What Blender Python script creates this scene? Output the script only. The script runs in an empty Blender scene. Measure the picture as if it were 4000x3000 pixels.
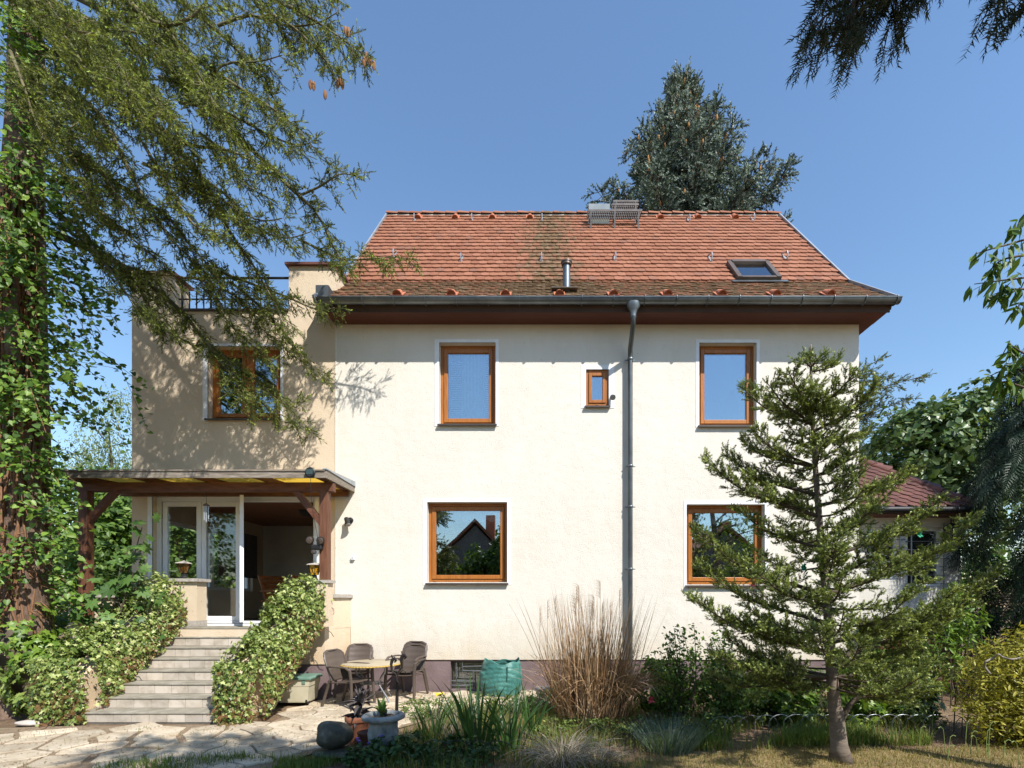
import bpy, math, random
import numpy as np
from mathutils import Vector, Matrix

random.seed(11)
rng = np.random.default_rng(23)
R = math.radians
SC = bpy.context.scene
COL = SC.collection

# ------------------------------------------------------------------ camera
F, CX, CY = 1950.0, 2100.0, 2345.0        # focal length and principal point on a 4000 x 3000 frame
CAMY, CAMZ = -9.3, 1.69
cam_data = bpy.data.cameras.new('camera')
cam_data.sensor_width = 36.0
cam_data.lens = 36.0 * F / 4000.0
cam_data.shift_x = (2000.0 - CX) / 4000.0
cam_data.shift_y = (CY - 1500.0) / 4000.0
cam_data.clip_start = 0.05
cam_data.clip_end = 600.0
cam = bpy.data.objects.new('camera', cam_data)
COL.objects.link(cam)
cam.location = (0.0, CAMY, CAMZ)
cam.rotation_euler = (R(90), 0, 0)
SC.camera = cam

# ------------------------------------------------------------------ sky, sun, exposure
SUN = Vector((0.83, -1.0, 1.40)).normalized()          # towards the sun
SUN_EL = math.asin(SUN.z)
world = bpy.data.worlds.new('World')
SC.world = world
world.use_nodes = True
wn = world.node_tree
wn.nodes.clear()
w_out = wn.nodes.new('ShaderNodeOutputWorld')
w_bg = wn.nodes.new('ShaderNodeBackground')
w_sky = wn.nodes.new('ShaderNodeTexSky')
w_sky.sky_type = 'NISHITA'
w_sky.sun_disc = False
w_sky.sun_elevation = SUN_EL
w_sky.sun_rotation = math.atan2(SUN.x, SUN.y)
w_sky.altitude = 0
w_sky.air_density = 1.5
w_sky.dust_density = 0.0
w_sky.ozone_density = 6.0
w_bg.inputs['Strength'].default_value = 0.125
wn.links.new(w_sky.outputs[0], w_bg.inputs[0])
wn.links.new(w_bg.outputs[0], w_out.inputs[0])
sun_data = bpy.data.lights.new('sun', 'SUN')
sun_data.energy = 5.0
sun_data.angle = R(0.55)
sun_data.color = (1.0, 0.955, 0.895)
sun = bpy.data.objects.new('sun', sun_data)
COL.objects.link(sun)
sun.location = (20, -24, 34)
sun.rotation_euler = SUN.to_track_quat('Z', 'Y').to_euler()
SC.view_settings.view_transform = 'Standard'
SC.view_settings.look = 'None'
SC.view_settings.gamma = 1.0
SC.view_settings.exposure = 0.64
SC.view_settings.use_curve_mapping = False
SC.cycles.max_bounces = 7
SC.cycles.transparent_max_bounces = 12
SC.cycles.use_denoising = True

# ------------------------------------------------------------------ helpers: places
def P(px, py, y):
    """point on the plane Y = y that the photograph shows at (px, py)"""
    d = y - CAMY
    return Vector(((px - CX) * d / F, y, CAMZ + (CY - py) * d / F))
def G(px, py, z=0.0):
    """point at height z shown at (px, py)"""
    d = F * (CAMZ - z) / (py - CY)
    return Vector(((px - CX) * d / F, CAMY + d, z))
def WX(px): return (px - CX) * 9.3 / F
def WZ(py): return CAMZ + (CY - py) * 9.3 / F

# ------------------------------------------------------------------ helpers: materials
def mk(name):
    m = bpy.data.materials.new(name)
    m.use_nodes = True
    nt = m.node_tree
    return m, nt, nt.nodes['Principled BSDF']
def nd(nt, kind, **kw):
    n = nt.nodes.new(kind)
    for k, v in kw.items(): setattr(n, k, v)
    return n
def ramp(nt, stops):
    r = nd(nt, 'ShaderNodeValToRGB')
    e = r.color_ramp.elements
    e[0].position, e[0].color = stops[0][0], (*stops[0][1], 1)
    e[1].position, e[1].color = stops[-1][0], (*stops[-1][1], 1)
    for p, c in stops[1:-1]:
        x = e.new(p); x.color = (*c, 1)
    return r
def noise(nt, scale, detail=4, rough=0.55, coord='Object', stretch=None):
    tc = nd(nt, 'ShaderNodeTexCoord')
    n = nd(nt, 'ShaderNodeTexNoise')
    n.inputs['Scale'].default_value = scale
    n.inputs['Detail'].default_value = detail
    n.inputs['Roughness'].default_value = rough
    src = tc.outputs[coord]
    if stretch:
        mp = nd(nt, 'ShaderNodeMapping')
        mp.inputs['Scale'].default_value = stretch
        nt.links.new(src, mp.inputs[0]); src = mp.outputs[0]
    nt.links.new(src, n.inputs['Vector'])
    return n
def mat(name, c0, c1=None, scale=8.0, rough=0.7, metal=0.0, bump=0.0, bscale=None, stretch=None, c2=None, spec=0.4, island=0.0):
    """procedural colour: noise between c0 and c1 (and c2), fine bump"""
    m, nt, b = mk(name)
    b.inputs['Roughness'].default_value = rough
    b.inputs['Metallic'].default_value = metal
    b.inputs['Specular IOR Level'].default_value = spec
    c1 = c1 or tuple(min(1, x * 1.15) for x in c0)
    n = noise(nt, scale, 5, 0.6, stretch=stretch)
    st = [(0.32, c0), (0.68, c1)] if c2 is None else [(0.28, c0), (0.55, c1), (0.78, c2)]
    r = ramp(nt, st)
    nt.links.new(n.outputs['Fac'], r.inputs[0])
    col = r.outputs[0]
    if island > 0:
        oi = nd(nt, 'ShaderNodeObjectInfo'); ge = nd(nt, 'ShaderNodeNewGeometry')
        ad = nd(nt, 'ShaderNodeMath', operation='ADD'); fr = nd(nt, 'ShaderNodeMath', operation='FRACT')
        nt.links.new(oi.outputs['Random'], ad.inputs[0]); nt.links.new(ge.outputs['Random Per Island'], ad.inputs[1])
        nt.links.new(ad.outputs[0], fr.inputs[0])
        mr = nd(nt, 'ShaderNodeMapRange'); mr.inputs['To Min'].default_value = 1 - island; mr.inputs['To Max'].default_value = 1 + island * .6
        nt.links.new(fr.outputs[0], mr.inputs[0])
        mx = nd(nt, 'ShaderNodeMixRGB', blend_type='MULTIPLY'); mx.inputs[0].default_value = 1
        nt.links.new(col, mx.inputs[1]); nt.links.new(mr.outputs[0], mx.inputs[2]); col = mx.outputs[0]
    nt.links.new(col, b.inputs['Base Color'])
    if bump > 0:
        n2 = noise(nt, bscale or scale * 6, 3, 0.6, stretch=stretch)
        bp = nd(nt, 'ShaderNodeBump')
        bp.inputs['Strength'].default_value = bump
        bp.inputs['Distance'].default_value = 0.02
        nt.links.new(n2.outputs['Fac'], bp.inputs['Height'])
        nt.links.new(bp.outputs[0], b.inputs['Normal'])
    return m
def leaf_mat(name, stops, rough=0.5, trans=0.28, spec=0.35):
    """foliage colour from the per-leaf 'tint' attribute, part of the light passes through"""
    m, nt, b = mk(name)
    at = nd(nt, 'ShaderNodeAttribute', attribute_name='tint')
    r = ramp(nt, stops)
    nt.links.new(at.outputs['Fac'], r.inputs[0])
    nt.links.new(r.outputs[0], b.inputs['Base Color'])
    b.inputs['Roughness'].default_value = rough
    b.inputs['Specular IOR Level'].default_value = spec
    if trans > 0:
        t = nd(nt, 'ShaderNodeBsdfTranslucent')
        g = nd(nt, 'ShaderNodeMixRGB', blend_type='MULTIPLY'); g.inputs[0].default_value = 1
        g.inputs[2].default_value = (1.25, 1.2, 0.55, 1)
        nt.links.new(r.outputs[0], g.inputs[1]); nt.links.new(g.outputs[0], t.inputs[0])
        mx = nd(nt, 'ShaderNodeMixShader'); mx.inputs[0].default_value = trans
        nt.links.new(b.outputs[0], mx.inputs[1]); nt.links.new(t.outputs[0], mx.inputs[2])
        nt.links.new(mx.outputs[0], nt.nodes['Material Output'].inputs[0])
    return m
def glass_mat(name, refl=0.33, tint=(0.86, 0.9, 0.9), blend=0.25):
    m, nt, b = mk(name)
    nt.nodes.remove(b)
    tr = nd(nt, 'ShaderNodeBsdfTransparent'); tr.inputs[0].default_value = (*tint, 1)
    gl = nd(nt, 'ShaderNodeBsdfGlossy'); gl.inputs['Roughness'].default_value = 0.0
    gl.inputs[0].default_value = (0.9, 0.95, 1.0, 1)
    n = noise(nt, 1.3, 1, 0.4); bp = nd(nt, 'ShaderNodeBump'); bp.inputs['Strength'].default_value = 0.02; bp.inputs['Distance'].default_value = 0.05
    nt.links.new(n.outputs['Fac'], bp.inputs['Height']); nt.links.new(bp.outputs[0], gl.inputs['Normal'])
    lw = nd(nt, 'ShaderNodeLayerWeight'); lw.inputs[0].default_value = blend
    mr = nd(nt, 'ShaderNodeMapRange'); mr.inputs['To Min'].default_value = refl; mr.inputs['To Max'].default_value = 1.0
    nt.links.new(lw.outputs['Fresnel'], mr.inputs[0])
    mx = nd(nt, 'ShaderNodeMixShader')
    nt.links.new(mr.outputs[0], mx.inputs[0]); nt.links.new(tr.outputs[0], mx.inputs[1]); nt.links.new(gl.outputs[0], mx.inputs[2])
    nt.links.new(mx.outputs[0], nt.nodes['Material Output'].inputs[0])
    return m

# ------------------------------------------------------------------ helpers: meshes and objects
class MB:
    def __init__(s): s.v = []; s.f = []
    def add(s, V, Fs):
        b = len(s.v)
        s.v += [tuple(p) for p in V]
        s.f += [tuple(i + b for i in f) for f in Fs]
        return s
    def box(s, x0, x1, y0, y1, z0, z1):
        return s.add([(x0,y0,z0),(x1,y0,z0),(x1,y1,z0),(x0,y1,z0),(x0,y0,z1),(x1,y0,z1),(x1,y1,z1),(x0,y1,z1)],
                     [(0,3,2,1),(4,5,6,7),(0,1,5,4),(1,2,6,5),(2,3,7,6),(3,0,4,7)])
    def bar(s, a, b, w, h, up=(0,0,1)):
        a, b = Vector(a), Vector(b); d = (b - a).normalized()
        x = d.cross(Vector(up))
        if x.length < 1e-4: x = d.cross(Vector((1,0,0)))
        x.normalize(); z = x.cross(d).normalized()
        V = []
        for p in (a, b):
            for sx, sz in ((-1,-1),(1,-1),(1,1),(-1,1)):
                V.append(p + x * (sx * w / 2) + z * (sz * h / 2))
        return s.add(V, [(3,2,1,0),(4,5,6,7),(0,1,5,4),(1,2,6,5),(2,3,7,6),(3,0,4,7)])
    def tube(s, pts, r, n=8, cap=True):
        pts = [Vector(p) for p in pts]
        rs = r if hasattr(r, '__len__') else [r] * len(pts)
        V, Fs = [], []
        prev = None
        for i, p in enumerate(pts):
            d = (pts[min(i + 1, len(pts) - 1)] - pts[max(i - 1, 0)])
            if d.length < 1e-9: d = Vector((0, 0, 1))
            d.normalize()
            if prev is None:
                x = d.cross(Vector((0.13, 0.21, 1)))
                if x.length < 0.05: x = d.cross(Vector((1, 0, 0)))
            else:
                x = prev - d * prev.dot(d)
                if x.length < 1e-6: x = d.cross(Vector((0.3, 1, 0.2)))
            x.normalize(); y = d.cross(x); prev = x
            for k in range(n):
                a = 2 * math.pi * k / n
                V.append(p + x * (math.cos(a) * rs[i]) + y * (math.sin(a) * rs[i]))
        for i in range(len(pts) - 1):
            for k in range(n):
                a, b = i * n + k, i * n + (k + 1) % n
                Fs.append((a, b, b + n, a + n))
        if cap:
            Fs.append(tuple(range(n))[::-1]); Fs.append(tuple(len(V) - n + k for k in range(n)))
        return s.add(V, Fs)
    def lathe(s, c, prof, n=20, sx=1.0, sy=1.0, rot=0.0):
        V, Fs = [], []
        for r, z in prof:
            for k in range(n):
                a = 2 * math.pi * k / n + rot
                V.append((c[0] + math.cos(a) * r * sx, c[1] + math.sin(a) * r * sy, c[2] + z))
        for i in range(len(prof) - 1):
            for k in range(n):
                a, b = i * n + k, i * n + (k + 1) % n
                Fs.append((a, b, b + n, a + n))
        Fs.append(tuple(range(n))[::-1]); Fs.append(tuple(len(V) - n + k for k in range(n)))
        return s.add(V, Fs)
    def prism(s, poly, t0, t1, axis='z'):
        """polygon extruded from t0 to t1 along an axis; poly gives the two other coordinates in order"""
        def mp(p, t):
            return {'z': (p[0], p[1], t), 'y': (p[0], t, p[1]), 'x': (t, p[0], p[1])}[axis]
        n = len(poly)
        V = [mp(p, t0) for p in poly] + [mp(p, t1) for p in poly]
        return s.add(V, [tuple(range(n))[::-1], tuple(range(n, 2 * n))] + [(i, (i + 1) % n, (i + 1) % n + n, i + n) for i in range(n)])
    def frame(s, x0, x1, z0, z1, w, y0, y1, wb=None):
        """rectangular frame of four bars in the XZ plane, uprights full height"""
        wb = wb or w
        s.box(x0, x0 + w, y0, y1, z0, z1); s.box(x1 - w, x1, y0, y1, z0, z1)
        s.box(x0 + w, x1 - w, y0, y1, z1 - w, z1); s.box(x0 + w, x1 - w, y0, y1, z0, z0 + wb)
        return s
    def mesh(s, name):
        me = bpy.data.meshes.new(name)
        me.from_pydata(s.v, [], s.f)
        me.validate(); me.update()
        return me
    def build(s, name, m, parent=None, smooth=False, bevel=0.0, fix=True):
        me = s.mesh(name)
        if fix:
            import bmesh
            bm = bmesh.new(); bm.from_mesh(me)
            bmesh.ops.recalc_face_normals(bm, faces=bm.faces)
            bm.to_mesh(me); bm.free()
        return obj(name, me, m, parent, smooth, bevel)
def obj(name, me, m, parent=None, smooth=False, bevel=0.0):
    o = bpy.data.objects.new(name, me)
    COL.objects.link(o)
    if m is not None and not me.materials: me.materials.append(m)
    if smooth:
        me.polygons.foreach_set('use_smooth', [True] * len(me.polygons))
        if smooth != 'all':
            try: me.set_sharp_from_angle(angle=R(38))
            except Exception: pass
    if bevel > 0:
        md = o.modifiers.new('bevel', 'BEVEL'); md.width = bevel; md.segments = 2; md.limit_method = 'ANGLE'; md.angle_limit = R(40)
    if parent is not None: attach(o, parent)
    return o
def world_loc(o):
    l = Vector(o.location)
    p = o.parent
    if p is not None: l = l + o.matrix_parent_inverse.translation + world_loc(p)
    return l
def attach(o, parent):
    """parent without moving (only translations are used while building)"""
    o.parent = parent
    o.matrix_parent_inverse = Matrix.Translation(-world_loc(parent))
def tag(o, label, cat, group=None, kind=None):
    if label: o['label'] = label
    if cat: o['category'] = cat
    if group: o['group'] = group
    if kind: o['kind'] = kind
    return o
def thing(name, label, cat, loc=(0, 0, 0), group=None):
    o = bpy.data.objects.new(name, None); COL.objects.link(o)
    o.location = loc; o.empty_display_size = 0.2
    return tag(o, label, cat, group)
def part(name, parent, loc=(0, 0, 0)):
    o = bpy.data.objects.new(name, None); COL.objects.link(o)
    o.location = loc; o.empty_display_size = 0.1
    attach(o, parent)
    return o
def kind(o, k): o['kind'] = k; return o
def copy_tree(o, parent=None):
    c = o.copy(); COL.objects.link(c)
    if parent is not None:
        c.parent = parent; c.matrix_parent_inverse = o.matrix_parent_inverse.copy()
    for ch in list(o.children): copy_tree(ch, c)
    return c

# ------------------------------------------------------------------ helpers: foliage by numpy
def frames(d, up=None, roll=None):
    """rotation matrices whose Y axis is d and whose Z axis leans to up"""
    d = np.asarray(d, float); d = d / np.maximum(np.linalg.norm(d, axis=1, keepdims=True), 1e-9)
    up = np.tile((0.0, 0.0, 1.0), (len(d), 1)) if up is None else np.asarray(up, float)
    x = np.cross(d, up); l = np.linalg.norm(x, axis=1, keepdims=True)
    x = np.where(l < 1e-3, np.cross(d, np.tile((1.0, 0.3, 0.0), (len(d), 1))), x)
    x /= np.maximum(np.linalg.norm(x, axis=1, keepdims=True), 1e-9)
    z = np.cross(x, d)
    if roll is not None:
        c, s_ = np.cos(roll)[:, None], np.sin(roll)[:, None]
        x, z = x * c + z * s_, z * c - x * s_
    return np.stack([x, d, z], axis=2)
def scatter(name, T, pos, Rm, sc, tint, m, parent=None, tscale=0.0, smooth=False):
    """one mesh holding len(pos) copies of the template T = (verts, faces, tip weight)"""
    V, Fs, W = T
    V = np.asarray(V, float); W = np.asarray(W, float)
    N, nv = len(pos), len(V)
    pos = np.asarray(pos, float); sc = np.asarray(sc, float)
    if sc.ndim == 1: sc = sc[:, None].repeat(3, 1)
    loc = V[None] * sc[:, None, :]
    co = np.einsum('nij,nkj->nki', Rm, loc) + pos[:, None, :]
    tn = np.asarray(tint, float)[:, None] + W[None] * np.broadcast_to(tscale, (N,))[:, None]
    lens = np.array([len(f) for f in Fs]); flat = np.concatenate([np.array(f) for f in Fs])
    idx = (flat[None] + (np.arange(N) * nv)[:, None]).ravel()
    tot = np.tile(lens, N); st = np.concatenate([[0], np.cumsum(tot)[:-1]])
    me = bpy.data.meshes.new(name)
    me.vertices.add(N * nv); me.vertices.foreach_set('co', co.ravel().astype(np.float32))
    me.loops.add(len(idx)); me.loops.foreach_set('vertex_index', idx.astype(np.int32))
    me.polygons.add(len(tot)); me.polygons.foreach_set('loop_start', st.astype(np.int32))
    at = me.attributes.new('tint', 'FLOAT', 'POINT')
    at.data.foreach_set('value', np.clip(tn, 0, 1).ravel().astype(np.float32))
    me.update(calc_edges=True)
    if not smooth: me.polygons.foreach_set('use_smooth', np.zeros(len(tot), bool))
    return obj(name, me, m, parent, smooth)
def unit(n):
    v = rng.normal(size=(n, 3)); return v / np.linalg.norm(v, axis=1, keepdims=True)
def twig_T(n, ln, wd, fwd=0.6, flat=False, tip=0.75, seed=1):
    """needle shoot along +Y of length 1"""
    r = np.random.default_rng(seed)
    V, Fs, W = [], [], []
    for t in ((-0.02, 0.0), (0.018, 0.0), (0.0, 1.0)): V.append((t[0], t[1], 0))
    Fs.append((0, 1, 2)); W += [0, 0, 0]
    for i in range(n):
        t = (i + 0.5) / n
        a = r.uniform(0, 2 * math.pi)
        if flat: a = (0 if i % 2 else math.pi) + r.uniform(-0.75, 0.75)
        rad = np.array((math.cos(a), 0, math.sin(a)))
        d = rad * (1 - fwd * (0.6 + 0.6 * t)) + np.array((0, fwd * (0.7 + 0.5 * t), 0)); d /= np.linalg.norm(d)
        side = np.cross(d, rad + np.array((0.2, 0.3, 0.1))); side /= np.linalg.norm(side)
        p = np.array((0, t, 0)); l = ln * r.uniform(0.8, 1.15) * (1 - 0.25 * t)
        b = len(V)
        V += [tuple(p - side * wd / 2), tuple(p + side * wd / 2), tuple(p + d * l)]
        w = max(0, (t - tip) / (1 - tip))
        W += [w, w, w]
        Fs.append((b, b + 1, b + 2))
    return V, Fs, W
def leaf_T(outline, fold=0.12):
    """flat leaf from half outline [(x, y)...] along +Y, folded along the midrib"""
    half = outline
    V = [(0, half[0][1], 0)]; W = [0]
    L = [(-x, y, fold * x - 0.10 * y * y) for x, y in half[1:-1]]
    Rr = [(x, y, fold * x - 0.10 * y * y) for x, y in half[1:-1]]
    tip = (0, half[-1][1], -0.10 * half[-1][1] ** 2)
    V = [(0, half[0][1], 0)] + Rr + [tip] + L[::-1]
    n = len(V); k = len(Rr)
    Fs = [tuple(range(0, k + 2)), tuple([0, k + 1] + list(range(k + 2, n)))]
    return V, Fs, [0] * n
LEAF_OVAL = leaf_T([(0, 0), (0.26, 0.3), (0.25, 0.6), (0, 1)])
LEAF_HEART = leaf_T([(0, 0.05), (0.3, -0.05), (0.44, 0.25), (0.28, 0.65), (0, 1.0)])
LEAF_LANCE = leaf_T([(0, 0), (0.15, 0.35), (0.12, 0.7), (0, 1)])
def star_T(pts, z=0.0):
    """lobed leaf: fan round its base"""
    V = [(0, 0.12, 0.03)] + [(x, y, -0.12 * (x * x + y * y)) for x, y in pts] + [(-x, y, -0.12 * (x * x + y * y)) for x, y in pts[::-1][1:]]
    n = len(V)
    return V, [(0, i, i + 1) for i in range(1, n - 1)] , [0] * n
LEAF_IVY = star_T([(0.05, -0.12), (0.38, -0.12), (0.30, 0.16), (0.52, 0.42), (0.22, 0.48), (0, 1.0)])
LEAF_LOBED = star_T([(0.06, -0.15), (0.40, -0.22), (0.30, 0.10), (0.66, 0.28), (0.30, 0.36), (0.42, 0.80), (0.14, 0.58), (0, 1.05)])
TWIG_SPRUCE = twig_T(14, 0.27, 0.115, 0.55, seed=3)
TWIG_FIR = twig_T(22, 0.34, 0.14, 0.36, seed=5)
TWIG_BLUE = twig_T(12, 0.32, 0.17, 0.5, seed=8)
TWIG_YEW = twig_T(24, 0.34, 0.055, 0.36, flat=True, seed=9)

# ------------------------------------------------------------------ materials
def stucco(name, c0, c1):
    m, nt, b = mk(name)
    b.inputs['Roughness'].default_value = 0.9
    b.inputs['Specular IOR Level'].default_value = 0.15
    n = noise(nt, 0.55, 6, 0.65); r = ramp(nt, [(0.3, c0), (0.7, c1)])
    nt.links.new(n.outputs['Fac'], r.inputs[0])
    # weather streaks and small specks
    n3 = noise(nt, 1.6, 6, 0.7, stretch=(1.0, 1.0, 0.3)); r3 = ramp(nt, [(0.30, (0.93, 0.915, 0.89)), (0.62, (1, 1, 1))])
    nt.links.new(n3.outputs['Fac'], r3.inputs[0])
    mx = nd(nt, 'ShaderNodeMixRGB', blend_type='MULTIPLY'); mx.inputs[0].default_value = 0.7
    nt.links.new(r.outputs[0], mx.inputs[1]); nt.links.new(r3.outputs[0], mx.inputs[2])
    n4 = noise(nt, 26.0, 2, 0.5); r4 = ramp(nt, [(0.24, (0.62, 0.57, 0.5)), (0.31, (1, 1, 1))])
    nt.links.new(n4.outputs['Fac'], r4.inputs[0])
    m2 = nd(nt, 'ShaderNodeMixRGB', blend_type='MULTIPLY'); m2.inputs[0].default_value = 0.8
    nt.links.new(mx.outputs[0], m2.inputs[1]); nt.links.new(r4.outputs[0], m2.inputs[2])
    # rain splash and dirt above the plinth, ragged
    ge = nd(nt, 'ShaderNodeNewGeometry'); sp = nd(nt, 'ShaderNodeSeparateXYZ'); nt.links.new(ge.outputs['Position'], sp.inputs[0])
    mz = nd(nt, 'ShaderNodeMapRange'); mz.inputs['From Min'].default_value = 1.5; mz.inputs['From Max'].default_value = 0.5; mz.inputs['To Max'].default_value = 0.5; nt.links.new(sp.outputs[2], mz.inputs[0])
    n5 = noise(nt, 2.2, 7, 0.72, stretch=(1, 1, .45)); ad = nd(nt, 'ShaderNodeMath', operation='ADD'); nt.links.new(mz.outputs[0], ad.inputs[0]); nt.links.new(n5.outputs['Fac'], ad.inputs[1])
    mr5 = nd(nt, 'ShaderNodeMapRange'); mr5.inputs['From Min'].default_value = 0.6; mr5.inputs['From Max'].default_value = 1.1; mr5.inputs['To Max'].default_value = 0.65; nt.links.new(ad.outputs[0], mr5.inputs[0])
    m5 = nd(nt, 'ShaderNodeMixRGB', blend_type='MULTIPLY'); m5.inputs[2].default_value = (.80, .70, .55, 1); nt.links.new(mr5.outputs[0], m5.inputs[0]); nt.links.new(m2.outputs[0], m5.inputs[1])
    # hairline cracks
    vo = nd(nt, 'ShaderNodeTexVoronoi', feature='DISTANCE_TO_EDGE'); vo.inputs['Scale'].default_value = .55; nw = noise(nt, 1.8, 5, .7); nt.links.new(nw.outputs['Color'], vo.inputs['Vector'])
    r6 = ramp(nt, [(0.0, (.72, .68, .62)), (0.006, (1, 1, 1))]); nt.links.new(vo.outputs['Distance'], r6.inputs[0])
    m6 = nd(nt, 'ShaderNodeMixRGB', blend_type='MULTIPLY'); m6.inputs[0].default_value = .35; nt.links.new(m5.outputs[0], m6.inputs[1]); nt.links.new(r6.outputs[0], m6.inputs[2])
    nt.links.new(m6.outputs[0], b.inputs['Base Color'])
    n2 = noise(nt, 60, 4, 0.65); bp = nd(nt, 'ShaderNodeBump'); bp.inputs['Strength'].default_value = 0.38; bp.inputs['Distance'].default_value = 0.03
    nb = noise(nt, 5, 3, 0.6); bp2 = nd(nt, 'ShaderNodeBump'); bp2.inputs['Strength'].default_value = 0.18; bp2.inputs['Distance'].default_value = 0.05
    nt.links.new(nb.outputs['Fac'], bp2.inputs['Height']); nt.links.new(bp2.outputs[0], bp.inputs['Normal'])
    nt.links.new(n2.outputs['Fac'], bp.inputs['Height']); nt.links.new(bp.outputs[0], b.inputs['Normal'])
    return m
M = {}
M['stucco'] = stucco('cream_stucco', (0.655, 0.61, 0.53), (0.72, 0.68, 0.605))
M['peach'] = stucco('peach_stucco', (0.60, 0.485, 0.345), (0.66, 0.55, 0.415))
M['grey_stucco'] = stucco('grey_stucco', (0.55, 0.53, 0.48), (0.62, 0.6, 0.55))
M['plinth'] = mat('plinth_paint', (0.135, 0.095, 0.095), (0.19, 0.14, 0.14), 3.0, 0.75, bump=0.25, bscale=30)
M['trim'] = mat('white_trim', (0.68, 0.69, 0.70), (0.78, 0.79, 0.80), 6, 0.7, bump=0.15, bscale=40)
M['wood'] = mat('golden_oak_frame', (0.27, 0.088, 0.014), (0.385, 0.14, 0.024), 5, 0.42, stretch=(9, 9, 0.8), bump=0.08, bscale=30)
M['sill'] = mat('dark_metal_sill', (0.06, 0.048, 0.042), (0.09, 0.075, 0.065), 5, 0.45, metal=0.4)
M['white'] = mat('white_plastic', (0.72, 0.73, 0.74), (0.79, 0.8, 0.8), 4, 0.35)
M['zinc'] = mat('zinc', (0.115, 0.13, 0.14), (0.22, 0.24, 0.25), 2.5, 0.42, metal=0.75, bump=0.08, bscale=20)
M['soffit'] = mat('brown_soffit', (0.075, 0.020, 0.010), (0.11, 0.032, 0.016), 4, 0.6, stretch=(0.5, 8, 8))
M['verge'] = mat('verge_metal', (0.32, 0.35, 0.38), (0.43, 0.46, 0.48), 3, 0.4, metal=0.5)
M['glass'] = glass_mat('window_glass', 0.29)
M['door_glass'] = glass_mat('door_glass', 0.10, (.93, .95, .94), .12)
M['clear_glass'] = glass_mat('clear_glass', 0.03, (.96, .98, .97), .04)
M['room'] = mat('room_wall', (0.50, 0.46, 0.40), (0.58, 0.54, 0.47), 3, 0.9, bump=.2, bscale=40)
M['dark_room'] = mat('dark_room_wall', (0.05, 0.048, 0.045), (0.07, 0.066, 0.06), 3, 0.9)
M['curtain'] = mat('white_net_curtain', (0.62, 0.64, 0.66), (0.74, 0.75, 0.76), 30, 0.8)
M['blind'] = mat('grey_blind', (0.10, 0.09, 0.085), (0.14, 0.13, 0.12), 20, 0.7)
M['black'] = mat('black_metal', (0.012, 0.012, 0.013), (0.03, 0.03, 0.03), 12, 0.5, metal=0.3)
M['brown_wood'] = mat('weathered_brown_timber', (0.075, 0.026, 0.013), (0.16, 0.062, 0.032), 4, 0.6, stretch=(1, 6, 6), bump=0.3, bscale=14)
M['grey_wood'] = mat('silvered_timber', (0.13, 0.10, 0.075), (0.32, 0.275, 0.22), 5, 0.75, stretch=(1, 7, 7), bump=0.35, bscale=14)
M['post_wood'] = mat('stained_post_timber', (0.08, 0.028, 0.012), (0.18, 0.075, 0.038), 4, 0.6, stretch=(7, 7, 0.6), bump=0.3, bscale=12)
M['brick'] = mat('orange_brick', (0.36, 0.13, 0.065), (0.47, 0.19, 0.10), 7, 0.85, bump=0.3, island=0.25)
M['mortar'] = mat('mortar', (0.36, 0.33, 0.29), (0.45, 0.42, 0.37), 12, 0.95, bump=0.3)
M['stone_tile'] = mat('marbled_stair_tile', (0.31, 0.265, 0.205), (0.475, 0.415, 0.34), 5.5, 0.6, bump=0.12, c2=(0.49, 0.44, 0.38), island=0.2)
M['tread'] = mat('weathered_stair_tread', (0.17, 0.15, 0.11), (0.27, 0.245, 0.195), 6, 0.75, bump=0.2, c2=(0.36, 0.33, 0.28))
M['grout'] = mat('dark_grout', (0.10, 0.09, 0.075), (0.15, 0.135, 0.11), 20, 0.95)
M['capstone'] = mat('washed_concrete', (0.30, 0.27, 0.235), (0.46, 0.42, 0.37), 22, 0.9, bump=0.5, bscale=60)

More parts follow.
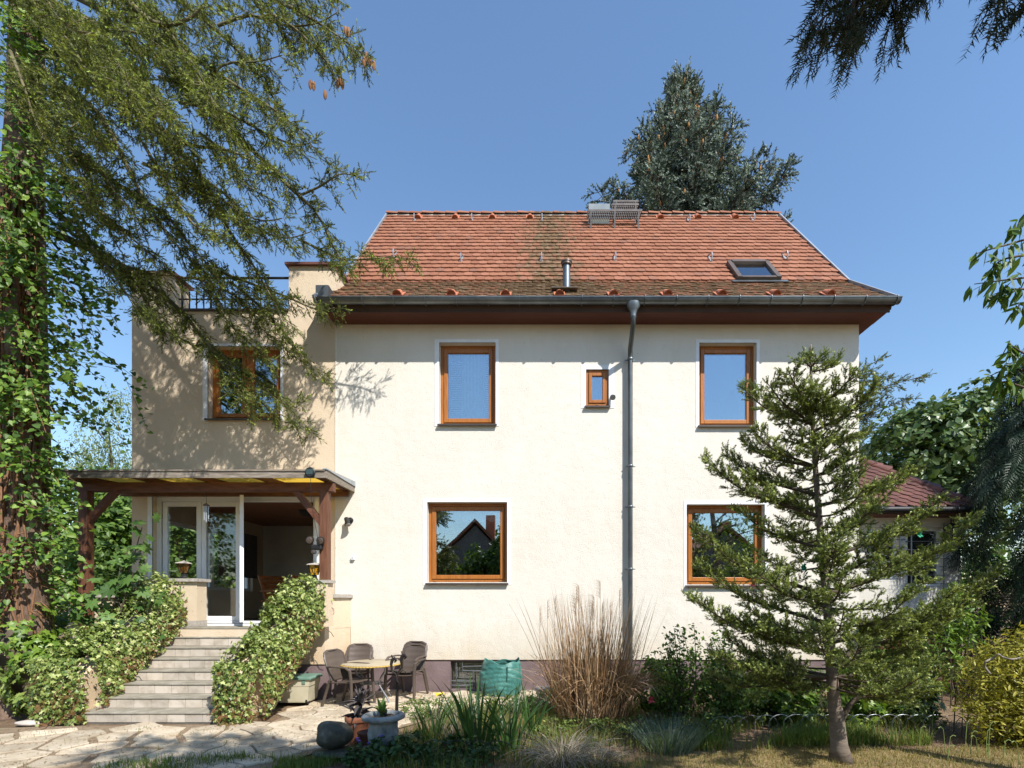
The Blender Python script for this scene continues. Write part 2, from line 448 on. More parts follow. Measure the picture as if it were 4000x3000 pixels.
def tile_mat(name, moss):
    m, nt, b = mk(name)
    b.inputs['Roughness'].default_value = 0.82
    b.inputs['Specular IOR Level'].default_value = 0.2
    ge = nd(nt, 'ShaderNodeNewGeometry'); oi = nd(nt, 'ShaderNodeObjectInfo')
    ad = nd(nt, 'ShaderNodeMath', operation='ADD'); fr = nd(nt, 'ShaderNodeMath', operation='FRACT')
    nt.links.new(ge.outputs['Random Per Island'], ad.inputs[0]); nt.links.new(oi.outputs['Random'], ad.inputs[1]); nt.links.new(ad.outputs[0], fr.inputs[0])
    r = ramp(nt, [(0.0, (0.225, 0.092, 0.052)), (0.5, (0.262, 0.110, 0.062)), (0.85, (0.29, 0.126, 0.074)), (1.0, (0.20, 0.095, 0.062))])
    nt.links.new(fr.outputs[0], r.inputs[0])
    sep = nd(nt, 'ShaderNodeSeparateXYZ'); nt.links.new(ge.outputs['Position'], sep.inputs[0])
    # dark soot streak down the slope below the hatch (its own mark on the roof, around X = 0.3)
    sx = nd(nt, 'ShaderNodeMath', operation='SUBTRACT'); sx.inputs[1].default_value = 0.28; nt.links.new(sep.outputs[0], sx.inputs[0])
    sa = nd(nt, 'ShaderNodeMath', operation='ABSOLUTE'); nt.links.new(sx.outputs[0], sa.inputs[0])
    n1 = nd(nt, 'ShaderNodeTexNoise'); n1.inputs['Scale'].default_value = 3.2; n1.inputs['Detail'].default_value = 8; mp1 = nd(nt, 'ShaderNodeMapping'); mp1.inputs['Scale'].default_value = (2.6, .8, .8); nt.links.new(ge.outputs['Position'], mp1.inputs[0]); nt.links.new(mp1.outputs[0], n1.inputs['Vector'])
    mr = nd(nt, 'ShaderNodeMapRange'); mr.inputs['From Min'].default_value = 1.05; mr.inputs['From Max'].default_value = 0.05; mr.inputs['To Max'].default_value = 0.42; nt.links.new(sa.outputs[0], mr.inputs[0])
    su = nd(nt, 'ShaderNodeMath', operation='ADD'); nt.links.new(mr.outputs[0], su.inputs[0]); nt.links.new(n1.outputs['Fac'], su.inputs[1])
    st = nd(nt, 'ShaderNodeMapRange'); st.inputs['From Min'].default_value = 0.62 - moss * 0.36; st.inputs['From Max'].default_value = 0.92 - moss * 0.36; nt.links.new(su.outputs[0], st.inputs[0])
    mm = nd(nt, 'ShaderNodeMath', operation='MULTIPLY'); mm.inputs[1].default_value = 0.82; nt.links.new(st.outputs[0], mm.inputs[0])
    n2 = nd(nt, 'ShaderNodeTexNoise'); n2.inputs['Scale'].default_value = 11; n2.inputs['Detail'].default_value = 4; nt.links.new(ge.outputs['Position'], n2.inputs['Vector'])
    r2 = ramp(nt, [(0.3, (0.045, 0.032, 0.018)), (0.52, (0.105, 0.075, 0.03)), (0.72, (0.22, 0.19, 0.13))]); nt.links.new(n2.outputs['Fac'], r2.inputs[0])
    mx = nd(nt, 'ShaderNodeMixRGB'); nt.links.new(mm.outputs[0], mx.inputs[0]); nt.links.new(r.outputs[0], mx.inputs[1]); nt.links.new(r2.outputs[0], mx.inputs[2])
    nt.links.new(mx.outputs[0], b.inputs['Base Color'])
    bp = nd(nt, 'ShaderNodeBump'); bp.inputs['Strength'].default_value = 0.2; bp.inputs['Distance'].default_value = 0.01
    n3 = nd(nt, 'ShaderNodeTexNoise'); n3.inputs['Scale'].default_value = 60; nt.links.new(ge.outputs['Position'], n3.inputs['Vector'])
    nt.links.new(n3.outputs['Fac'], bp.inputs['Height']); nt.links.new(bp.outputs[0], b.inputs['Normal'])
    return m
M['tile'] = tile_mat('clay_roof_tile', 0.0)
M['mossy_tile'] = tile_mat('mossy_clay_roof_tile', 1.0)
M['underlay'] = mat('roof_underlay', (0.05, 0.03, 0.02), (0.07, 0.04, 0.03), 4, 0.9)
M['dark_tile'] = mat('dark_red_roof_tile', (0.085, 0.030, 0.022), (0.135, 0.052, 0.038), 3, 0.7, island=0.2, bump=0.1)

# ------------------------------------------------------------------ ground
def soil_mat():
    m, nt, b = mk('garden_soil')
    b.inputs['Roughness'].default_value = 0.95
    n = noise(nt, 1.6, 8, 0.7); r = ramp(nt, [(0.3, (0.10, 0.062, 0.036)), (0.5, (0.19, 0.125, 0.072)), (0.68, (0.30, 0.215, 0.125))])
    nt.links.new(n.outputs['Fac'], r.inputs[0])
    n2 = noise(nt, 42, 4, 0.7); r2 = ramp(nt, [(0.3, (0.5, 0.5, 0.5)), (0.7, (1.35, 1.3, 1.2))]); nt.links.new(n2.outputs['Fac'], r2.inputs[0])
    mx = nd(nt, 'ShaderNodeMixRGB', blend_type='MULTIPLY'); mx.inputs[0].default_value = 1
    nt.links.new(r.outputs[0], mx.inputs[1]); nt.links.new(r2.outputs[0], mx.inputs[2]); nt.links.new(mx.outputs[0], b.inputs['Base Color'])
    bp = nd(nt, 'ShaderNodeBump'); bp.inputs['Strength'].default_value = 0.9; bp.inputs['Distance'].default_value = 0.03
    nt.links.new(n2.outputs['Fac'], bp.inputs['Height']); nt.links.new(bp.outputs[0], b.inputs['Normal'])
    return m
M['soil'] = soil_mat()
M['dry_lawn'] = mat('dry_lawn', (0.15, 0.105, 0.05), (0.26, 0.19, 0.09), 5.0, 0.95, bump=1.0, bscale=45, c2=(0.33, 0.255, 0.13))
xs = np.concatenate([[-130, -60, -30, -18], np.linspace(-12, 14, 66), [20, 34, 62, 130]])
ys = np.concatenate([[-120, -60, -30, -16], np.linspace(-10, 4, 44), [9, 16, 30, 60, 150]])
gv = []
for y in ys:
    for x in xs:
        inner = -11 < x < 13 and -9.5 < y < 3.5
        gv.append((x, y, -0.012 + (rng.uniform(-0.012, 0.006) if inner else 0)))
nx = len(xs)
gm = MB(); gm.v = gv
gm.f = [(j * nx + i, j * nx + i + 1, (j + 1) * nx + i + 1, (j + 1) * nx + i) for j in range(len(ys) - 1) for i in range(nx - 1)]
kind(gm.build('ground', M['soil'], smooth='all', fix=False), 'structure')
lm = MB()
lo = [(0.9, -4.15), (1.6, -3.75), (2.6, -3.65), (3.6, -3.72), (4.8, -3.6), (6.2, -3.3), (9, -3.2), (14, -4), (14, -9), (-8, -9), (-8, -4.75), (-4.2, -4.72), (-2.3, -4.6), (-0.3, -4.45)]
lm.add([(x, y, 0.006) for x, y in lo], [tuple(range(len(lo)))])
kind(lm.build('lawn', M['dry_lawn']), 'structure')

# flagstone patio: irregular cells, each stone an object
M['flag'] = mat('pale_flagstone', (0.31, 0.245, 0.165), (0.485, 0.405, 0.295), 3.2, 0.85, bump=0.7, bscale=14, c2=(0.62, 0.545, 0.43), island=0.22)
M['joint'] = mat('sandy_joint', (0.17, 0.12, 0.075), (0.27, 0.20, 0.13), 9, 0.95, bump=0.7, bscale=50)
patio_poly = [(-8.9, -3.95), (-8.9, -3.0), (-6.6, -2.62), (-3.7, -2.5), (-3.6, -0.08), (0.35, -0.08), (0.2, -1.45), (-1.35, -1.9), (-1.75, -2.6), (-2.3, -3.3), (-2.7, -4.35), (-6.5, -4.3)]
def inside(p, poly):
    c = False
    for i in range(len(poly)):
        (x0, y0), (x1, y1) = poly[i], poly[i - 1]
        if (y0 > p[1]) != (y1 > p[1]) and p[0] < (x1 - x0) * (p[1] - y0) / (y1 - y0) + x0: c = not c
    return c
pm = MB(); pm.add([(x, y, 0.002) for x, y in patio_poly], [tuple(range(len(patio_poly)))])
patio = kind(pm.build('patio', M['joint']), 'structure')
seeds = []
tries = 0
while tries < 9000:
    tries += 1
    p = (random.uniform(-9.3, 0.8), random.uniform(-4.7, 0.4))
    dmin = 0.25 if p[0] > -3.7 else 0.33
    if all(((p[0] - q[0]) * 0.72) ** 2 + (p[1] - q[1]) ** 2 > (dmin * random.uniform(0.75, 1.25)) ** 2 for q in seeds): seeds.append(p)
def clip(poly, a, b, c):
    out = []
    for i in range(len(poly)):
        p, q = poly[i], poly[(i + 1) % len(poly)]
        dp, dq = a * p[0] + b * p[1] - c, a * q[0] + b * q[1] - c
        if dp <= 0: out.append(p)
        if (dp < 0) != (dq < 0) and abs(dp - dq) > 1e-12:
            t = dp / (dp - dq); out.append((p[0] + (q[0] - p[0]) * t, p[1] + (q[1] - p[1]) * t))
    return out
n_flag = 0
for s in sorted(seeds, key=lambda q: q[1]):
    if not inside(s, patio_poly) or n_flag >= 300: continue
    cell = [(s[0] - 1, s[1] - 1), (s[0] + 1, s[1] - 1), (s[0] + 1, s[1] + 1), (s[0] - 1, s[1] + 1)]
    gap = random.uniform(0.008, 0.018) if s[0] > -4 else random.uniform(0.012, 0.05)
    for q in seeds:
        if q is s: continue
        dx, dy = q[0] - s[0], q[1] - s[1]; l = math.hypot(dx, dy)
        if l > 1.6: continue
        dx /= l; dy /= l
        cell = clip(cell, dx, dy, s[0] * dx + s[1] * dy + l / 2 - gap)
        if len(cell) < 3: break
    if len(cell) < 3: continue
    # roughen the edge
    ed = []
    for i in range(len(cell)):
        p, q = cell[i], cell[(i + 1) % len(cell)]
        ed.append((p[0] + random.uniform(-.006, .006), p[1] + random.uniform(-.006, .006)))
        if math.dist(p, q) > 0.16:
            t = random.uniform(.35, .65); ed.append((p[0] + (q[0] - p[0]) * t + random.uniform(-.014, .014), p[1] + (q[1] - p[1]) * t + random.uniform(-.014, .014)))
    if s[0] < -3.9 and s[1] > -2.5 or (s[0] < -6.2 and s[1] > -2.9): continue
    z = random.uniform(0.012, 0.026); tx, ty = random.uniform(-.012, .012), random.uniform(-.012, .012)
    k = len(ed)
    def zz(p): return z + (p[0] - s[0]) * tx + (p[1] - s[1]) * ty
    V = [(p[0], p[1], -0.02) for p in ed] + [(p[0], p[1], zz(p) - 0.006) for p in ed] + [(s[0] + (p[0] - s[0]) * .965, s[1] + (p[1] - s[1]) * .965, zz(p)) for p in ed]
    m_ = MB().add(V, [(i, (i + 1) % k, k + (i + 1) % k, k + i) for i in range(k)] + [(k + i, k + (i + 1) % k, 2 * k + (i + 1) % k, 2 * k + i) for i in range(k)] + [tuple(range(2 * k, 3 * k))])
    m_.build('paving_stone', M['flag'], patio, fix=False)
    n_flag += 1

# ------------------------------------------------------------------ the house
house = thing('house', 'cream stucco two-storey house with red tiled roof and peach flat-roofed wing', 'house', (0, 0, 0))
RX0, RX1 = -3.93, 6.29           # roof verges
EY, EZ = -0.47, 6.99             # eave
KY, KZ = 0.81, 8.085             # kink where the flare ends
RY, RZ = 3.80, 11.74             # ridge
WL, WR, JX = WX(515), WX(3355), WX(1312)
SOF = 6.826

def wall_open(mb, x0, x1, z0, z1, y, ops, th, mp=lambda x, y, z: (x, y, z)):
    """wall sheet of thickness th with rectangular openings (reveals included)"""
    xs = sorted({x0, x1, *[o[0] for o in ops], *[o[1] for o in ops]}); zs = sorted({z0, z1, *[o[2] for o in ops], *[o[3] for o in ops]})
    def hole(xm, zm): return any(o[0] < xm < o[1] and o[2] < zm < o[3] for o in ops)
    for i in range(len(xs) - 1):
        for j in range(len(zs) - 1):
            a, b, c, d = xs[i], xs[i + 1], zs[j], zs[j + 1]
            if hole((a + b) / 2, (c + d) / 2): continue
            mb.add([mp(a, y, c), mp(b, y, c), mp(b, y, d), mp(a, y, d)], [(0, 1, 2, 3)])
            mb.add([mp(a, y + th, c), mp(b, y + th, c), mp(b, y + th, d), mp(a, y + th, d)], [(3, 2, 1, 0)])
    for a, b, c, d in list(ops) + [(x0, x1, z0, z1)]:
        inn = (a, b, c, d) != (x0, x1, z0, z1)
        Q = [((a, c), (b, c)), ((b, c), (b, d)), ((b, d), (a, d)), ((a, d), (a, c))]
        for (p, q) in Q:
            f = [mp(p[0], y, p[1]), mp(q[0], y, q[1]), mp(q[0], y + th, q[1]), mp(p[0], y + th, p[1])]
            mb.add(f, [(0, 1, 2, 3) if inn else (3, 2, 1, 0)])
    return mb
# openings in pixels of the photograph, on the wall plane
def op(px0, px1, py0, py1): return (WX(px0), WX(px1), WZ(py1), WZ(py0))
W_UL, W_UR, W_S = op(1716, 1936, 1338, 1655), op(2731, 2955, 1339, 1660), op(2289, 2378, 1443, 1584)
W_GL, W_GR = op(1669, 1981, 1961, 2274), op(2682, 2987, 1970, 2283)
W_AN, D_AN = op(811, 1096, 1353, 1634), op(595, 1232, 1937, 2437)
W_CE = op(1759, 1894, 2583, 2694)
PZ = WZ(2577)
mw = MB(); wall_open(mw, JX, WR, PZ, SOF + .15, 0.0, [W_UL, W_UR, W_S, W_GL, W_GR], 0.36)
mw.build('wall', M['stucco'], house, fix=False)
mw = MB(); wall_open(mw, WL, JX - .004, 1.2, 7.07, 0.0, [W_AN, D_AN], 0.34)
mw.build('wing_wall', M['peach'], house, fix=False)
mw = MB(); wall_open(mw, JX + .01, WR - .02, -.05, PZ, 0.025, [W_CE], 0.30)
mw.build('plinth', M['plinth'], house, fix=False)
# other outer walls: gables, back, sides of the wing
mw = MB()
mw.prism([(0.36, 0), (8.0, 0), (8.0, 7.3), (3.8, 11.45), (0.36, 7.6)], WR - .36, WR - .002, 'x')
mw.prism([(0.36, 7.07), (8.0, 7.07), (8.0, 7.3), (3.8, 11.45), (0.36, 7.6)], JX + .002, JX + .3, 'x')
mw.box(JX, WR, 8.0, 8.3, 0, 7.3)
mw.build('gable_wall', M['stucco'], house)
mw = MB()
LW = [(0.55, 3.45, 1.92, 3.28)]
wall_open(mw, 0.34, 4.4, 0, 7.07, 0.0, LW, 0.28, mp=lambda x, y, z: (WL + y + .002, x, z))
mw.box(WL, JX, 4.4, 4.7, 0, 7.07)
mw.box(WL + .3, JX, .34, 4.4, 6.8, 7.05)
mw.build('wing_side_wall', M['peach'], house, fix=False)
# expansion joint strip between the two stucco faces
MB().box(JX - .012, JX + .012, -.012, 0.02, WZ(2330), SOF - .02).build('expansion_joint', M['stucco'], house)
# interior rooms behind the windows
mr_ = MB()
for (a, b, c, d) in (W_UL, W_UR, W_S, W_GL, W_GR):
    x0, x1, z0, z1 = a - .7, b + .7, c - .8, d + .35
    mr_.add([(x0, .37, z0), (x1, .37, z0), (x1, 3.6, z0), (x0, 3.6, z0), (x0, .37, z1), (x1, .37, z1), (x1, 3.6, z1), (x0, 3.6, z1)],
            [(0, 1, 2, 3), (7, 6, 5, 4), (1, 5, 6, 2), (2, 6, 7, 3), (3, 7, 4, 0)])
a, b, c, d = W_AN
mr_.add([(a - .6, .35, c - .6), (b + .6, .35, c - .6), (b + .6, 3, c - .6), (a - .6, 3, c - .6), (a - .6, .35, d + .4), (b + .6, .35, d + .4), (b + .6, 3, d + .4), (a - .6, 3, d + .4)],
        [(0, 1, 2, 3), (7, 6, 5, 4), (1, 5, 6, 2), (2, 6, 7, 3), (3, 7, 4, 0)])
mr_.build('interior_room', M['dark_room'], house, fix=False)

def window(o, trim=(.085, .085, .065), double=False, recess=0.13, curtain=None, label=None, sill=True, fw=.06, sw=.075, vents=True):
    a, b, c, d = o
    w = part('window', house, ((a + b) / 2, 0, c))
    if label: w['label'] = label
    tl, tr, tt = trim
    t = MB(); t.box(a - tl, a, -.006, .02, c - .05, d + tt); t.box(b, b + tr, -.006, .02, c - .05, d + tt); t.box(a, b, -.006, .02, d, d + tt)
    t.build('surround', M['trim'], w)
    y0 = recess
    fr = MB().frame(a, b, c, d, fw, y0, y0 + .07); 
    if double: fr.box((a + b) / 2 - .035, (a + b) / 2 + .035, y0 - .012, y0 + .07, c + fw, d - fw)
    fr.build('frame', M['wood'], w, bevel=.006)
    if vents:
        for xx in ((a + .12, b - .12) if b - a > .6 else ((a + b) / 2,)): MB().box(xx - .025, xx + .025, y0 - .012, y0, c + .02, c + .036).build('drain_cap', M['wood'], w)
    spans = [(a + fw + .004, b - fw - .004)] if not double else [(a + fw + .004, (a + b) / 2 - .038), ((a + b) / 2 + .038, b - fw - .004)]
    for p, q in spans:
        MB().frame(p, q, c + fw + .004, d - fw - .004, sw, y0 - .018, y0 + .055).build('sash', M['wood'], w, bevel=.008)
        MB().box(p + sw, q - sw, y0 + .012, y0 + .03, c + fw + sw, d - fw - sw).build('pane', M['glass'], w)
    if sill:
        s = MB(); s.prism([(-.062, c - .052), (-.062, c - .022), (y0 + .01, c + .006), (y0 + .01, c - .012), (-.045, c - .036), (-.045, c - .052)], a - .025, b + .025, 'x')
        s.build('sill', M['sill'], w)
    if curtain == 'valance':
        cm = MB(); n = 60
        top, x0, x1 = d - fw - sw + .03, a + .06, b - .06
        V = []
        for i in range(n + 1):
            x = x0 + (x1 - x0) * i / n; yy = .30 + .018 * math.sin(i * 1.9); dz = .20 + .022 * math.sin(i * .8)
            V += [(x, yy, top), (x, yy, top - dz)]
        cm.add(V, [(2 * i, 2 * i + 1, 2 * i + 3, 2 * i + 2) for i in range(n)])
        cm.build('net_valance', M['curtain'], w, smooth='all')
    if curtain == 'blind':
        bl = MB(); zt, zb = d - .2, c + .14
        n = int((zt - zb) / .035)
        for i in range(n):
            z = zb + (zt - zb) * i / n; bl.box(a + .16, b - .14, .29, .31, z, z + .012)
        bl.build('venetian_blind', M['curtain'], w)
        cm = MB(); n = 40; V = []
        for i in range(n + 1):
            x = a + .36 + .46 * i / n; V += [(x, .36 + .03 * math.sin(i * 1.1), d), (x, .36 + .03 * math.sin(i * 1.1 + .4), c)]
        cm.add(V, [(2 * i, 2 * i + 1, 2 * i + 3, 2 * i + 2) for i in range(n)])
        cm.build('sheer_curtain', M['curtain'], w, smooth='all')
    if curtain == 'side':
        cm = MB(); n = 16; V = []
        for i in range(n + 1):
            x = b - .52 + .38 * i / n; V += [(x, .31 + .02 * math.sin(i * 1.5), d - .1), (x, .31 + .02 * math.sin(i * 1.5), c + .1)]
        cm.add(V, [(2 * i, 2 * i + 1, 2 * i + 3, 2 * i + 2) for i in range(n)])
        cm.build('lace_curtain', M['curtain'], w, smooth='all')
    return w
window(W_UL, (.085, .06, .062), curtain='blind')
window(W_UR, (.065, .06, .062))
window(W_S, (.09, .1, .085), recess=.03, fw=.05, sw=.06)
window(W_GL, (.085, .07, .065), curtain='valance')
window(W_GR, (.05, .065, .07), curtain='valance')
window(W_AN, (.09, .05, .05), double=True, recess=.14)

# cellar window with bent bars
a, b, c, d = W_CE
cw = part('cellar_window', house, ((a + b) / 2, 0, c))
MB().frame(a, b, c, d, .05, .17, .22).build('frame', M['sill'], cw)
MB().box(a + .05, b - .05, .19, .2, c + .05, d - .05).build('pane', M['door_glass'], cw)
MB().add([(a, .5, c), (b, .5, c), (b, .5, d), (a, .5, d)], [(0, 1, 2, 3)]).build('cellar_shade', M['room'], cw)
gb = MB()
def rod(p, q, r=.011): gb.tube([(a + (b - a) * p[0], .05, c + (d - c) * p[1]), (a + (b - a) * q[0], .05, c + (d - c) * q[1])], r, 6)
for p, q in [((.03, .14), (.7, .1)), ((.03, .3), (.66, .27)), ((.16, .96), (.16, .32)), ((.34, .96), (.34, .66)), ((.34, .8), (.95, .82)), ((.34, .66), (.92, .64)), ((.66, .64), (.66, .02)), ((.86, .64), (.84, .02)), ((.02, .02), (.02, .3)), ((.66, .27), (.66, .1))]: rod(p, q)
gb.build('window_bar', M['zinc'], cw, smooth=True)

# ---------------- roof
def slope_frame(v):
    """v: distance up the slope from the eave -> (Y, Z, tangent, normal)"""
    l1 = math.hypot(KY - EY, KZ - EZ)
    if v <= l1:
        t = Vector((0, KY - EY, KZ - EZ)).normalized(); p = Vector((0, EY, EZ)) + t * v
    else:
        t = Vector((0, RY - KY, RZ - KZ)).normalized(); p = Vector((0, KY, KZ)) + t * (v - l1)
    return p, t, Vector((0, -t.z, t.y))
L1 = math.hypot(KY - EY, KZ - EZ); L2 = math.hypot(RY - KY, RZ - KZ)
def roof_hit(px, py):
    d = Vector(((px - CX) / F, 1.0, (CY - py) / F)); o = Vector((0, CAMY, CAMZ))
    best = None
    for q, v0 in ((Vector((0, EY, EZ)), 0), (Vector((0, KY, KZ)), L1)):
        _, t, n = slope_frame(v0 + .01)
        s_ = (q - o).dot(n) / d.dot(n); p = o + d * s_
        v = v0 + (p - q).dot(t)
        if (v0 == 0 and v <= L1) or (v0 > 0 and v > L1): best = (p.x, v)
    return best or (p.x, v)
def RP(u, v, off=0.0):
    p, t, n = slope_frame(v)
    return Vector((u, p.y, p.z)) + n * off
roof = MB()
prof = [(EY, EZ - .03), (KY, KZ - .03), (RY, RZ - .03), (8.35, 6.95), (8.3, 6.8), (RY, RZ - .28), (KY + .1, KZ - .28), (EY + .04, EZ - .14)]
roof.prism(prof, RX0 + .01, RX1 - .01, 'x')
roof_o = roof.build('roof', M['underlay'], house)
TW = 0.176
def tile_T(w, l, th):
    """beaver-tail tile lying along +Y (up the slope), rounded end at y = 0, thickness along Z"""
    arc = [(-w / 2, .034), (-w * .40, .016), (-w * .22, .004), (0, 0), (w * .22, .004), (w * .40, .016), (w / 2, .034)]
    pl = arc + [(w / 2, l), (-w / 2, l)]
    n = len(pl)
    V = [(x, y, 0) for x, y in pl] + [(x, y, th) for x, y in pl]
    return V, [tuple(range(n))[::-1], tuple(range(n, 2 * n))] + [(i, (i + 1) % n, (i + 1) % n + n, i + n) for i in range(n)], [0] * (2 * n)
TT = tile_T(TW - .003, .30, .019)
tile_me = MB().add(TT[0], TT[1]).mesh('roof_tile'); tile_me.materials.append(M['tile'])
ncol = int((RX1 - RX0) / TW)
sky_u0, sky_u1 = roof_hit(2866, 1050)[0], roof_hit(2990, 1130)[0]
pos, dirs, ups = [], [], []
mpos, mdirs, mups = [], [], []
course = 0.236
nc = int(L2 / course)
placed = 0
for k in range(nc + 1):
    for row in (0, 1):
        v = L1 + k * course + (0.0 if row == 0 else .043)
        if v > L1 + L2 - .03: continue
        for i in range(ncol + 1):
            u = RX0 + TW * (i + (.5 if (row + k) % 2 else 0.02)) + .03 + random.uniform(-.003, .003)
            if u > RX1 - .06: continue
            p, t, n = slope_frame(max(v, L1 + .001))
            tl = t * math.cos(.095) - n * math.sin(.095)          # the lower end lies raised on the course below
            tl = (tl + Vector((random.uniform(-.012, .012), 0, 0)) + n * random.uniform(-.012, .012)).normalized()
            q = Vector((u, p.y, p.z)) + n * (.034 + .023 * row + random.uniform(0, .005)) + t * (random.uniform(-.006, .006))
            if row == 1 and k < 5 and placed < 292:
                o = bpy.data.objects.new('roof_tile', tile_me); COL.objects.link(o)
                x = tl.cross(n).normalized(); z = x.cross(tl)
                attach(o, roof_o)
                o.matrix_local = Matrix(((x.x, tl.x, z.x, q.x), (x.y, tl.y, z.y, q.y), (x.z, tl.z, z.z, q.z), (0, 0, 0, 1)))
                placed += 1
            else:
                pos.append(q); dirs.append(tl); ups.append(n)
e1 = .158
for k in range(int(L1 / e1) + 1):
    v = k * e1
    for i in range(ncol + 1):
        u = RX0 + TW * (i + (.5 if k % 2 else 0.02)) + .03 + random.uniform(-.004, .004)
        if u > RX1 - .06 or v > L1 - .02: continue
        p, t, n = slope_frame(v)
        tl = (t * math.cos(.10) - n * math.sin(.10) + Vector((random.uniform(-.02, .02), 0, 0)) + n * random.uniform(-.015, .015)).normalized()
        mpos.append(Vector((u, p.y, p.z)) + n * (.034 + random.uniform(0, .008)) + t * random.uniform(-.02, .01)); mdirs.append(tl); mups.append(n)
tiles_o = scatter('roof_tiles', TT, np.array(pos), frames(np.array(dirs), np.array(ups)), np.ones(len(pos)), np.zeros(len(pos)), M['tile'], roof_o); kind(tiles_o, 'stuff')
tiles_m = scatter('mossy_roof_tiles', TT, np.array(mpos), frames(np.array(mdirs), np.array(mups)), np.ones(len(mpos)), np.zeros(len(mpos)), M['mossy_tile'], roof_o); kind(tiles_m, 'stuff')
# ridge tiles: tapered half-round caps, each overlapping the next
def cap_mesh(l, r0, r1, th=.018, n=8, flat=.75):
    V, Fs = [], []
    for (x, r) in ((0, r0), (l, r1)):
        for rr in (r, r - th):
            for k in range(n + 1):
                a = math.pi * k / n; V.append((x, -math.cos(a) * rr, math.sin(a) * rr * flat))
    m_ = n + 1
    for k in range(n):
        Fs += [(k, k + 1, 2 * m_ + k + 1, 2 * m_ + k), (m_ + k + 1, m_ + k, 3 * m_ + k, 3 * m_ + k + 1), (k + 1, k, m_ + k, m_ + k + 1), (2 * m_ + k, 2 * m_ + k + 1, 3 * m_ + k + 1, 3 * m_ + k)]
    return V, Fs
rt = MB().add(*cap_mesh(.36, .15, .115)); ridge_me = rt.mesh('ridge_tile'); ridge_me.materials.append(M['tile'])
nr = 33; step = (RX1 - RX0) / nr
for i in range(nr):
    o = bpy.data.objects.new('ridge_tile', ridge_me); COL.objects.link(o); attach(o, roof_o)
    o.location = (RX0 + i * step, RY - .01, RZ + .012 + random.uniform(-.006, .006)); o.rotation_euler = (0, R(-1.2), random.uniform(-.02, .02)); o.scale = (step / .31, 1, 1)
MB().box(RX0 + .02, RX1 - .02, RY - .112, RY + .1, RZ - .16, RZ + .0).build('ridge_mortar', M['mortar'], roof_o)
for X, s_ in ((RX0, -1), (RX1, 1)):
    vm = MB()
    for (p, q) in (((EY - .06, EZ - .04), (KY, KZ)), ((KY, KZ), (RY, RZ + .04)), ((RY, RZ + .04), (8.35, 7.0))):
        vm.bar((X, p[0], p[1] + .03), (X, q[0], q[1] + .03), .035, .13)
    vm.build('verge_flashing', M['verge'], roof_o)
# snow hooks, half-round vents
def on_roof(o, px, py, off=.06):
    u, v = roof_hit(px, py); p, t, n = slope_frame(v); q = RP(u, v, off)
    x = Vector((1, 0, 0)); o.matrix_local = Matrix(((x.x, t.x, n.x, q.x), (x.y, t.y, n.y, q.y), (x.z, t.z, n.z, q.z), (0, 0, 0, 1)))
hk = MB().tube([(0, -.15, -.01), (0, -.16, .03), (0, -.12, .09), (0, -.05, .12), (0, .06, .06), (0, .2, .0)], .012, 6).box(-.02, .02, -.17, .16, -.012, -.004)
hook_me = hk.mesh('snow_hook'); hook_me.materials.append(M['verge'])
for px, py in [(1624, 868), (1846, 868), (2117, 868), (2686, 872), (2935, 868), (1545, 1010), (1805, 1026), (2115, 1024), (2400, 1022), (2770, 1024), (3060, 1018)]:
    o = bpy.data.objects.new('snow_hook', hook_me); COL.objects.link(o); attach(o, roof_o); on_roof(o, px, py, .075)
vt = MB().add(*cap_mesh(.26, .085, .05, .02, 10, 1.0)); vt.v = [(y, x - .1, z) for x, y, z in vt.v]; vt.box(-.10, .10, -.11, .2, -.01, .006); vt.box(-.055, .055, -.075, -.06, .005, .07)
vent_me = vt.mesh('vent_tile'); vent_me.materials.append(mat('clean_clay_vent', (.36, .12, .06), (.42, .15, .075), 9, .8))
for px, py in [(1558 + 209 * i, 1166) for i in range(9)] + [(1636, 862), (1780, 862), (1924, 862), (2070, 862), (2577, 862), (2722, 862), (2867, 862)]:
    o = bpy.data.objects.new('vent_tile', vent_me); COL.objects.link(o); attach(o, roof_o); on_roof(o, px, py, .07)
# skylight
def slab(mb, u0, u1, v0, v1, o0, o1):
    V = [RP(u, v, o) for o in (o0, o1) for (u, v) in ((u0, v0), (u1, v0), (u1, v1), (u0, v1))]
    return mb.add(V, [(0, 3, 2, 1), (4, 5, 6, 7), (0, 1, 5, 4), (1, 2, 6, 5), (2, 3, 7, 6), (3, 0, 4, 7)])
(u0, v0), (u1, v1) = roof_hit(2950, 1112), roof_hit(2930, 1046)
uc = roof_hit(2946, 1085)[0]; u0, u1 = uc - .46, uc + .42; v0 = max(v0, L1 + .03); v1 = max(v1, v0 + .8)
sk = part('skylight', house, RP(uc, (v0 + v1) / 2))
fm = MB(); slab(fm, u0, u0 + .09, v0, v1, .0, .14); slab(fm, u1 - .09, u1, v0, v1, .0, .14); slab(fm, u0 + .09, u1 - .09, v1 - .12, v1, .0, .16); slab(fm, u0 + .09, u1 - .09, v0, v0 + .08, .0, .13)
M['skylight'] = mat('brown_grey_metal', (.10, .075, .06), (.15, .115, .095), 4, .45, metal=.5)
fm.build('frame', M['skylight'], sk)
pm = MB(); slab(pm, u0 + .09, u1 - .09, v0 + .08, v1 - .12, .08, .10); pm.build('pane', M['glass'], sk)
pm = MB(); slab(pm, u0 + .09, u1 - .09, v0 + .08, v1 - .12, .03, .04); pm.build('shade', M['curtain'], sk)
pm = MB(); slab(pm, u0 - .12, u1 + .12, v0 - .16, v0, .062, .075); pm.build('apron_flashing', M['zinc'], sk)
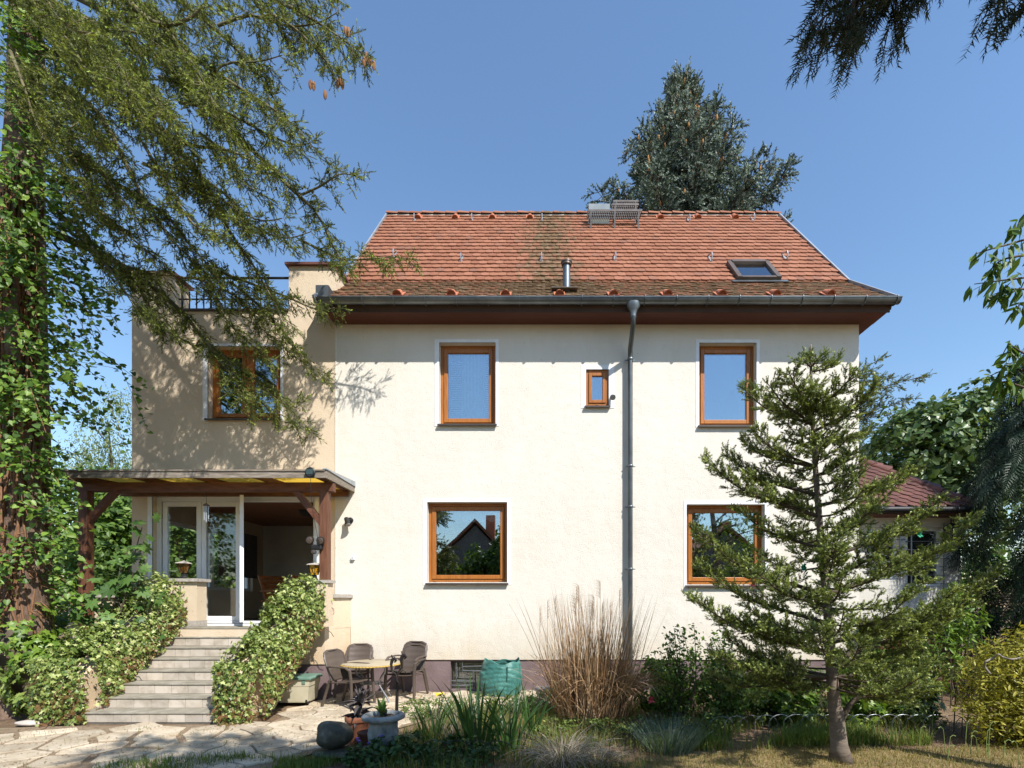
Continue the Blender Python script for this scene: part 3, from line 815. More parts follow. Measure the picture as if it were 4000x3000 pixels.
# vent pipe
u, v = roof_hit(2213, 1150); b0 = RP(u, v, .02)
vp = part('vent_pipe', house, b0)
MB().tube([b0, b0 + Vector((0, 0, .54))], .068, 16).build('pipe', M['zinc'], vp, smooth=True)
MB().lathe(b0 + Vector((0, 0, .5)), [(.07, 0), (.095, .015), (.095, .05), (.105, .055), (.105, .075), (.02, .095)], 16).build('cowl', M['skylight'], vp, smooth=True)
MB().box(b0.x - .28, b0.x + .2, b0.y - .14, b0.y + .1, b0.z + .02, b0.z + .035).build('collar', M['grout'], vp)
# chimney with brick courses
ch = part('chimney', house, (2.1, 4.35, 11.5))
cx0, cx1, cy0, cz1 = P(2290, 830, 4.2).x, P(2510, 830, 4.2).x, 4.2, P(2400, 829, 4.2).z
MB().box(cx0 + .01, cx1 - .01, cy0 + .01, cy0 + .6, 10.9, cz1 - .012).build('chimney_core', M['mortar'], ch)
bk = MB().box(0, .24, 0, .12, 0, .066); brick_me = bk.mesh('brick'); brick_me.materials.append(M['brick'])
for r_ in range(8):
    z = cz1 - .07 - r_ * .078; x = cx0 - (.0 if r_ % 2 else .12)
    while x < cx1 - .02:
        a_, b_ = max(x, cx0), min(x + .24, cx1)
        if b_ - a_ > .05:
            o = bpy.data.objects.new('brick', brick_me); COL.objects.link(o); attach(o, ch)
            o.location = (a_, cy0 - random.uniform(0, .006), z); o.scale = ((b_ - a_) / .24, 5, 1)
            attach(o, ch)
        x += .252
MB().lathe((P(2403, 820, 4.4).x, 4.4, cz1), [(.11, 0), (.11, .05), (.075, .06), (.075, .22), (.02, .225)], 14).build('flue_cap', M['zinc'], ch, smooth=True)
# roof hatch and walking grates
M['grate'] = mat('galvanised_grate', (.05, .042, .04), (.095, .085, .08), 6, .5, metal=.4)
(ua, va), (ub, vb) = roof_hit(2293, 888), roof_hit(2365, 856)
hh = part('roof_hatch', house, RP((ua + ub) / 2, va))
fm = MB(); slab(fm, ua, ub, va, vb + .25, 0, .05); fm.build('hatch_frame', M['skylight'], hh)
pa = RP(ua + .03, va + .02, .06); h_up = Vector((0, -.12, .42))
MB().add([pa, pa + Vector((ub - ua, 0, 0)), pa + Vector((ub - ua, 0, 0)) + h_up, pa + h_up, pa + Vector((0, .03, .02)), pa + Vector((ub - ua, .03, .02)), pa + Vector((ub - ua, .03, .02)) + h_up, pa + h_up + Vector((0, .03, .02))],
         [(0, 1, 2, 3), (7, 6, 5, 4), (0, 4, 5, 1), (1, 5, 6, 2), (2, 6, 7, 3), (3, 7, 4, 0)]).build('hatch_lid', M['verge'], hh)
for (x0p, x1p, py) in ((2292, 2500, 893), (2386, 2488, 868), (2388, 2484, 847)):
    (ua, va), (ub, _) = roof_hit(x0p, py), roof_hit(x1p, py)
    va = min(va, L1 + L2 - .12)
    gp = part('walking_grate', house, RP((ua + ub) / 2, va))
    q = RP(ua, va, .05); q2 = RP(ub, va, .05)
    gr = MB(); Wd = .25
    gz = q.z + .22
    for j in range(4): gr.box(q.x, q2.x, q.y - .2 + Wd * j / 3, q.y - .185 + Wd * j / 3, gz, gz + .045)
    n_ = int((q2.x - q.x) / .045)
    for j in range(n_ + 1):
        x = q.x + (q2.x - q.x) * j / n_; gr.box(x - .004, x + .004, q.y - .197, q.y - .2 + Wd + .01, gz + .004, gz + .04)
    gr.build('grate', M['grate'], gp)
    for j in range(3 if x1p - x0p > 150 else 2):
        x = q.x + .08 + (q2.x - q.x - .16) * j / (2 if x1p - x0p > 150 else 1)
        MB().bar((x, q.y - .19, gz), (x, q.y - .14, q.z - .32), .035, .02).bar((x, q.y - .14, q.z - .3), (x, q.y + .06, q.z), .035, .02).bar((x, q.y + .05, gz), (x, q.y + .06, q.z - .02), .03, .02).build('bracket', M['grate'], gp)

# ---------------- eave: soffit, fascia, gutter, downpipe
MB().prism([(-.41, SOF), (-.004, SOF), (-.004, SOF + .06), (-.41, SOF + .06)], JX - .02, 6.24, 'x').build('soffit', M['soffit'], house)
MB().box(JX - .03, 6.26, -.432, -.41, SOF - .015, EZ - .05).build('fascia', M['underlay'], house)
MB().prism([(-.41, SOF + .002), (.5, SOF + .002), (1.0, 7.9), (-.2, 7.1)], WR + .003, 6.235, 'x').build('verge_soffit', M['soffit'], house)
gt = part('gutter', house, (0, -.51, EZ))
GX0, GX1, gy, gz, gr_ = -3.84, 6.36, -.515, 6.985, .082
m_ = MB(); n = 12
V = []
for X in (GX0, GX1):
    for rr in (gr_, gr_ - .006):
        for k in range(n + 1):
            a = math.pi + math.pi * k / n; V.append((X, gy + math.cos(a) * rr, gz + math.sin(a) * rr))
q = n + 1; Fs = []
for k in range(n): Fs += [(k, k + 1, 2 * q + k + 1, 2 * q + k), (q + k + 1, q + k, 3 * q + k, 3 * q + k + 1)]
Fs += [tuple(range(q)), tuple(range(2 * q, 3 * q))[::-1]]
m_.add(V, Fs); m_.tube([(GX0, gy - gr_, gz), (GX1, gy - gr_, gz)], .013, 8)
m_.build('trough', M['zinc'], gt, smooth=True, fix=False)
bm_ = MB(); arc = [(0, gy + math.cos(math.pi + math.pi * k / 10) * (gr_ + .005), gz + math.sin(math.pi + math.pi * k / 10) * (gr_ + .005)) for k in range(11)]
arc = [(0, gy - gr_ - .004, gz + .02)] + arc
for a_, b_ in zip(arc[:-1], arc[1:]): bm_.bar(a_, b_, .034, .008, up=(1, 0, 0))
br_me = bm_.mesh('bracket'); br_me.materials.append(M['zinc'])
for i in range(19):
    o = bpy.data.objects.new('bracket', br_me); COL.objects.link(o); o.location = (-3.62 + .55 * i, 0, 0); attach(o, gt)
dp = part('downpipe', house, (1.72, -.08, 0))
fx, fz = 1.685, 6.93
MB().lathe((fx, gy, fz - .27), [(.052, 0), (.052, .07), (.075, .14), (.118, .2), (.125, .27)], 18, sy=.62).build('hopper', M['zinc'], dp, smooth=True)
wx = P(2462, 1500, -.09).x
M['pipe'] = mat('dark_zinc_pipe', (.065, .075, .08), (.13, .145, .15), 2.5, .42, metal=.7)
MB().tube([(fx, gy, fz - .24), (fx, gy + .01, fz - .31), (fx + .005, gy + .05, fz - .38), (wx - .01, -.15, 6.30), (wx, -.095, 6.2), (wx, -.09, 6.1), (wx, -.09, .02)], .044, 14).build('pipe', M['pipe'], dp, smooth=True)
for z in (6.12, 4.15, 3.4, 2.25):
    MB().lathe((wx, -.09, z), [(.052, 0), (.056, .005), (.056, .03), (.052, .035)], 14).box(wx - .1, wx + .1, -.06, -.045, z + .008, z + .024).box(wx - .01, wx + .01, -.06, .01, z + .008, z + .024).build('clamp', M['zinc'], dp, smooth=True)

# ---------------- wing roof terrace: piers, coping, railing
for nm, x0, x1, zt in (('pier', WX(1128), JX - .006, WZ(1040)), ('pier', WL, WX(676), WZ(1075))):
    pr = part(nm, house, ((x0 + x1) / 2, .2, 7.07))
    MB().box(x0, x1, .002, .42, 7.07, zt).build('pier_block', M['peach'], pr)
    MB().box(x0 - .05, x1 + .06, -.06, .48, zt, zt + .045).build('pier_cap', M['dark_tile'], pr)
MB().box(WX(676), WX(1128), -.035, .42, 7.07, 7.11).build('coping', M['sill'], house)
MB().box(-3.95, -3.72, -.42, .0, 6.99, 7.3).build('valley_flashing', M['zinc'], house)
rl = part('roof_railing', house, (-5.5, .2, 7.1))
x0, x1 = WX(676), WX(1128)
MB().tube([(x0, .15, WZ(1066)), (x1, .15, WZ(1066))], .022, 8).build('top_rail', M['black'], rl, smooth=True)
MB().tube([(x0, .15, WZ(1150)), (x1, .15, WZ(1150))], .014, 6).build('mid_rail', M['black'], rl, smooth=True)
MB().tube([(x0, .15, WZ(1200)), (x1, .15, WZ(1200))], .014, 6).build('low_rail', M['black'], rl, smooth=True)
for i in range(16):
    x = x0 + (x1 - x0) * (i + .5) / 16
    MB().tube([(x, .15, 7.1), (x, .15, WZ(1066 if i % 4 == 0 else 1120))], .012 if i % 4 else .018, 6).build('baluster', M['black'], rl, smooth=True)

# ---------------- sunroom: floor, ceiling, walls, window, folding door
SX0, SX1, SY0, SY1, SZ0, SZ1 = WL + .29, -4.02, .34, 3.9, 1.24, WZ(1937) + .02
M['ceil_wood'] = mat('brown_ceiling_boards', (.24, .095, .045), (.33, .14, .07), 3, .6, stretch=(8, .5, 1))
M['floor_tile'] = mat('sunroom_floor', (.10, .07, .05), (.14, .10, .075), 4, .5)
MB().box(WL + .29, SX1, .0, SY1, SZ0 - .1, SZ0).build('sunroom_floor', M['floor_tile'], house)
MB().box(WL + .29, SX1, .34, SY1, SZ1, SZ1 + .06).build('sunroom_ceiling', M['ceil_wood'], house)
MB().box(WL + .29, SX1 + .1, SY1, SY1 + .1, SZ0 - .1, SZ1 + .05).build('sunroom_back_wall', M['room'], house)
MB().box(SX1, SX1 + .1, .34, SY1, SZ0 - .1, SZ1 + .05).build('sunroom_party_wall', M['room'], house)
sw = part('side_window', house, (WL, 2, 1.92)); lx = WL + .12
f_ = MB()
for ya, yb in ((.55, 2.0), (2.0, 3.45)):
    f_.box(lx, lx + .07, ya, ya + .07, 1.92, 3.28); f_.box(lx, lx + .07, yb - .07, yb, 1.92, 3.28)
    f_.box(lx, lx + .07, ya + .07, yb - .07, 1.92, 1.99); f_.box(lx, lx + .07, ya + .07, yb - .07, 3.21, 3.28)
f_.build('frame', M['white'], sw)
MB().box(lx + .03, lx + .04, .62, 1.93, 1.99, 3.21).build('pane', M['clear_glass'], sw)
MB().box(lx + .03, lx + .04, 2.07, 3.38, 1.99, 3.21).build('pane', M['clear_glass'], sw)
MB().box(WL + .33, WL + .34, 2.0, 3.55, 2.25, 3.34).build('roller_blind', M['blind'], sw)
fd = part('folding_door', house, (-5.6, .1, 1.26))
a, b, c, d = D_AN
MB().frame(a, b, c, d, .085, .1, .2, .05).build('door_frame', M['white'], fd, bevel=.006)
def leaf(x0, x1, y=.11, f0=.085):
    lf = MB().frame(x0, x1, c + .055, d - .09, f0, y, y + .06).build('door_leaf', M['white'], fd, bevel=.006)
    MB().box(x0 + f0, x1 - f0, y + .02, y + .035, c + .055 + f0, d - .09 - f0).build('pane', M['door_glass'], lf)
    return lf
leaf(WX(618), WX(769)); leaf(WX(771), WX(924))
xf = WX(932)
fa, fv = Vector((xf, .09, 0)), Vector((.515, -.857, 0))       # the third leaf stands open, turned outwards
def fpt(t, z): q = fa + fv * t; return (q.x, q.y, z)
fm = MB(); z0_, z1_ = c + .055, d - .09
fm.bar(fpt(.04, z0_), fpt(.04, z1_), .06, .08, up=fv); fm.bar(fpt(.66, z0_), fpt(.66, z1_), .06, .08, up=fv)
fm.bar(fpt(.08, z0_ + .04), fpt(.62, z0_ + .04), .06, .08); fm.bar(fpt(.08, z1_ - .04), fpt(.62, z1_ - .04), .06, .08)
lf = fm.build('door_leaf', M['white'], fd)
MB().bar(fpt(.08, (z0_ + z1_) / 2), fpt(.62, (z0_ + z1_) / 2), .015, z1_ - z0_ - .16).build('pane', M['door_glass'], lf)
for z in (1.55, 2.45, 3.3): MB().lathe((WX(925), .09, z), [(.012, 0), (.012, .09)], 8).build('hinge', M['verge'], fd)
MB().box(a - .06, b + .04, -.05, .1, c - .035, c).build('door_sill', M['white'], fd)
t = MB(); t.box(a - .085, a, -.006, .02, c, d + .075); t.box(b, b + .06, -.006, .02, c, d + .075); t.box(a, b, -.006, .02, d, d + .075); t.build('surround', M['trim'], fd)
# waste pipe and ceiling lamps inside
wpx, wpy = -4.72, 3.72
MB().tube([(wpx - .42, wpy, 3.02), (wpx - .08, wpy, 3.02), (wpx, wpy, 3.08), (wpx + .01, wpy, 3.2), (wpx + .01, wpy, SZ1 + .01)], .07, 12).build('waste_pipe', M['white'], house, smooth=True)
for x, y in ((-5.05, 1.6), (-4.5, 2.9)):
    MB().lathe((x, y, SZ1 - .12), [(.11, 0), (.17, .1), (.19, .12)], 4, rot=math.pi / 4).build('ceiling_lamp', M['black'], house)

# ------------------------------------------------------------------ terrace block, stairs, flank walls
TZ = 1.22
ter = thing('terrace', 'peach stucco terrace base with stone ledge under the canopy', 'terrace', (-5.8, -.4, 0))
MB().prism([(-8.05, -.72), (-3.66, -.72), (-3.48, .02), (-3.48, .0), (-8.05, .0)], .59, TZ - .03, 'z').build('terrace_wall', M['peach'], ter)
MB().prism([(-8.05, -.70), (-3.675, -.70), (-3.49, .02), (-8.05, .02)], -.03, .588, 'z').build('terrace_plinth', M['plinth'], ter)
MB().box(-8.05, -3.70, -.70, .06, TZ - .03, TZ).build('terrace_floor', M['tread'], ter)
MB().prism([(-3.68, -.72), (-3.66, -.72), (-3.48, -.005), (-3.68, -.005)], TZ - .03, 1.735, 'z').prism([(-4.1, -.72), (-3.68, -.72), (-3.68, -.55), (-4.1, -.55)], TZ - .03, 1.735, 'z').build('side_parapet', M['peach'], ter)
MB().prism([(-4.12, -.76), (-3.62, -.76), (-3.44, -.003), (-3.72, -.003)], 1.737, 1.80, 'z').build('ledge', M['capstone'], ter)
MB().box(-8.07, -6.76, -.72, -.5, TZ - .03, 1.74).build('parapet', M['peach'], ter)
MB().box(-8.12, -6.76, -.77, -.46, 1.74, 1.80).build('parapet_cap', M['capstone'], ter)
st = thing('garden_stairs', 'flight of eight pale tiled steps rising to the sunroom door', 'stairs', (-5.3, -2.5, 0))
SXL, SXR = -6.31, -4.36
for k in range(8):
    y0 = -2.45 + .276 * k; zt = TZ * (k + 1) / 8; zb = TZ * k / 8
    x0, x1 = SXL, SXR
    y1 = y0 + .276 if k < 7 else -.2
    s_ = MB(); s_.box(x0, x1, y0 + .012, y1 + .012 if k < 7 else -.70, zb - (.05 if k == 0 else 0), zt - .022)
    if k == 0:
        s_ = MB(); s_.prism([(x0 - .22, y0 + .2), (x0 - .0, y0 + .012), (x1 - .0, y0 + .012), (x1 + .2, y0 + .2), (x1 + .2, y1 + .01), (x0 - .22, y1 + .01)], -.05, zt - .022)
    step_o = s_.build('step', M['grout'], st)
    tr = MB()
    if k == 0: tr.prism([(x0 - .24, y0 + .2), (x0 - .01, y0 - .012), (x1 + .01, y0 - .012), (x1 + .22, y0 + .2), (x1 + .22, y1 + .01), (x0 - .24, y1 + .01)], zt - .022, zt)
    elif k < 7: tr.box(x0, x1, y0 - .012, y1 + .011, zt - .022, zt)
    else: tr.box(x0, x1, y0 - .012, -.5, zt - .022, zt + .002)
    tr.build('tread', M['tread'], step_o, bevel=.004)
    xx = x0 - random.uniform(0, .22) * (k != 0)
    while xx < x1 - .01:
        a_, b_ = max(xx, x0) + .003, min(xx + .245, x1) - .003
        if b_ - a_ > .03:
            MB().box(a_, b_, y0 + random.uniform(0, .003), y0 + .012, zb + .004 + (.012 if k == 0 else 0), zt - .026).build('riser_tile', M['stone_tile'], step_o)
        xx += .245
fl = []
for nm, xa, xb, lab in (('stair_wall', -6.62, SXL - .012, 'sloping stair wall under ivy beside the fig tree'), ('stair_wall', SXR + .012, -4.12, 'sloping stair wall under ivy above the plastic storage box')):
    yz = [(-2.35, -.03), (-2.35, .62), (-.74, 1.72), (-.74, .60), (-1.5, -.03)]
    o = MB().prism(yz, xa, xb, 'x').build(nm, M['peach'], None); tag(o, lab, 'wall', 'stair walls')
    hr = thing('handrail', 'dark metal handrail half buried in the ivy ' + ('beside the fig tree' if xa < -5 else 'above the storage box'), 'handrail', (xb, -2.4, .8), 'stair handrails')
    xh = xb - .06 if xa < -5 else xa + .06
    MB().tube([(xh, -2.58, .50), (xh, -2.52, .62), (xh, -2.42, .70), (xh, -.85, 1.82), (xh, -.75, 1.85)], .024, 8).build('rail', M['black'], hr, smooth=True)
    for t in (.1, .5, .9): MB().tube([(xh, -2.42 + 1.57 * t, .70 + 1.12 * t), (xh, -2.45 + 1.6 * t, .13 + 1.09 * t)], .012, 6).build('upright', M['black'], hr)
# pillars that carry lanterns
pl = thing('gate_pillar', 'peach stucco pillar with stone cap carrying the unlit dark lantern', 'pillar', (-6.4, -.4, TZ))
MB().box(-6.74, -6.02, -.48, -.22, TZ + .004, 2.02).build('shaft', M['peach'], pl)
MB().box(-6.746, -6.014, -.486, -.214, TZ + .005, TZ + .11).build('foot', M['capstone'], pl)
MB().box(-6.79, -5.97, -.53, -.17, 2.02, 2.075).build('cap', M['capstone'], pl)
pl = thing('gate_pillar', 'ivy-covered pillar with stone cap under the canopy post', 'pillar', (-3.7, -.85, 0))
MB().box(-4.1, -3.5, -.98, -.765, 1.25, 1.98).build('shaft', M['peach'], pl)
MB().box(-4.13, -3.46, -1.0, -.74, 1.98, 2.03).build('cap', M['capstone'], pl)

# ------------------------------------------------------------------ canopy
M['yellow_sheet'] = leaf_mat('yellow_corrugated_sheet', [(0, (.56, .38, .10)), (1, (.56, .38, .10))], .4, .55)
cn = thing('porch_canopy', 'dark brown timber porch canopy with yellow corrugated roof over the stairs', 'canopy', (-5.5, -.6, 3.5))
CX0, CX1, CYF = -7.72, -3.44, -1.22
def roof_z(y): return 3.87 + (y / CYF) * (-.10)
n = 170; sh = MB(); V = []
for i in range(n + 1):
    x = CX0 + .04 + (CX1 - CX0 - .08) * i / n; dz = .009 * math.sin(i * math.pi / 2.0)
    V += [(x, CYF + .02, roof_z(CYF) + dz - .02), (x, -.01, roof_z(0) + dz - .02)]
sh.add(V, [(2 * i, 2 * i + 2, 2 * i + 3, 2 * i + 1) for i in range(n)]); sh.build('roof_sheet', M['yellow_sheet'], cn, smooth='all', fix=False)
MB().box(CX0, CX1, CYF - .03, CYF, 3.665, 3.77).build('front_fascia', M['grey_wood'], cn, bevel=.004)
MB().box(CX0, CX1 + .01, CYF - .045, CYF + .06, 3.772, 3.797).build('edge_strip', M['grey_wood'], cn)
for x in (CX1, CX0):
    MB().add([(x, CYF - .03, 3.665), (x + .035, CYF - .03, 3.665), (x + .035, -.003, 3.705), (x, -.003, 3.705), (x, CYF - .03, 3.795), (x + .035, CYF - .03, 3.795), (x + .035, -.003, 3.80), (x, -.003, 3.80)], [(0, 3, 2, 1), (4, 5, 6, 7), (0, 1, 5, 4), (1, 2, 6, 5), (2, 3, 7, 6), (3, 0, 4, 7)]).build('side_fascia', M['grey_wood'], cn)
    MB().add([(x - .02, CYF - .05, 3.798), (x + .05, CYF - .05, 3.798), (x + .05, -.003, 3.805), (x - .02, -.003, 3.805), (x - .02, CYF - .05, 3.815), (x + .05, CYF - .05, 3.815), (x + .05, -.003, 3.90), (x - .02, -.003, 3.90)], [(0, 3, 2, 1), (4, 5, 6, 7), (0, 1, 5, 4), (1, 2, 6, 5), (2, 3, 7, 6), (3, 0, 4, 7)]).build('edge_trim', M['verge'], cn)
MB().box(-7.75, -3.42, -.955, -.835, 3.515, 3.665).build('front_beam', M['brown_wood'], cn, bevel=.005)
MB().box(-7.7, -3.5, -.09, -.01, 3.62, 3.74).build('wall_beam', M['brown_wood'], cn)
for i in range(5):
    x = -7.6 + i * 1.0
    MB().add([(x, CYF, 3.668), (x + .06, CYF, 3.668), (x + .06, -.09, 3.72), (x, -.09, 3.72), (x, CYF, 3.745), (x + .06, CYF, 3.745), (x + .06, -.09, 3.83), (x, -.09, 3.83)], [(0, 3, 2, 1), (4, 5, 6, 7), (0, 1, 5, 4), (1, 2, 6, 5), (2, 3, 7, 6), (3, 0, 4, 7)]).build('rafter', M['brown_wood'], cn)
MB().box(-3.645, -3.505, -.965, -.825, 2.03, 3.515).build('post', M['post_wood'], cn, bevel=.006)
MB().box(-7.67, -7.52, -.97, -.83, 0, 3.515).build('post', M['post_wood'], cn, bevel=.006)
MB().bar((-3.60, -.895, 2.95), (-4.07, -.895, 3.54), .10, .09, up=(0, 1, 0)).build('brace', M['brown_wood'], cn)
MB().bar((-7.56, -.9, 3.02), (-7.08, -.9, 3.54), .10, .09, up=(0, 1, 0)).build('brace', M['brown_wood'], cn)

# ------------------------------------------------------------------ lanterns and wall fittings
M['amber'] = mat('amber_glass', (.52, .24, .012), (.66, .36, .03), 6, .2, spec=.6)
M['dark_amber'] = mat('dark_amber_glass', (.12, .055, .008), (.18, .085, .015), 6, .2, spec=.6)
def lantern(c, label, gm):
    t = thing('lantern', label, 'lantern', c, 'lanterns on the stair pillars')
    MB().lathe(c, [(.075, 0), (.05, .03), (.04, .085), (.055, .09)], 6).build('base', M['black'], t)
    MB().lathe(c + Vector((0, 0, .09)), [(.062, 0), (.105, .16)], 6).build('glass', gm, t)
    fr = MB()
    for k in range(6):
        a = 2 * math.pi * k / 6
        fr.tube([c + Vector((math.cos(a) * .065, math.sin(a) * .065, .09)), c + Vector((math.cos(a) * .109, math.sin(a) * .109, .25))], .006, 5)
        b = 2 * math.pi * (k + 1) / 6
        def mid(t_, z): return c + Vector(((math.cos(a) * (1 - t_) + math.cos(b) * t_) * (.067 + .044 * z / .16), (math.sin(a) * (1 - t_) + math.sin(b) * t_) * (.067 + .044 * z / .16), .09 + z))
        fr.tube([mid(0, .0), mid(.35, .04), mid(.5, .08), mid(.35, .12), mid(0, .15)], .0035, 4); fr.tube([mid(1, .0), mid(.65, .04), mid(.5, .08), mid(.65, .12), mid(1, .15)], .0035, 4)
    fr.build('frame', M['black'], t)
    MB().lathe(c + Vector((0, 0, .25)), [(.115, 0), (.145, .004), (.14, .014), (.03, .045), (.01, .06)], 6).build('roof', M['capstone'], t)
lantern(P(718, 2257, -.36).xyz + Vector((0, 0, .0)), 'small dark lantern on the left pillar before the door glass', M['dark_amber'])
lc = P(1228, 2260, -.87); lc.z = 2.03
lantern(lc, 'amber glass lantern on the ivy-covered pillar by the canopy post', M['amber'])
# solar panel disc on the canopy edge, floodlight with two heads
c = P(1211, 1845, -1.3)
t = thing('solar_panel', 'round black solar panel disc on the canopy edge with a thin cable', 'solar panel', c)
V = MB().lathe((0, 0, 0), [(.075, -.02), (.085, -.012), (.085, .0), (.07, .012)], 20); V.v = [(c.x + x, c.y - z, c.z + y) for x, y, z in V.v]
V.build('disc', M['black'], t, smooth=True)
MB().box(c.x - .055, c.x + .05, c.y - .018, c.y - .013, c.z - .035, c.z + .045).build('cell', mat('solar_cell', (.03, .05, .05), (.05, .08, .07), 20, .15), t)
MB().tube([c + Vector((.01, 0, -.08)), c + Vector((.012, .02, -.5)), c + Vector((.03, .2, -1.0)), c + Vector((.05, .28, -1.22))], .004, 5).build('cable', M['black'], t)
c = P(1240, 2135, -.98)
t = thing('floodlight', 'black twin-headed floodlight fixed to the canopy post', 'floodlight', c)
MB().box(c.x - .09, c.x + .09, c.y - .06, c.y + .05, c.z - .06, c.z + .03).build('housing', M['black'], t, bevel=.02)
for dx, dz in ((-.1, .1), (.075, .09)):
    m_ = MB().lathe((0, 0, 0), [(.03, -.07), (.055, -.05), (.068, 0), (.066, .012)], 16); m_.v = [(c.x + dx + x, c.y - .06 - z * .9 - y * .2, c.z + dz + y - z * .35) for x, y, z in m_.v]
    hd = m_.build('lamp_head', M['black'], t, smooth=True)
    m_ = MB().lathe((0, 0, 0), [(.055, 0), (.05, .012), (.02, .018)], 16); m_.v = [(c.x + dx + x, c.y - .072 - z * .9 - y * .2, c.z + dz + y - z * .35 - .004) for x, y, z in m_.v]
    m_.build('lens', M['skylight'], hd, smooth=True)
m_ = MB().lathe((c.x - .04, c.y - .05, c.z - .13), [(.02, 0), (.045, .02), (.045, .05), (.02, .07)], 12); m_.build('sensor', M['steel'] if 'steel' in M else M['sill'], t, smooth=True)
# corner mirror bracket under the floodlight
c = P(1243, 2035, -.99); c = P(1246, 2040, -.99); c.z = P(1246, 2040, -.99).z
zb = P(1246, 2050, -.99).z - .3
MB().tube([(c.x - .0, -.99, zb + .1), (c.x - .06, -.99, zb + .02), (c.x, -.97, zb - .06)], .008, 5).build('wire_hook', M['verge'], cn)
# wall spotlight and small white box on the main wall
c = P(1365, 2035, -.0)
t = thing('wall_spotlight', 'dark adjustable spotlight on the stucco wall right of the canopy', 'wall light', c)
m_ = MB().lathe((0, 0, 0), [(.055, 0), (.055, .02), (.03, .03)], 16); m_.v = [(c.x + .02 + x, c.y - z, c.z + .01 + y) for x, y, z in m_.v]; m_.build('wall_plate', M['black'], t, smooth=True)
m_ = MB().tube([c + Vector((.02, -.02, .01)), c + Vector((-.0, -.09, -.0))], .02, 8); m_.build('arm', M['black'], t, smooth=True)
m_ = MB().tube([c + Vector((-.035, -.06, .035)), c + Vector((.0, -.10, -.03)), c + Vector((.015, -.125, -.075)), c + Vector((.02, -.13, -.09))], [.042, .045, .055, .06], 14); hd = m_.build('lamp_head', M['black'], t, smooth=True)
m_ = MB().tube([c + Vector((.02, -.131, -.091)), c + Vector((.022, -.135, -.1))], [.052, .045], 14); m_.build('lens', M['capstone'], hd)
c = P(1381, 2180, 0)
t = thing('junction_box', 'tiny white switch box on the wall under the spotlight', 'switch box', c)
MB().box(c.x - .033, c.x + .033, -.05, -.001, c.z - .035, c.z + .03).build('box', M['white'], t, bevel=.006)
MB().box(c.x - .02, c.x + .012, -.0535, -.0505, c.z - .006, c.z + .004).build('slot', M['black'], t)
c = P(2390, 1555, 0)
t = thing('bulb_lamp', 'small silver bulb lamp on the wall beside the tiny bathroom window', 'wall light', c)
MB().tube([c + Vector((0, -.002, .05)), c + Vector((0, -.06, .02))], .022, 10).build('socket', M['white'], t, smooth=True)
m_ = MB().tube([c + Vector((0, -.06, .02)), c + Vector((0, -.085, .0)), c + Vector((0, -.12, -.03)), c + Vector((0, -.14, -.045))], [.022, .04, .055, .05], 14); m_.build('bulb', M['verge'], t, smooth=True)
c = P(806, 1990, -.86)
t = thing('wind_chime', 'silver wind chime hanging from the canopy before the glass door', 'wind chime', c)
MB().tube([(c.x, c.y, 3.516), (c.x, c.y, c.z + .1)], .003, 5).build('cord', M['black'], t)
MB().lathe((c.x, c.y, c.z + .06), [(.05, 0), (.05, .015), (.01, .045)], 12).build('top_disc', M['skylight'], t)
for k in range(6):
    a = k * math.pi / 3
    MB().tube([(c.x + math.cos(a) * .034, c.y + math.sin(a) * .034, c.z + .05), (c.x + math.cos(a) * .034, c.y + math.sin(a) * .034, c.z - .16 - .025 * (k % 3))], .008, 6).build('chime_tube', M['verge'], t)

# ------------------------------------------------------------------ wooden chairs inside the sunroom
M['chair_wood'] = mat('varnished_chair_wood', (.21, .07, .02), (.30, .11, .035), 4, .45, stretch=(1, 1, 6))
def folding_chair():
    t = thing('wooden_chair', '', 'chair')
    for s in (-1, 1):
        MB().bar((s * .24, -.28, 0), (s * .24, .22, .95), .035, .06, up=(1, 0, 0)).build('leg', M['chair_wood'], t)
        MB().bar((s * .205, .28, 0), (s * .205, -.24, .5), .035, .06, up=(1, 0, 0)).build('leg', M['chair_wood'], t)
        MB().box(s * .26 - .03, s * .26 + .03, -.3, .12, .62, .65).build('armrest', M['chair_wood'], t)
    for k in range(6): MB().box(-.22, .22, -.26 + .085 * k, -.19 + .085 * k, .43, .455).build('seat_slat', M['chair_wood'], t)
    for k in range(5): MB().bar((-.22, .01 + .042 * k, .55 + .09 * k), (.22, .01 + .042 * k, .55 + .09 * k), .02, .078, up=(0, -.4, .9)).build('back_slat', M['chair_wood'], t)
    return t
w1 = folding_chair(); w1.location = (-5.35, .95, SZ0 + .002); w1.rotation_euler = (0, 0, R(60)); tag(w1, 'wooden slatted chair seen side-on inside the sunroom', 'chair', 'sunroom chairs')
w2 = copy_tree(w1); w2.location = (-4.72, 1.05, SZ0 + .002); w2.rotation_euler = (0, 0, R(175)); w2['label'] = 'wooden slatted chair with its back turned inside the sunroom'

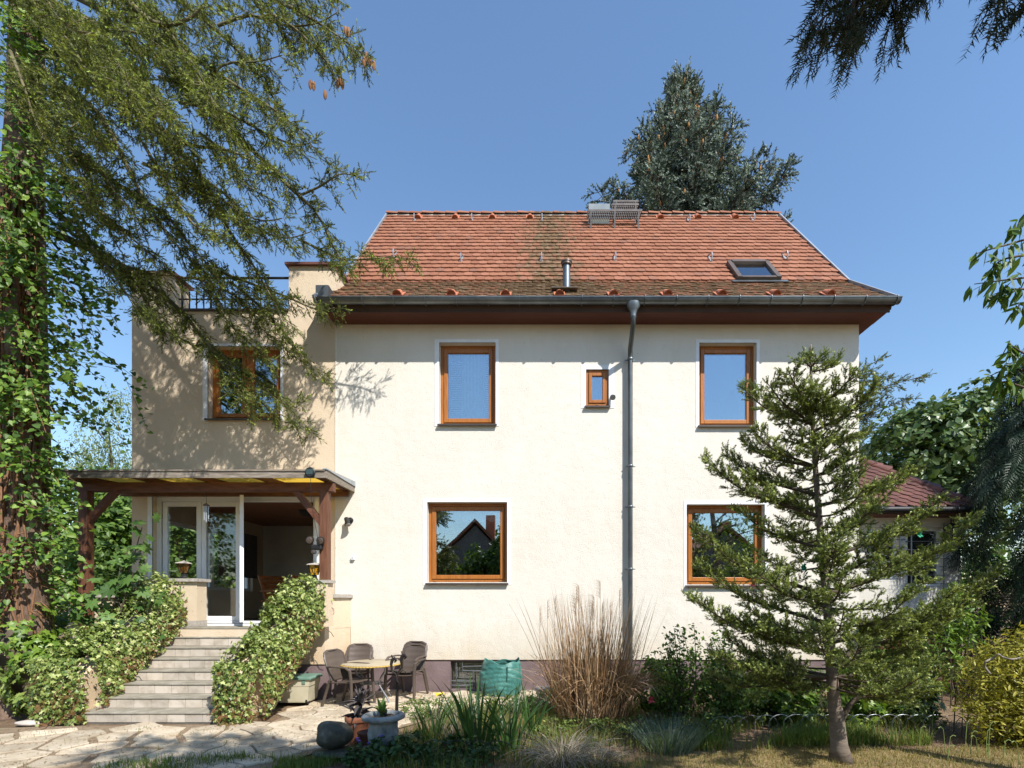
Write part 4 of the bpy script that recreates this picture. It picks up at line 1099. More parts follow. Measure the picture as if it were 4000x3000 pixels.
# ------------------------------------------------------------------ patio furniture
M['brown_plastic'] = mat('taupe_brown_plastic', (.070, .053, .042), (.098, .075, .060), 3, .42, bump=.05)
def garden_chair():
    t = thing('garden_chair', '', 'chair')
    # seat facing -Y
    V = []; nx_, ny_ = 8, 8
    for j in range(ny_ + 1):
        for i in range(nx_ + 1):
            u, v = i / nx_ - .5, j / ny_
            V.append((u * (.46 + .03 * (1 - v)), -.22 + .42 * v, .415 - .02 * math.cos(u * 3) - .03 * v + (.02 if v < .1 else 0) - (.02 if v == 0 else 0)))
    Fs = [(j * 9 + i, j * 9 + i + 1, (j + 1) * 9 + i + 1, (j + 1) * 9 + i) for j in range(8) for i in range(8)]
    s = MB().add(V, Fs); o = s.build('seat', M['brown_plastic'], t, smooth='all', fix=False); md = o.modifiers.new('thick', 'SOLIDIFY'); md.thickness = .022; md.offset = -1
    # backrest: shaped panel with horizontal grooves, arms and four legs
    V = []; nb = 20
    for j in range(nb + 1):
        v = j / nb; w = .205 + .025 * math.sin(v * math.pi * .55) - (.0 if v < .86 else (v - .86) ** 2 * 5.0)
        for i in range(9):
            u = i / 8 * 2 - 1
            groove = -.006 if any(abs(v - g) < .026 for g in (.22, .42, .62, .82)) and abs(u) < .82 else 0
            V.append((u * w, .19 + .16 * v + .03 * (u * u) * -1 + groove, .40 + .46 * v))
    Fs = [(j * 9 + i, j * 9 + i + 1, (j + 1) * 9 + i + 1, (j + 1) * 9 + i) for j in range(nb) for i in range(8)]
    o = MB().add(V, Fs).build('backrest', M['brown_plastic'], t, smooth='all', fix=False); md = o.modifiers.new('thick', 'SOLIDIFY'); md.thickness = .02
    rim = [(-.205, .175, .40), (-.228, .235, .60), (-.228, .29, .74), (-.19, .33, .835), (-.12, .345, .862), (.12, .345, .862), (.19, .33, .835), (.228, .29, .74), (.228, .235, .60), (.205, .175, .40)]
    MB().tube(rim, .017, 8).build('back_rim', M['brown_plastic'], t, smooth=True)
    for s in (-1, 1):
        MB().bar((s * .235, .25, .62), (s * .275, .1, .635), .035, .028).bar((s * .275, .1, .635), (s * .28, -.14, .63), .045, .028).bar((s * .28, -.14, .63), (s * .275, -.22, .58), .045, .03).build('armrest', M['brown_plastic'], t, bevel=.01)
        MB().bar((s * .275, -.215, .6), (s * .265, -.235, .4), .04, .035, up=(0, 1, 0)).bar((s * .265, -.235, .41), (s * .28, -.26, 0), .038, .035, up=(0, 1, 0)).build('leg', M['brown_plastic'], t, bevel=.008)
        MB().bar((s * .215, .2, .42), (s * .24, .33, 0), .038, .035, up=(0, 1, 0)).build('leg', M['brown_plastic'], t, bevel=.008)
    return t
gc = garden_chair(); gc.location = (P(1455, 2700, -.42).x - .27, -.5, .025); gc.rotation_euler = (0, 0, R(6)); tag(gc, 'brown plastic garden chair standing behind the round table against the wall', 'chair', 'patio chairs')
g2 = copy_tree(gc); g2.location = (P(1380, 2700, -1.2).x, -1.35, .025); g2.rotation_euler = (0, 0, R(72)); g2['label'] = 'brown plastic garden chair seen side-on beside the storage box'
g3 = copy_tree(gc); g3.location = (P(1592, 2700, -.55).x, -.62, .025); g3.rotation_euler = (0, 0, R(-14)); g3['label'] = 'brown plastic garden chair, lower of the stacked pair by the cellar window'
g4 = copy_tree(gc); g4.location = (P(1592, 2700, -.55).x, -.575, .075); g4.rotation_euler = (0, 0, R(-14)); g4['label'] = 'brown plastic garden chair, upper of the stacked pair by the cellar window'
M['table_top'] = mat('cream_table_top', (.30, .25, .165), (.39, .335, .235), 3, .5)
M['rope'] = mat('yellow_rope_edge', (.36, .22, .03), (.5, .34, .08), 30, .7)
M['steel'] = mat('grey_steel_tube', (.22, .23, .25), (.3, .31, .33), 4, .35, metal=.6)
tc = Vector((P(1452, 2590, -.95).x, -.95, 0)); tz = .655
t = thing('round_table', 'round cream garden table with yellow rope edge and bent steel legs', 'table', tc)
MB().lathe((tc.x, tc.y, tz - .03), [(.46, 0), (.475, .008), (.475, .022), (.46, .03)], 40).build('table_top', M['table_top'], t, smooth=True)
rp = MB(); nn = 120
rp.tube([(tc.x + math.cos(2 * math.pi * k / nn) * (.478 + .004 * (k % 2)), tc.y + math.sin(2 * math.pi * k / nn) * (.478 + .004 * (k % 2)), tz - .03 + .006 * (k % 2)) for k in range(nn + 1)], .012, 6, cap=False)
rp.build('rope_edge', M['rope'], t)
for k in range(4):
    a = math.pi / 4 + k * math.pi / 2 + .25; ca, sa = math.cos(a), math.sin(a)
    MB().tube([(tc.x + ca * r, tc.y + sa * r, z) for r, z in ((.33, tz - .03), (.31, .5), (.2, .38), (.17, .3), (.26, .2), (.36, .1), (.42, .02))], .014, 8).build('leg', M['steel'], t, smooth=True)
MB().lathe((tc.x, tc.y, .30), [(.18, 0), (.19, .01), (.18, .02)], 24).build('leg_ring', M['steel'], t)

# storage box
M['box_plastic'] = mat('beige_box_plastic', (.42, .385, .27), (.5, .46, .34), 3, .5, bump=.06)
M['green_lid'] = mat('faded_green_lid', (.075, .15, .115), (.13, .22, .17), 6, .55)
bc = Vector((P(1150, 2740, -1.15).x, -1.15, .025))
t = thing('storage_box', 'beige plastic storage box with green lid on wheels', 'storage box', bc)
body = MB(); hw, hd_ = .33, .2
body.add([(bc.x + sx * hw * f, bc.y + sy * hd_ * f, bc.z + z) for z, f in ((.03, .88), (.05, .9), (.29, .975), (.292, 1.0), (.40, 1.03)) for sx, sy in ((-1, -1), (1, -1), (1, 1), (-1, 1))],
         [(3, 2, 1, 0)] + [(4 * i + k, 4 * i + (k + 1) % 4, 4 * i + 4 + (k + 1) % 4, 4 * i + 4 + k) for i in range(4) for k in range(4)] + [(16, 17, 18, 19)])
body.build('body', M['box_plastic'], t, bevel=.012)
MB().box(bc.x - .2, bc.x + .1, bc.y - hd_ * 1.04, bc.y - hd_ * .99, bc.z + .335, bc.z + .365).build('handle', M['box_plastic'], t, bevel=.008)
ld = MB(); ld.add([(bc.x + sx * (hw + .035) * f, bc.y + sy * (hd_ + .03) * f, bc.z + z) for z, f in ((.395, 1.0), (.425, 1.0), (.445, .93), (.447, .6)) for sx, sy in ((-1, -1), (1, -1), (1, 1), (-1, 1))],
       [(3, 2, 1, 0)] + [(4 * i + k, 4 * i + (k + 1) % 4, 4 * i + 4 + (k + 1) % 4, 4 * i + 4 + k) for i in range(3) for k in range(4)] + [(12, 13, 14, 15)])
ld.build('lid', M['green_lid'], t, bevel=.01)
MB().box(bc.x + .22, bc.x + .27, bc.y - hd_ * 1.07, bc.y - hd_ * 1.02, bc.z + .33, bc.z + .41).build('latch', M['green_lid'], t)
for s in (-1, 1):
    m_ = MB().lathe((0, 0, 0), [(.05, -.015), (.05, .015)], 14); m_.v = [(bc.x + .28 + z, bc.y + s * .14 + x, bc.z + .05 + y) for x, y, z in m_.v]; m_.build('wheel', M['black'], t)
# green garden bag: sagging woven sack with folds
M['bag'] = mat('green_woven_sack', (.026, .105, .088), (.05, .17, .145), 5, .42, bump=.6, bscale=18, c2=(.10, .25, .215))
gcn = G(1955, 2716)
V, Fs = [], []; nr_, na = 34, 56
for j in range(nr_ + 1):
    v = j / nr_
    for k in range(na):
        a = 2 * math.pi * k / na
        rr = .30 + .045 * math.sin(v * 3.0) - .03 * v * v
        rr *= 1 + .05 * math.sin(3 * a + v * 5 + 1) * v + .026 * abs(math.sin(v * 11 + 1.7 * math.sin(a * 3 + v * 4))) + .022 * abs(math.sin(a * 4 + v * 13 + 2 * math.sin(v * 7))) + .015 * math.sin(v * 47 + 5 * math.sin(a * 2.0 + 1) + 3 * a) + .012 * math.sin(9 * a - v * 17)
        z = .60 * v + .03 * math.sin(a * 2 + 1) * v ** 3 + .025 * math.sin(a * 5) * v ** 4
        V.append((gcn.x + math.cos(a) * rr * 1.08 + .03 * v, gcn.y + math.sin(a) * rr * .85, .02 + z))
for j in range(nr_):
    for k in range(na): Fs.append((j * na + k, j * na + (k + 1) % na, (j + 1) * na + (k + 1) % na, (j + 1) * na + k))
t = thing('garden_bag', 'crumpled green woven garden waste bag beside the cellar window', 'bag', gcn)
o = MB().add(V, Fs + [tuple(range(na))[::-1]]).build('sack', M['bag'], t, smooth='all', fix=False); md = o.modifiers.new('thick', 'SOLIDIFY'); md.thickness = .006
MB().bar((gcn.x + .13, gcn.y - .275, .30), (gcn.x + .14, gcn.y - .27, .54), .03, .02, up=(1, 0, 0)).build('strap', mat('dark_green_strap', (.01, .05, .045), (.02, .08, .07), 9, .6), t)
MB().lathe((gcn.x, gcn.y, .44), [(.27, 0), (.25, .03), (.02, .08)], 18, sy=.8).build('garden_waste', M['soil'], t)

# ------------------------------------------------------------------ pots, urn, boulder, iron stake
M['terracotta'] = mat('terracotta', (.22, .075, .035), (.31, .12, .06), 5, .8, bump=.15, c2=(.36, .18, .11))
M['brown_pot'] = mat('dark_brown_pot', (.10, .035, .022), (.15, .055, .035), 5, .55)
M['urn'] = mat('weathered_cast_stone', (.10, .115, .12), (.27, .28, .27), 7, .9, bump=.6, bscale=30, c2=(.40, .40, .37))
c = G(1400, 2905)
t = thing('terracotta_pot', 'tall terracotta pot holding the dead black succulent', 'pot', c)
MB().lathe(c, [(.095, 0), (.105, .02), (.135, .27), (.15, .275), (.155, .31), (.145, .335), (.13, .33), (.12, .28)], 28).build('pot', M['terracotta'], t, smooth=True)
MB().lathe(c + Vector((0, 0, .28)), [(.12, 0), (.02, .02)], 20).build('potting_soil', M['soil'], t)
c2_ = G(1432, 2928)
t = thing('plant_pot', 'small brown plastic pot in front of the terracotta pot', 'pot', c2_)
MB().lathe(c2_, [(.055, 0), (.06, .01), (.085, .17), (.10, .175), (.104, .2), (.097, .205), (.085, .17), (.06, .15)], 24).build('pot', M['brown_pot'], t, smooth=True)
MB().lathe(c2_ + Vector((0, 0, .14)), [(.072, 0), (.02, .02)], 16).build('potting_soil', M['soil'], t)
uc_ = G(1497, 2948)
t = thing('stone_urn', 'grey weathered stone urn with scalloped rim holding leafy plants', 'urn', uc_)
V, Fs = [], []; prof = [(.135, 0), (.14, .04), (.12, .07), (.125, .1), (.15, .16), (.155, .25), (.135, .33), (.14, .36), (.19, .385), (.22, .40), (.225, .425), (.205, .445), (.17, .45), (.165, .40)]; n = 44
for i, (r, z) in enumerate(prof):
    for k in range(n):
        a = 2 * math.pi * k / n; rr = r
        if 8 <= i <= 11: rr += .009 * abs(math.sin(a * 8))
        if 3 <= i <= 6: rr += .012 * math.sin(a * 6 + i) + .006 * math.sin(a * 13 + 2 * i)
        V.append((uc_.x + math.cos(a) * rr, uc_.y + math.sin(a) * rr, z))
for i in range(len(prof) - 1):
    for k in range(n): Fs.append((i * n + k, i * n + (k + 1) % n, (i + 1) * n + (k + 1) % n, (i + 1) * n + k))
MB().add(V, Fs).build('urn_body', M['urn'], t, smooth='all', fix=False)
MB().lathe(uc_ + Vector((0, 0, .40)), [(.168, 0), (.02, .015)], 20).build('potting_soil', M['soil'], t)
def rock(name, c, r, m, label, cat, seed, squash=(1, 1, 1), group=None, rough=.12, parent=None, rz=0.0):
    rr = np.random.default_rng(seed); ph = rr.uniform(0, 6, (6, 3)); fr = rr.uniform(1.2, 3.4, (6, 3))
    V, Fs = [], []; a_, b_ = 20, 14
    for j in range(b_ + 1):
        th = math.pi * j / b_
        for i in range(a_):
            ph_ = 2 * math.pi * i / a_
            d = np.array((math.sin(th) * math.cos(ph_), math.sin(th) * math.sin(ph_), math.cos(th)))
            k = 1 + rough * sum(math.sin(float(np.dot(fr[q], d)) + ph[q][0]) for q in range(6)) / 2.2
            p = d * k * r * np.array(squash)
            V.append((c[0] + p[0] * math.cos(rz) - p[1] * math.sin(rz), c[1] + p[0] * math.sin(rz) + p[1] * math.cos(rz), c[2] + p[2]))
    for j in range(b_):
        for i in range(a_): Fs.append((j * a_ + i, (j + 1) * a_ + i, (j + 1) * a_ + (i + 1) % a_, j * a_ + (i + 1) % a_))
    o = MB().add(V, Fs).build(name, m, parent, smooth='all', fix=True)
    if label: tag(o, label, cat, group)
    return o
M['boulder'] = mat('grey_green_boulder', (.030, .030, .022), (.065, .062, .046), 9, .7, bump=1.0, bscale=11, c2=(.16, .16, .14))
M['pale_rock'] = mat('pale_rock', (.32, .28, .24), (.48, .43, .38), 4, .85, bump=.4, bscale=20)
sl = G(1300, 2960)
rock('stone_slab', (sl.x + .04, sl.y + .08, .035), .30, M['boulder'], 'flat grey stone slab lying under the round boulder', 'stone', 4, (1.0, .62, .17), rough=.08)
rock('boulder', (sl.x - .02, sl.y + .08, .225), .205, M['boulder'], 'smooth round grey-green boulder resting on a flat slab', 'stone', 17, (1.0, .8, .76), rough=.07)
for i, (px, py, r, lab) in enumerate([(240, 2785, .075, 'pale round stone at the foot of the ivy nearest the stairs'), (178, 2797, .085, 'reddish pale stone, larger one in front of the trunk ivy'), (182, 2815, .06, 'small blue-grey stone beside the reddish stone'), (112, 2835, .10, 'long grey and white jagged stone on the bare soil'), (155, 2812, .04, 'smallest pale stone in front of the trunk ivy'), (212, 2790, .05, 'tiny white stone between the two pale stones')]):
    q = G(px, py); rock('garden_stone', (q.x, q.y, r * .35), r, M['pale_rock'] if i != 2 else M['boulder'], lab, 'stone', 30 + i, (1.2, .8, .6) if i != 3 else (1.7, .7, .42), 'stones by the big spruce')
c = G(1545, 2930)
t = thing('iron_stake', 'rusty black iron garden stake with curled double animal head top', 'garden stake', c)
M['iron'] = mat('black_forged_iron', (.012, .010, .009), (.035, .025, .02), 14, .6, metal=.3)
top = P(1555, 2700, c.y)
MB().tube([c, (top.x - .01, c.y, top.z)], .018, 8).build('rod', M['iron'], t, smooth=True)
def curl(pts, r): return MB().tube([P(px, py, c.y + dy) for px, py, dy in pts], r, 8)
for sgn, (x0, y0) in ((1, (1533, 2570)), (-1, (1572, 2556))):
    o = curl([(1553, 2705, 0), (1551, 2660, 0), (1548, 2635, 0), (x0 - 2, y0 + 52, 0), (x0 - 5, y0 + 25, 0), (x0 - 1, y0 + 8, 0), (x0 + 8, y0 + 2, 0), (x0 + 14, y0 + 10, 0), (x0 + 8, y0 + 18, 0)], [.012, .011, .01, .012, .016, .022, .02, .016, .008]).build('animal_head', M['iron'], t, smooth=True)
    curl([(x0 + 2, y0 + 4, .01), (x0 - 4, y0 - 12, .012)], [.012, .006]).build('ear', M['iron'], o)
curl([(1549, 2640, 0), (1562, 2628, 0), (1573, 2618, 0), (1583, 2622, 0), (1588, 2630, 0)], .007).build('scroll', M['iron'], t, smooth=True)
curl([(1551, 2660, -.01), (1560, 2672, -.01), (1557, 2688, -.01), (1549, 2690, -.01)], .006).build('scroll', M['iron'], t, smooth=True)
# bright green barrel and a grey bucket behind the rose bushes
c = G(2600, 2765)
t = thing('plastic_barrel', 'bright green plastic barrel half hidden behind the rose bush', 'barrel', c)
M['green_plastic'] = mat('bright_green_plastic', (.05, .20, .05), (.075, .26, .07), 3, .45)
MB().lathe(c, [(.2, 0), (.24, .04), (.25, .25), (.235, .3), (.25, .35), (.24, .54), (.25, .56), (.25, .6), (.1, .62)], 24).build('barrel_body', M['green_plastic'], t, smooth=True)
c = G(2125, 2740)
t = thing('bucket', 'grey plastic bucket beside the dry grass clump', 'bucket', c)
MB().lathe(c, [(.1, 0), (.14, .2), (.155, .21), (.155, .235), (.135, .23), (.12, .1)], 22).build('bucket_body', M['steel'], t, smooth=True)

# ------------------------------------------------------------------ plants: tools
def catmull(pts, n):
    p = np.array([tuple(q) for q in pts], float)
    p = np.vstack([2 * p[0] - p[1], p, 2 * p[-1] - p[-2]])
    out = []
    m = len(p) - 3
    for k in range(n):
        t = k / (n - 1) * m; i = min(int(t), m - 1); t -= i
        a, b, c, d = p[i:i + 4]
        out.append(.5 * ((2 * b) + (-a + c) * t + (2 * a - 5 * b + 4 * c - d) * t * t + (-a + 3 * b - 3 * c + d) * t ** 3))
    return np.array(out)
class Twigs:
    def __init__(s): s.p = []; s.d = []; s.l = []; s.t = []
def nrm(v): return v / max(np.linalg.norm(v), 1e-9)
def branchlets(tw, mb, limb, r0, r1, start=.15, gap=.1, ln=(.5, .25), a=.5, b=.8, c=-.2, jit=.3, droop=.12, node=.1, nt=2, tl=.13, spread=.7, lift=.1, bare=0.0, tube=True, rib=.004, sides=(-1, 1), tintf=None):
    """side shoots along a limb, each carrying needle twigs; limb is an (n, 3) polyline"""
    if mb is not None:
        k = len(limb); mb.tube(limb[::max(1, k // 10)] if k > 12 else limb, list(np.linspace(r0, r1, len(limb[::max(1, k // 10)] if k > 12 else limb))), 7, cap=False)
    seg = np.linalg.norm(np.diff(limb, axis=0), axis=1); cum = np.concatenate([[0], np.cumsum(seg)]); L = cum[-1]
    s = start * L
    up = np.array((0, 0, 1.0))
    while s < L:
        i = min(np.searchsorted(cum, s) - 1, len(seg) - 1); i = max(i, 0)
        f = (s - cum[i]) / max(seg[i], 1e-9); pos = limb[i] + (limb[i + 1] - limb[i]) * f; T = nrm(limb[i + 1] - limb[i])
        S = np.cross(T, up); S = nrm(S) if np.linalg.norm(S) > .1 else np.array((1.0, 0, 0))
        u = s / L
        for sd in sides:
            if rng.random() < bare: continue
            d = nrm(T * a + S * sd * b + up * c + rng.normal(size=3) * jit)
            l = (ln[0] + (ln[1] - ln[0]) * u) * rng.uniform(.55, 1.2)
            m = max(2, int(l / node)); p = pos.copy(); P_ = [p.copy()]
            for j in range(m):
                d = nrm(d + np.array((0, 0, -droop)) + rng.normal(size=3) * .09); p = p + d * node; P_.append(p.copy())
                for q in range(nt):
                    e = nrm(d * .75 + rng.normal(size=3) * spread + up * lift)
                    tw.p.append(p + rng.normal(size=3) * .015); tw.d.append(e); tw.l.append(tl * rng.uniform(.7, 1.25)); tw.t.append(u if tintf is None else tintf(p))
            tw.p.append(p); tw.d.append(d); tw.l.append(tl * 1.25); tw.t.append(u if tintf is None else tintf(p))
            if tube and mb is not None: mb.tube(P_ if len(P_) < 4 else [P_[0], P_[len(P_) // 2], P_[-1]], rib, 3, cap=False)
        s += gap * rng.uniform(.7, 1.3)
    # leader at the end of the limb
    e = nrm(limb[-1] - limb[-2])
    for q in range(3): tw.p.append(limb[-1]); tw.d.append(nrm(e + rng.normal(size=3) * .3)); tw.l.append(tl * 1.2); tw.t.append(1.0)
def twig_mesh(name, tw, T, m, parent, tip=.0, base=(.0, .5), tipchance=.4):
    n = len(tw.p)
    ti = rng.uniform(base[0], base[1], n)
    ts = np.where(rng.random(n) < tipchance, tip * rng.uniform(.6, 1.1, n), 0)
    return scatter(name, T, np.array(tw.p), frames(np.array(tw.d), roll=rng.uniform(0, 6.28, n)), np.array(tw.l), ti, m, parent, ts)
def leaves(name, pts, nrmls, size, T, m, parent, tint, jit=.5, hang=.35, szv=.35):
    """leaves at pts; blade normal near nrmls, tips hanging down"""
    n = len(pts); pts = np.asarray(pts, float); N = np.asarray(nrmls, float) + rng.normal(size=(n, 3)) * jit
    N /= np.linalg.norm(N, axis=1, keepdims=True)
    d = rng.normal(size=(n, 3)) * .7 + np.array((0, 0, -hang))
    d -= N * np.sum(d * N, axis=1, keepdims=True)
    return scatter(name, T, pts, frames(d, N), size * rng.uniform(1 - szv, 1 + szv, n), tint, m, parent)
def shell(lobes, n, depth=.35, zmin=.0):
    """points near the surface of a union of ellipsoids, clumped"""
    w = np.array([r[0] * r[1] + r[1] * r[2] + r[0] * r[2] for _, r in lobes]); w = w / w.sum()
    P_, N_ = [], []
    for (c, r), k in zip(lobes, rng.multinomial(n, w)):
        # clumps on the ellipsoid
        nc_ = max(6, k // 26); cd = unit(nc_); cl = rng.integers(0, nc_, k)
        d = cd[cl] + rng.normal(size=(k, 3)) * .16; d /= np.linalg.norm(d, axis=1, keepdims=True)
        rad = (1 + (rng.uniform(-1, .35, nc_) * depth)[cl] * .6 + rng.normal(size=k) * .05)[:, None]
        p = np.array(c) + d * np.array(r) * rad
        nn = d / np.array(r); nn /= np.linalg.norm(nn, axis=1, keepdims=True)
        P_.append(p); N_.append(nn + np.array((0, 0, .35)))
    P_, N_ = np.vstack(P_), np.vstack(N_)
    k = P_[:, 2] > zmin
    return P_[k], N_[k]
def blades(name, base, n, h, spread, width, m, parent, lean=.25, droop=.4, curve=6, tint=(0, 1), rad=None, hv=.35, taper=True, jitter=.07):
    """tuft of grass-like blades (curved tapering strips) round base"""
    V, Fs, W = [], [], []
    base = np.array(tuple(base))
    ns = curve
    for i in range(n):
        a = rng.uniform(0, 2 * math.pi); r = math.sqrt(rng.random()) * spread
        p = base + np.array((math.cos(a) * r, math.sin(a) * r, 0)); H = h * rng.uniform(1 - hv, 1.12)
        out = np.array((math.cos(a), math.sin(a), 0)) * lean * (r / max(spread, 1e-6) * .8 + .3) + rng.normal(size=3) * jitter
        d = nrm(np.array((out[0], out[1], 1.0))); dr = droop * rng.uniform(.3, 1.5); sd = np.array((-math.sin(a), math.cos(a), 0)); sd = nrm(sd + rng.normal(size=3) * .7)
        t0 = rng.uniform(tint[0], tint[1]); wd = width * rng.uniform(.7, 1.25)
        b = len(V)
        for j in range(ns + 1):
            t = j / ns; w = wd * ((1 - t) ** .55 if taper else 1 - .5 * t)
            if j == ns:
                V.append(tuple(p)); W.append(t0)
            else:
                V += [tuple(p - sd * w / 2), tuple(p + sd * w / 2)]; W += [t0, t0]
            p = p + d * (H / ns); hz = nrm(np.array((d[0], d[1], 0)) + 1e-6); d = nrm(d + hz * dr * .12 * (1 + 2 * t) + np.array((0, 0, -dr * .22 * t * 2)))
        for j in range(ns - 1): Fs.append((b + 2 * j, b + 2 * j + 1, b + 2 * j + 3, b + 2 * j + 2))
        Fs.append((b + 2 * ns - 2, b + 2 * ns - 1, b + 2 * ns))
    return tinted(name, V, Fs, W, m, parent)
def tinted(name, V, Fs, W, m, parent):
    me = bpy.data.meshes.new(name); me.from_pydata(V, [], Fs)
    at = me.attributes.new('tint', 'FLOAT', 'POINT'); at.data.foreach_set('value', np.clip(np.array(W, np.float32), 0, 1))
    me.update()
    return obj(name, me, m, parent)
M['bark'] = mat('grey_brown_bark', (.075, .045, .03), (.16, .105, .075), 7, .95, stretch=(2, 2, .7), bump=1.0, bscale=22, c2=(.26, .20, .16))
M['branch'] = mat('lichened_branch', (.09, .075, .035), (.17, .15, .075), 9, .9, bump=.4)
M['smooth_bark'] = mat('smooth_grey_bark', (.11, .085, .065), (.20, .16, .125), 6, .85, stretch=(.8, .8, 3), bump=.4, bscale=22)
M['dark_stem'] = mat('dark_stem', (.06, .045, .03), (.11, .085, .06), 9, .9)
M['dry_vine'] = mat('dry_orange_vine', (.13, .062, .03), (.25, .13, .065), 12, .9, bump=.4)
M['spruce'] = leaf_mat('spruce_needles', [(0, (.040, .056, .016)), (.35, (.115, .135, .032)), (.6, (.23, .26, .058)), (1, (.42, .58, .10))], .55, .3)
M['fir'] = leaf_mat('fir_needles', [(0, (.040, .062, .020)), (.4, (.15, .195, .048)), (.7, (.31, .36, .095)), (1, (.52, .60, .22))], .42, .28)
M['blue_spruce'] = leaf_mat('blue_spruce_needles', [(0, (.018, .028, .018)), (.5, (.075, .108, .085)), (1, (.26, .33, .28))], .55, .12)
M['yew'] = leaf_mat('yew_needles', [(0, (.010, .022, .010)), (.6, (.022, .042, .016)), (1, (.07, .06, .02))], .5, .12)
M['vine'] = leaf_mat('vine_leaves', [(0, (.030, .068, .012)), (.5, (.10, .19, .024)), (1, (.26, .38, .06))], .42, .36)
M['ivy'] = leaf_mat('ivy_leaves', [(0, (.17, .085, .035)), (.12, (.15, .095, .03)), (.18, (.035, .075, .018)), (.45, (.10, .155, .03)), (.7, (.25, .31, .075)), (1, (.52, .55, .24))], .4, .2)
M['bright_ivy'] = leaf_mat('bright_ivy_leaves', [(0, (.045, .09, .018)), (.5, (.11, .20, .022)), (1, (.24, .34, .05))], .4, .3)
M['fig'] = leaf_mat('fig_leaves', [(0, (.045, .10, .022)), (1, (.12, .21, .05))], .45, .3)
M['broad'] = leaf_mat('broad_leaves', [(0, (.030, .065, .012)), (.5, (.095, .175, .028)), (1, (.22, .32, .065))], .45, .38)
M['pale_leaf'] = leaf_mat('pale_backed_leaves', [(0, (.025, .055, .014)), (.5, (.075, .13, .032)), (1, (.27, .34, .17))], .35, .3)
M['birch'] = leaf_mat('birch_leaves', [(0, (.10, .15, .045)), (1, (.24, .29, .11))], .5, .35)
M['cypress'] = leaf_mat('cypress_sprays', [(0, (.010, .024, .012)), (.6, (.026, .054, .026)), (1, (.06, .10, .045))], .5, .15)
M['yellow_leaf'] = leaf_mat('golden_leaves', [(0, (.10, .11, .012)), (.5, (.27, .26, .025)), (1, (.50, .45, .085))], .45, .3)
M['dry_grass'] = leaf_mat('dry_reed', [(0, (.15, .078, .036)), (.5, (.32, .185, .09)), (1, (.52, .37, .22))], .7, .15)
M['grey_grass'] = leaf_mat('grey_sedge', [(0, (.11, .085, .06)), (.5, (.26, .22, .17)), (1, (.46, .41, .34))], .7, .15)
M['iris'] = leaf_mat('iris_leaves', [(0, (.022, .055, .016)), (.6, (.05, .11, .026)), (1, (.11, .19, .045))], .4, .28)
M['blue_grass'] = leaf_mat('blue_grey_leaves', [(0, (.05, .085, .06)), (1, (.17, .23, .19))], .6, .2)
M['grass'] = leaf_mat('lawn_grass', [(0, (.32, .24, .09)), (.35, (.20, .19, .05)), (.6, (.075, .13, .02)), (1, (.17, .26, .04))], .6, .3)
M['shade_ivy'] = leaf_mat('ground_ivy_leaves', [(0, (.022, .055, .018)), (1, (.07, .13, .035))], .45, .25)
M['box_leaf'] = leaf_mat('small_hedge_leaves', [(0, (.05, .08, .018)), (.6, (.13, .18, .04)), (1, (.24, .29, .075))], .45, .25)
M['dead_agave'] = mat('dead_agave_leaf', (.030, .026, .026), (.075, .062, .06), 7, .7, bump=.3, c2=(.13, .11, .10))
M['cone'] = mat('brown_cone', (.16, .07, .025), (.27, .125, .045), 12, .8)
M['orange_cone'] = mat('orange_cone', (.28, .13, .035), (.40, .20, .06), 12, .8)
M['pink'] = mat('pink_petal', (.55, .03, .09), (.7, .06, .14), 9, .6)
M['yellow_petal'] = mat('yellow_petal', (.62, .45, .01), (.72, .55, .03), 9, .6)
M['violet'] = mat('violet_petal', (.15, .08, .4), (.2, .12, .5), 9, .6)

# ------------------------------------------------------------------ big spruce with climbing vine on the left
TX, TY = -7.8, -1.7
sp = thing('spruce_tree', 'tall old spruce with drooping branches hanging before the wing', 'tree', (TX, TY, 0))
tk = MB()
zs = [-.05, .15, .5, 1.2, 2.5, 4, 6, 8, 10, 12.5, 15]
V, Fs = [], []; n = 18
for i, z in enumerate(zs):
    r = [.52, .42, .33, .30, .285, .275, .26, .235, .20, .15, .09][i]
    for k in range(n):
        a = 2 * math.pi * k / n; rr = r * (1 + .06 * math.sin(3 * a + z) + .04 * math.sin(7 * a + 2 * z))
        V.append((TX + .03 * math.sin(z * .7) + math.cos(a) * rr, TY + math.sin(a) * rr, z))
for i in range(len(zs) - 1):
    for k in range(n): Fs.append((i * n + k, i * n + (k + 1) % n, (i + 1) * n + (k + 1) % n, (i + 1) * n + k))
tk.add(V, Fs); tk.build('trunk', M['bark'], sp, smooth='all', fix=False)
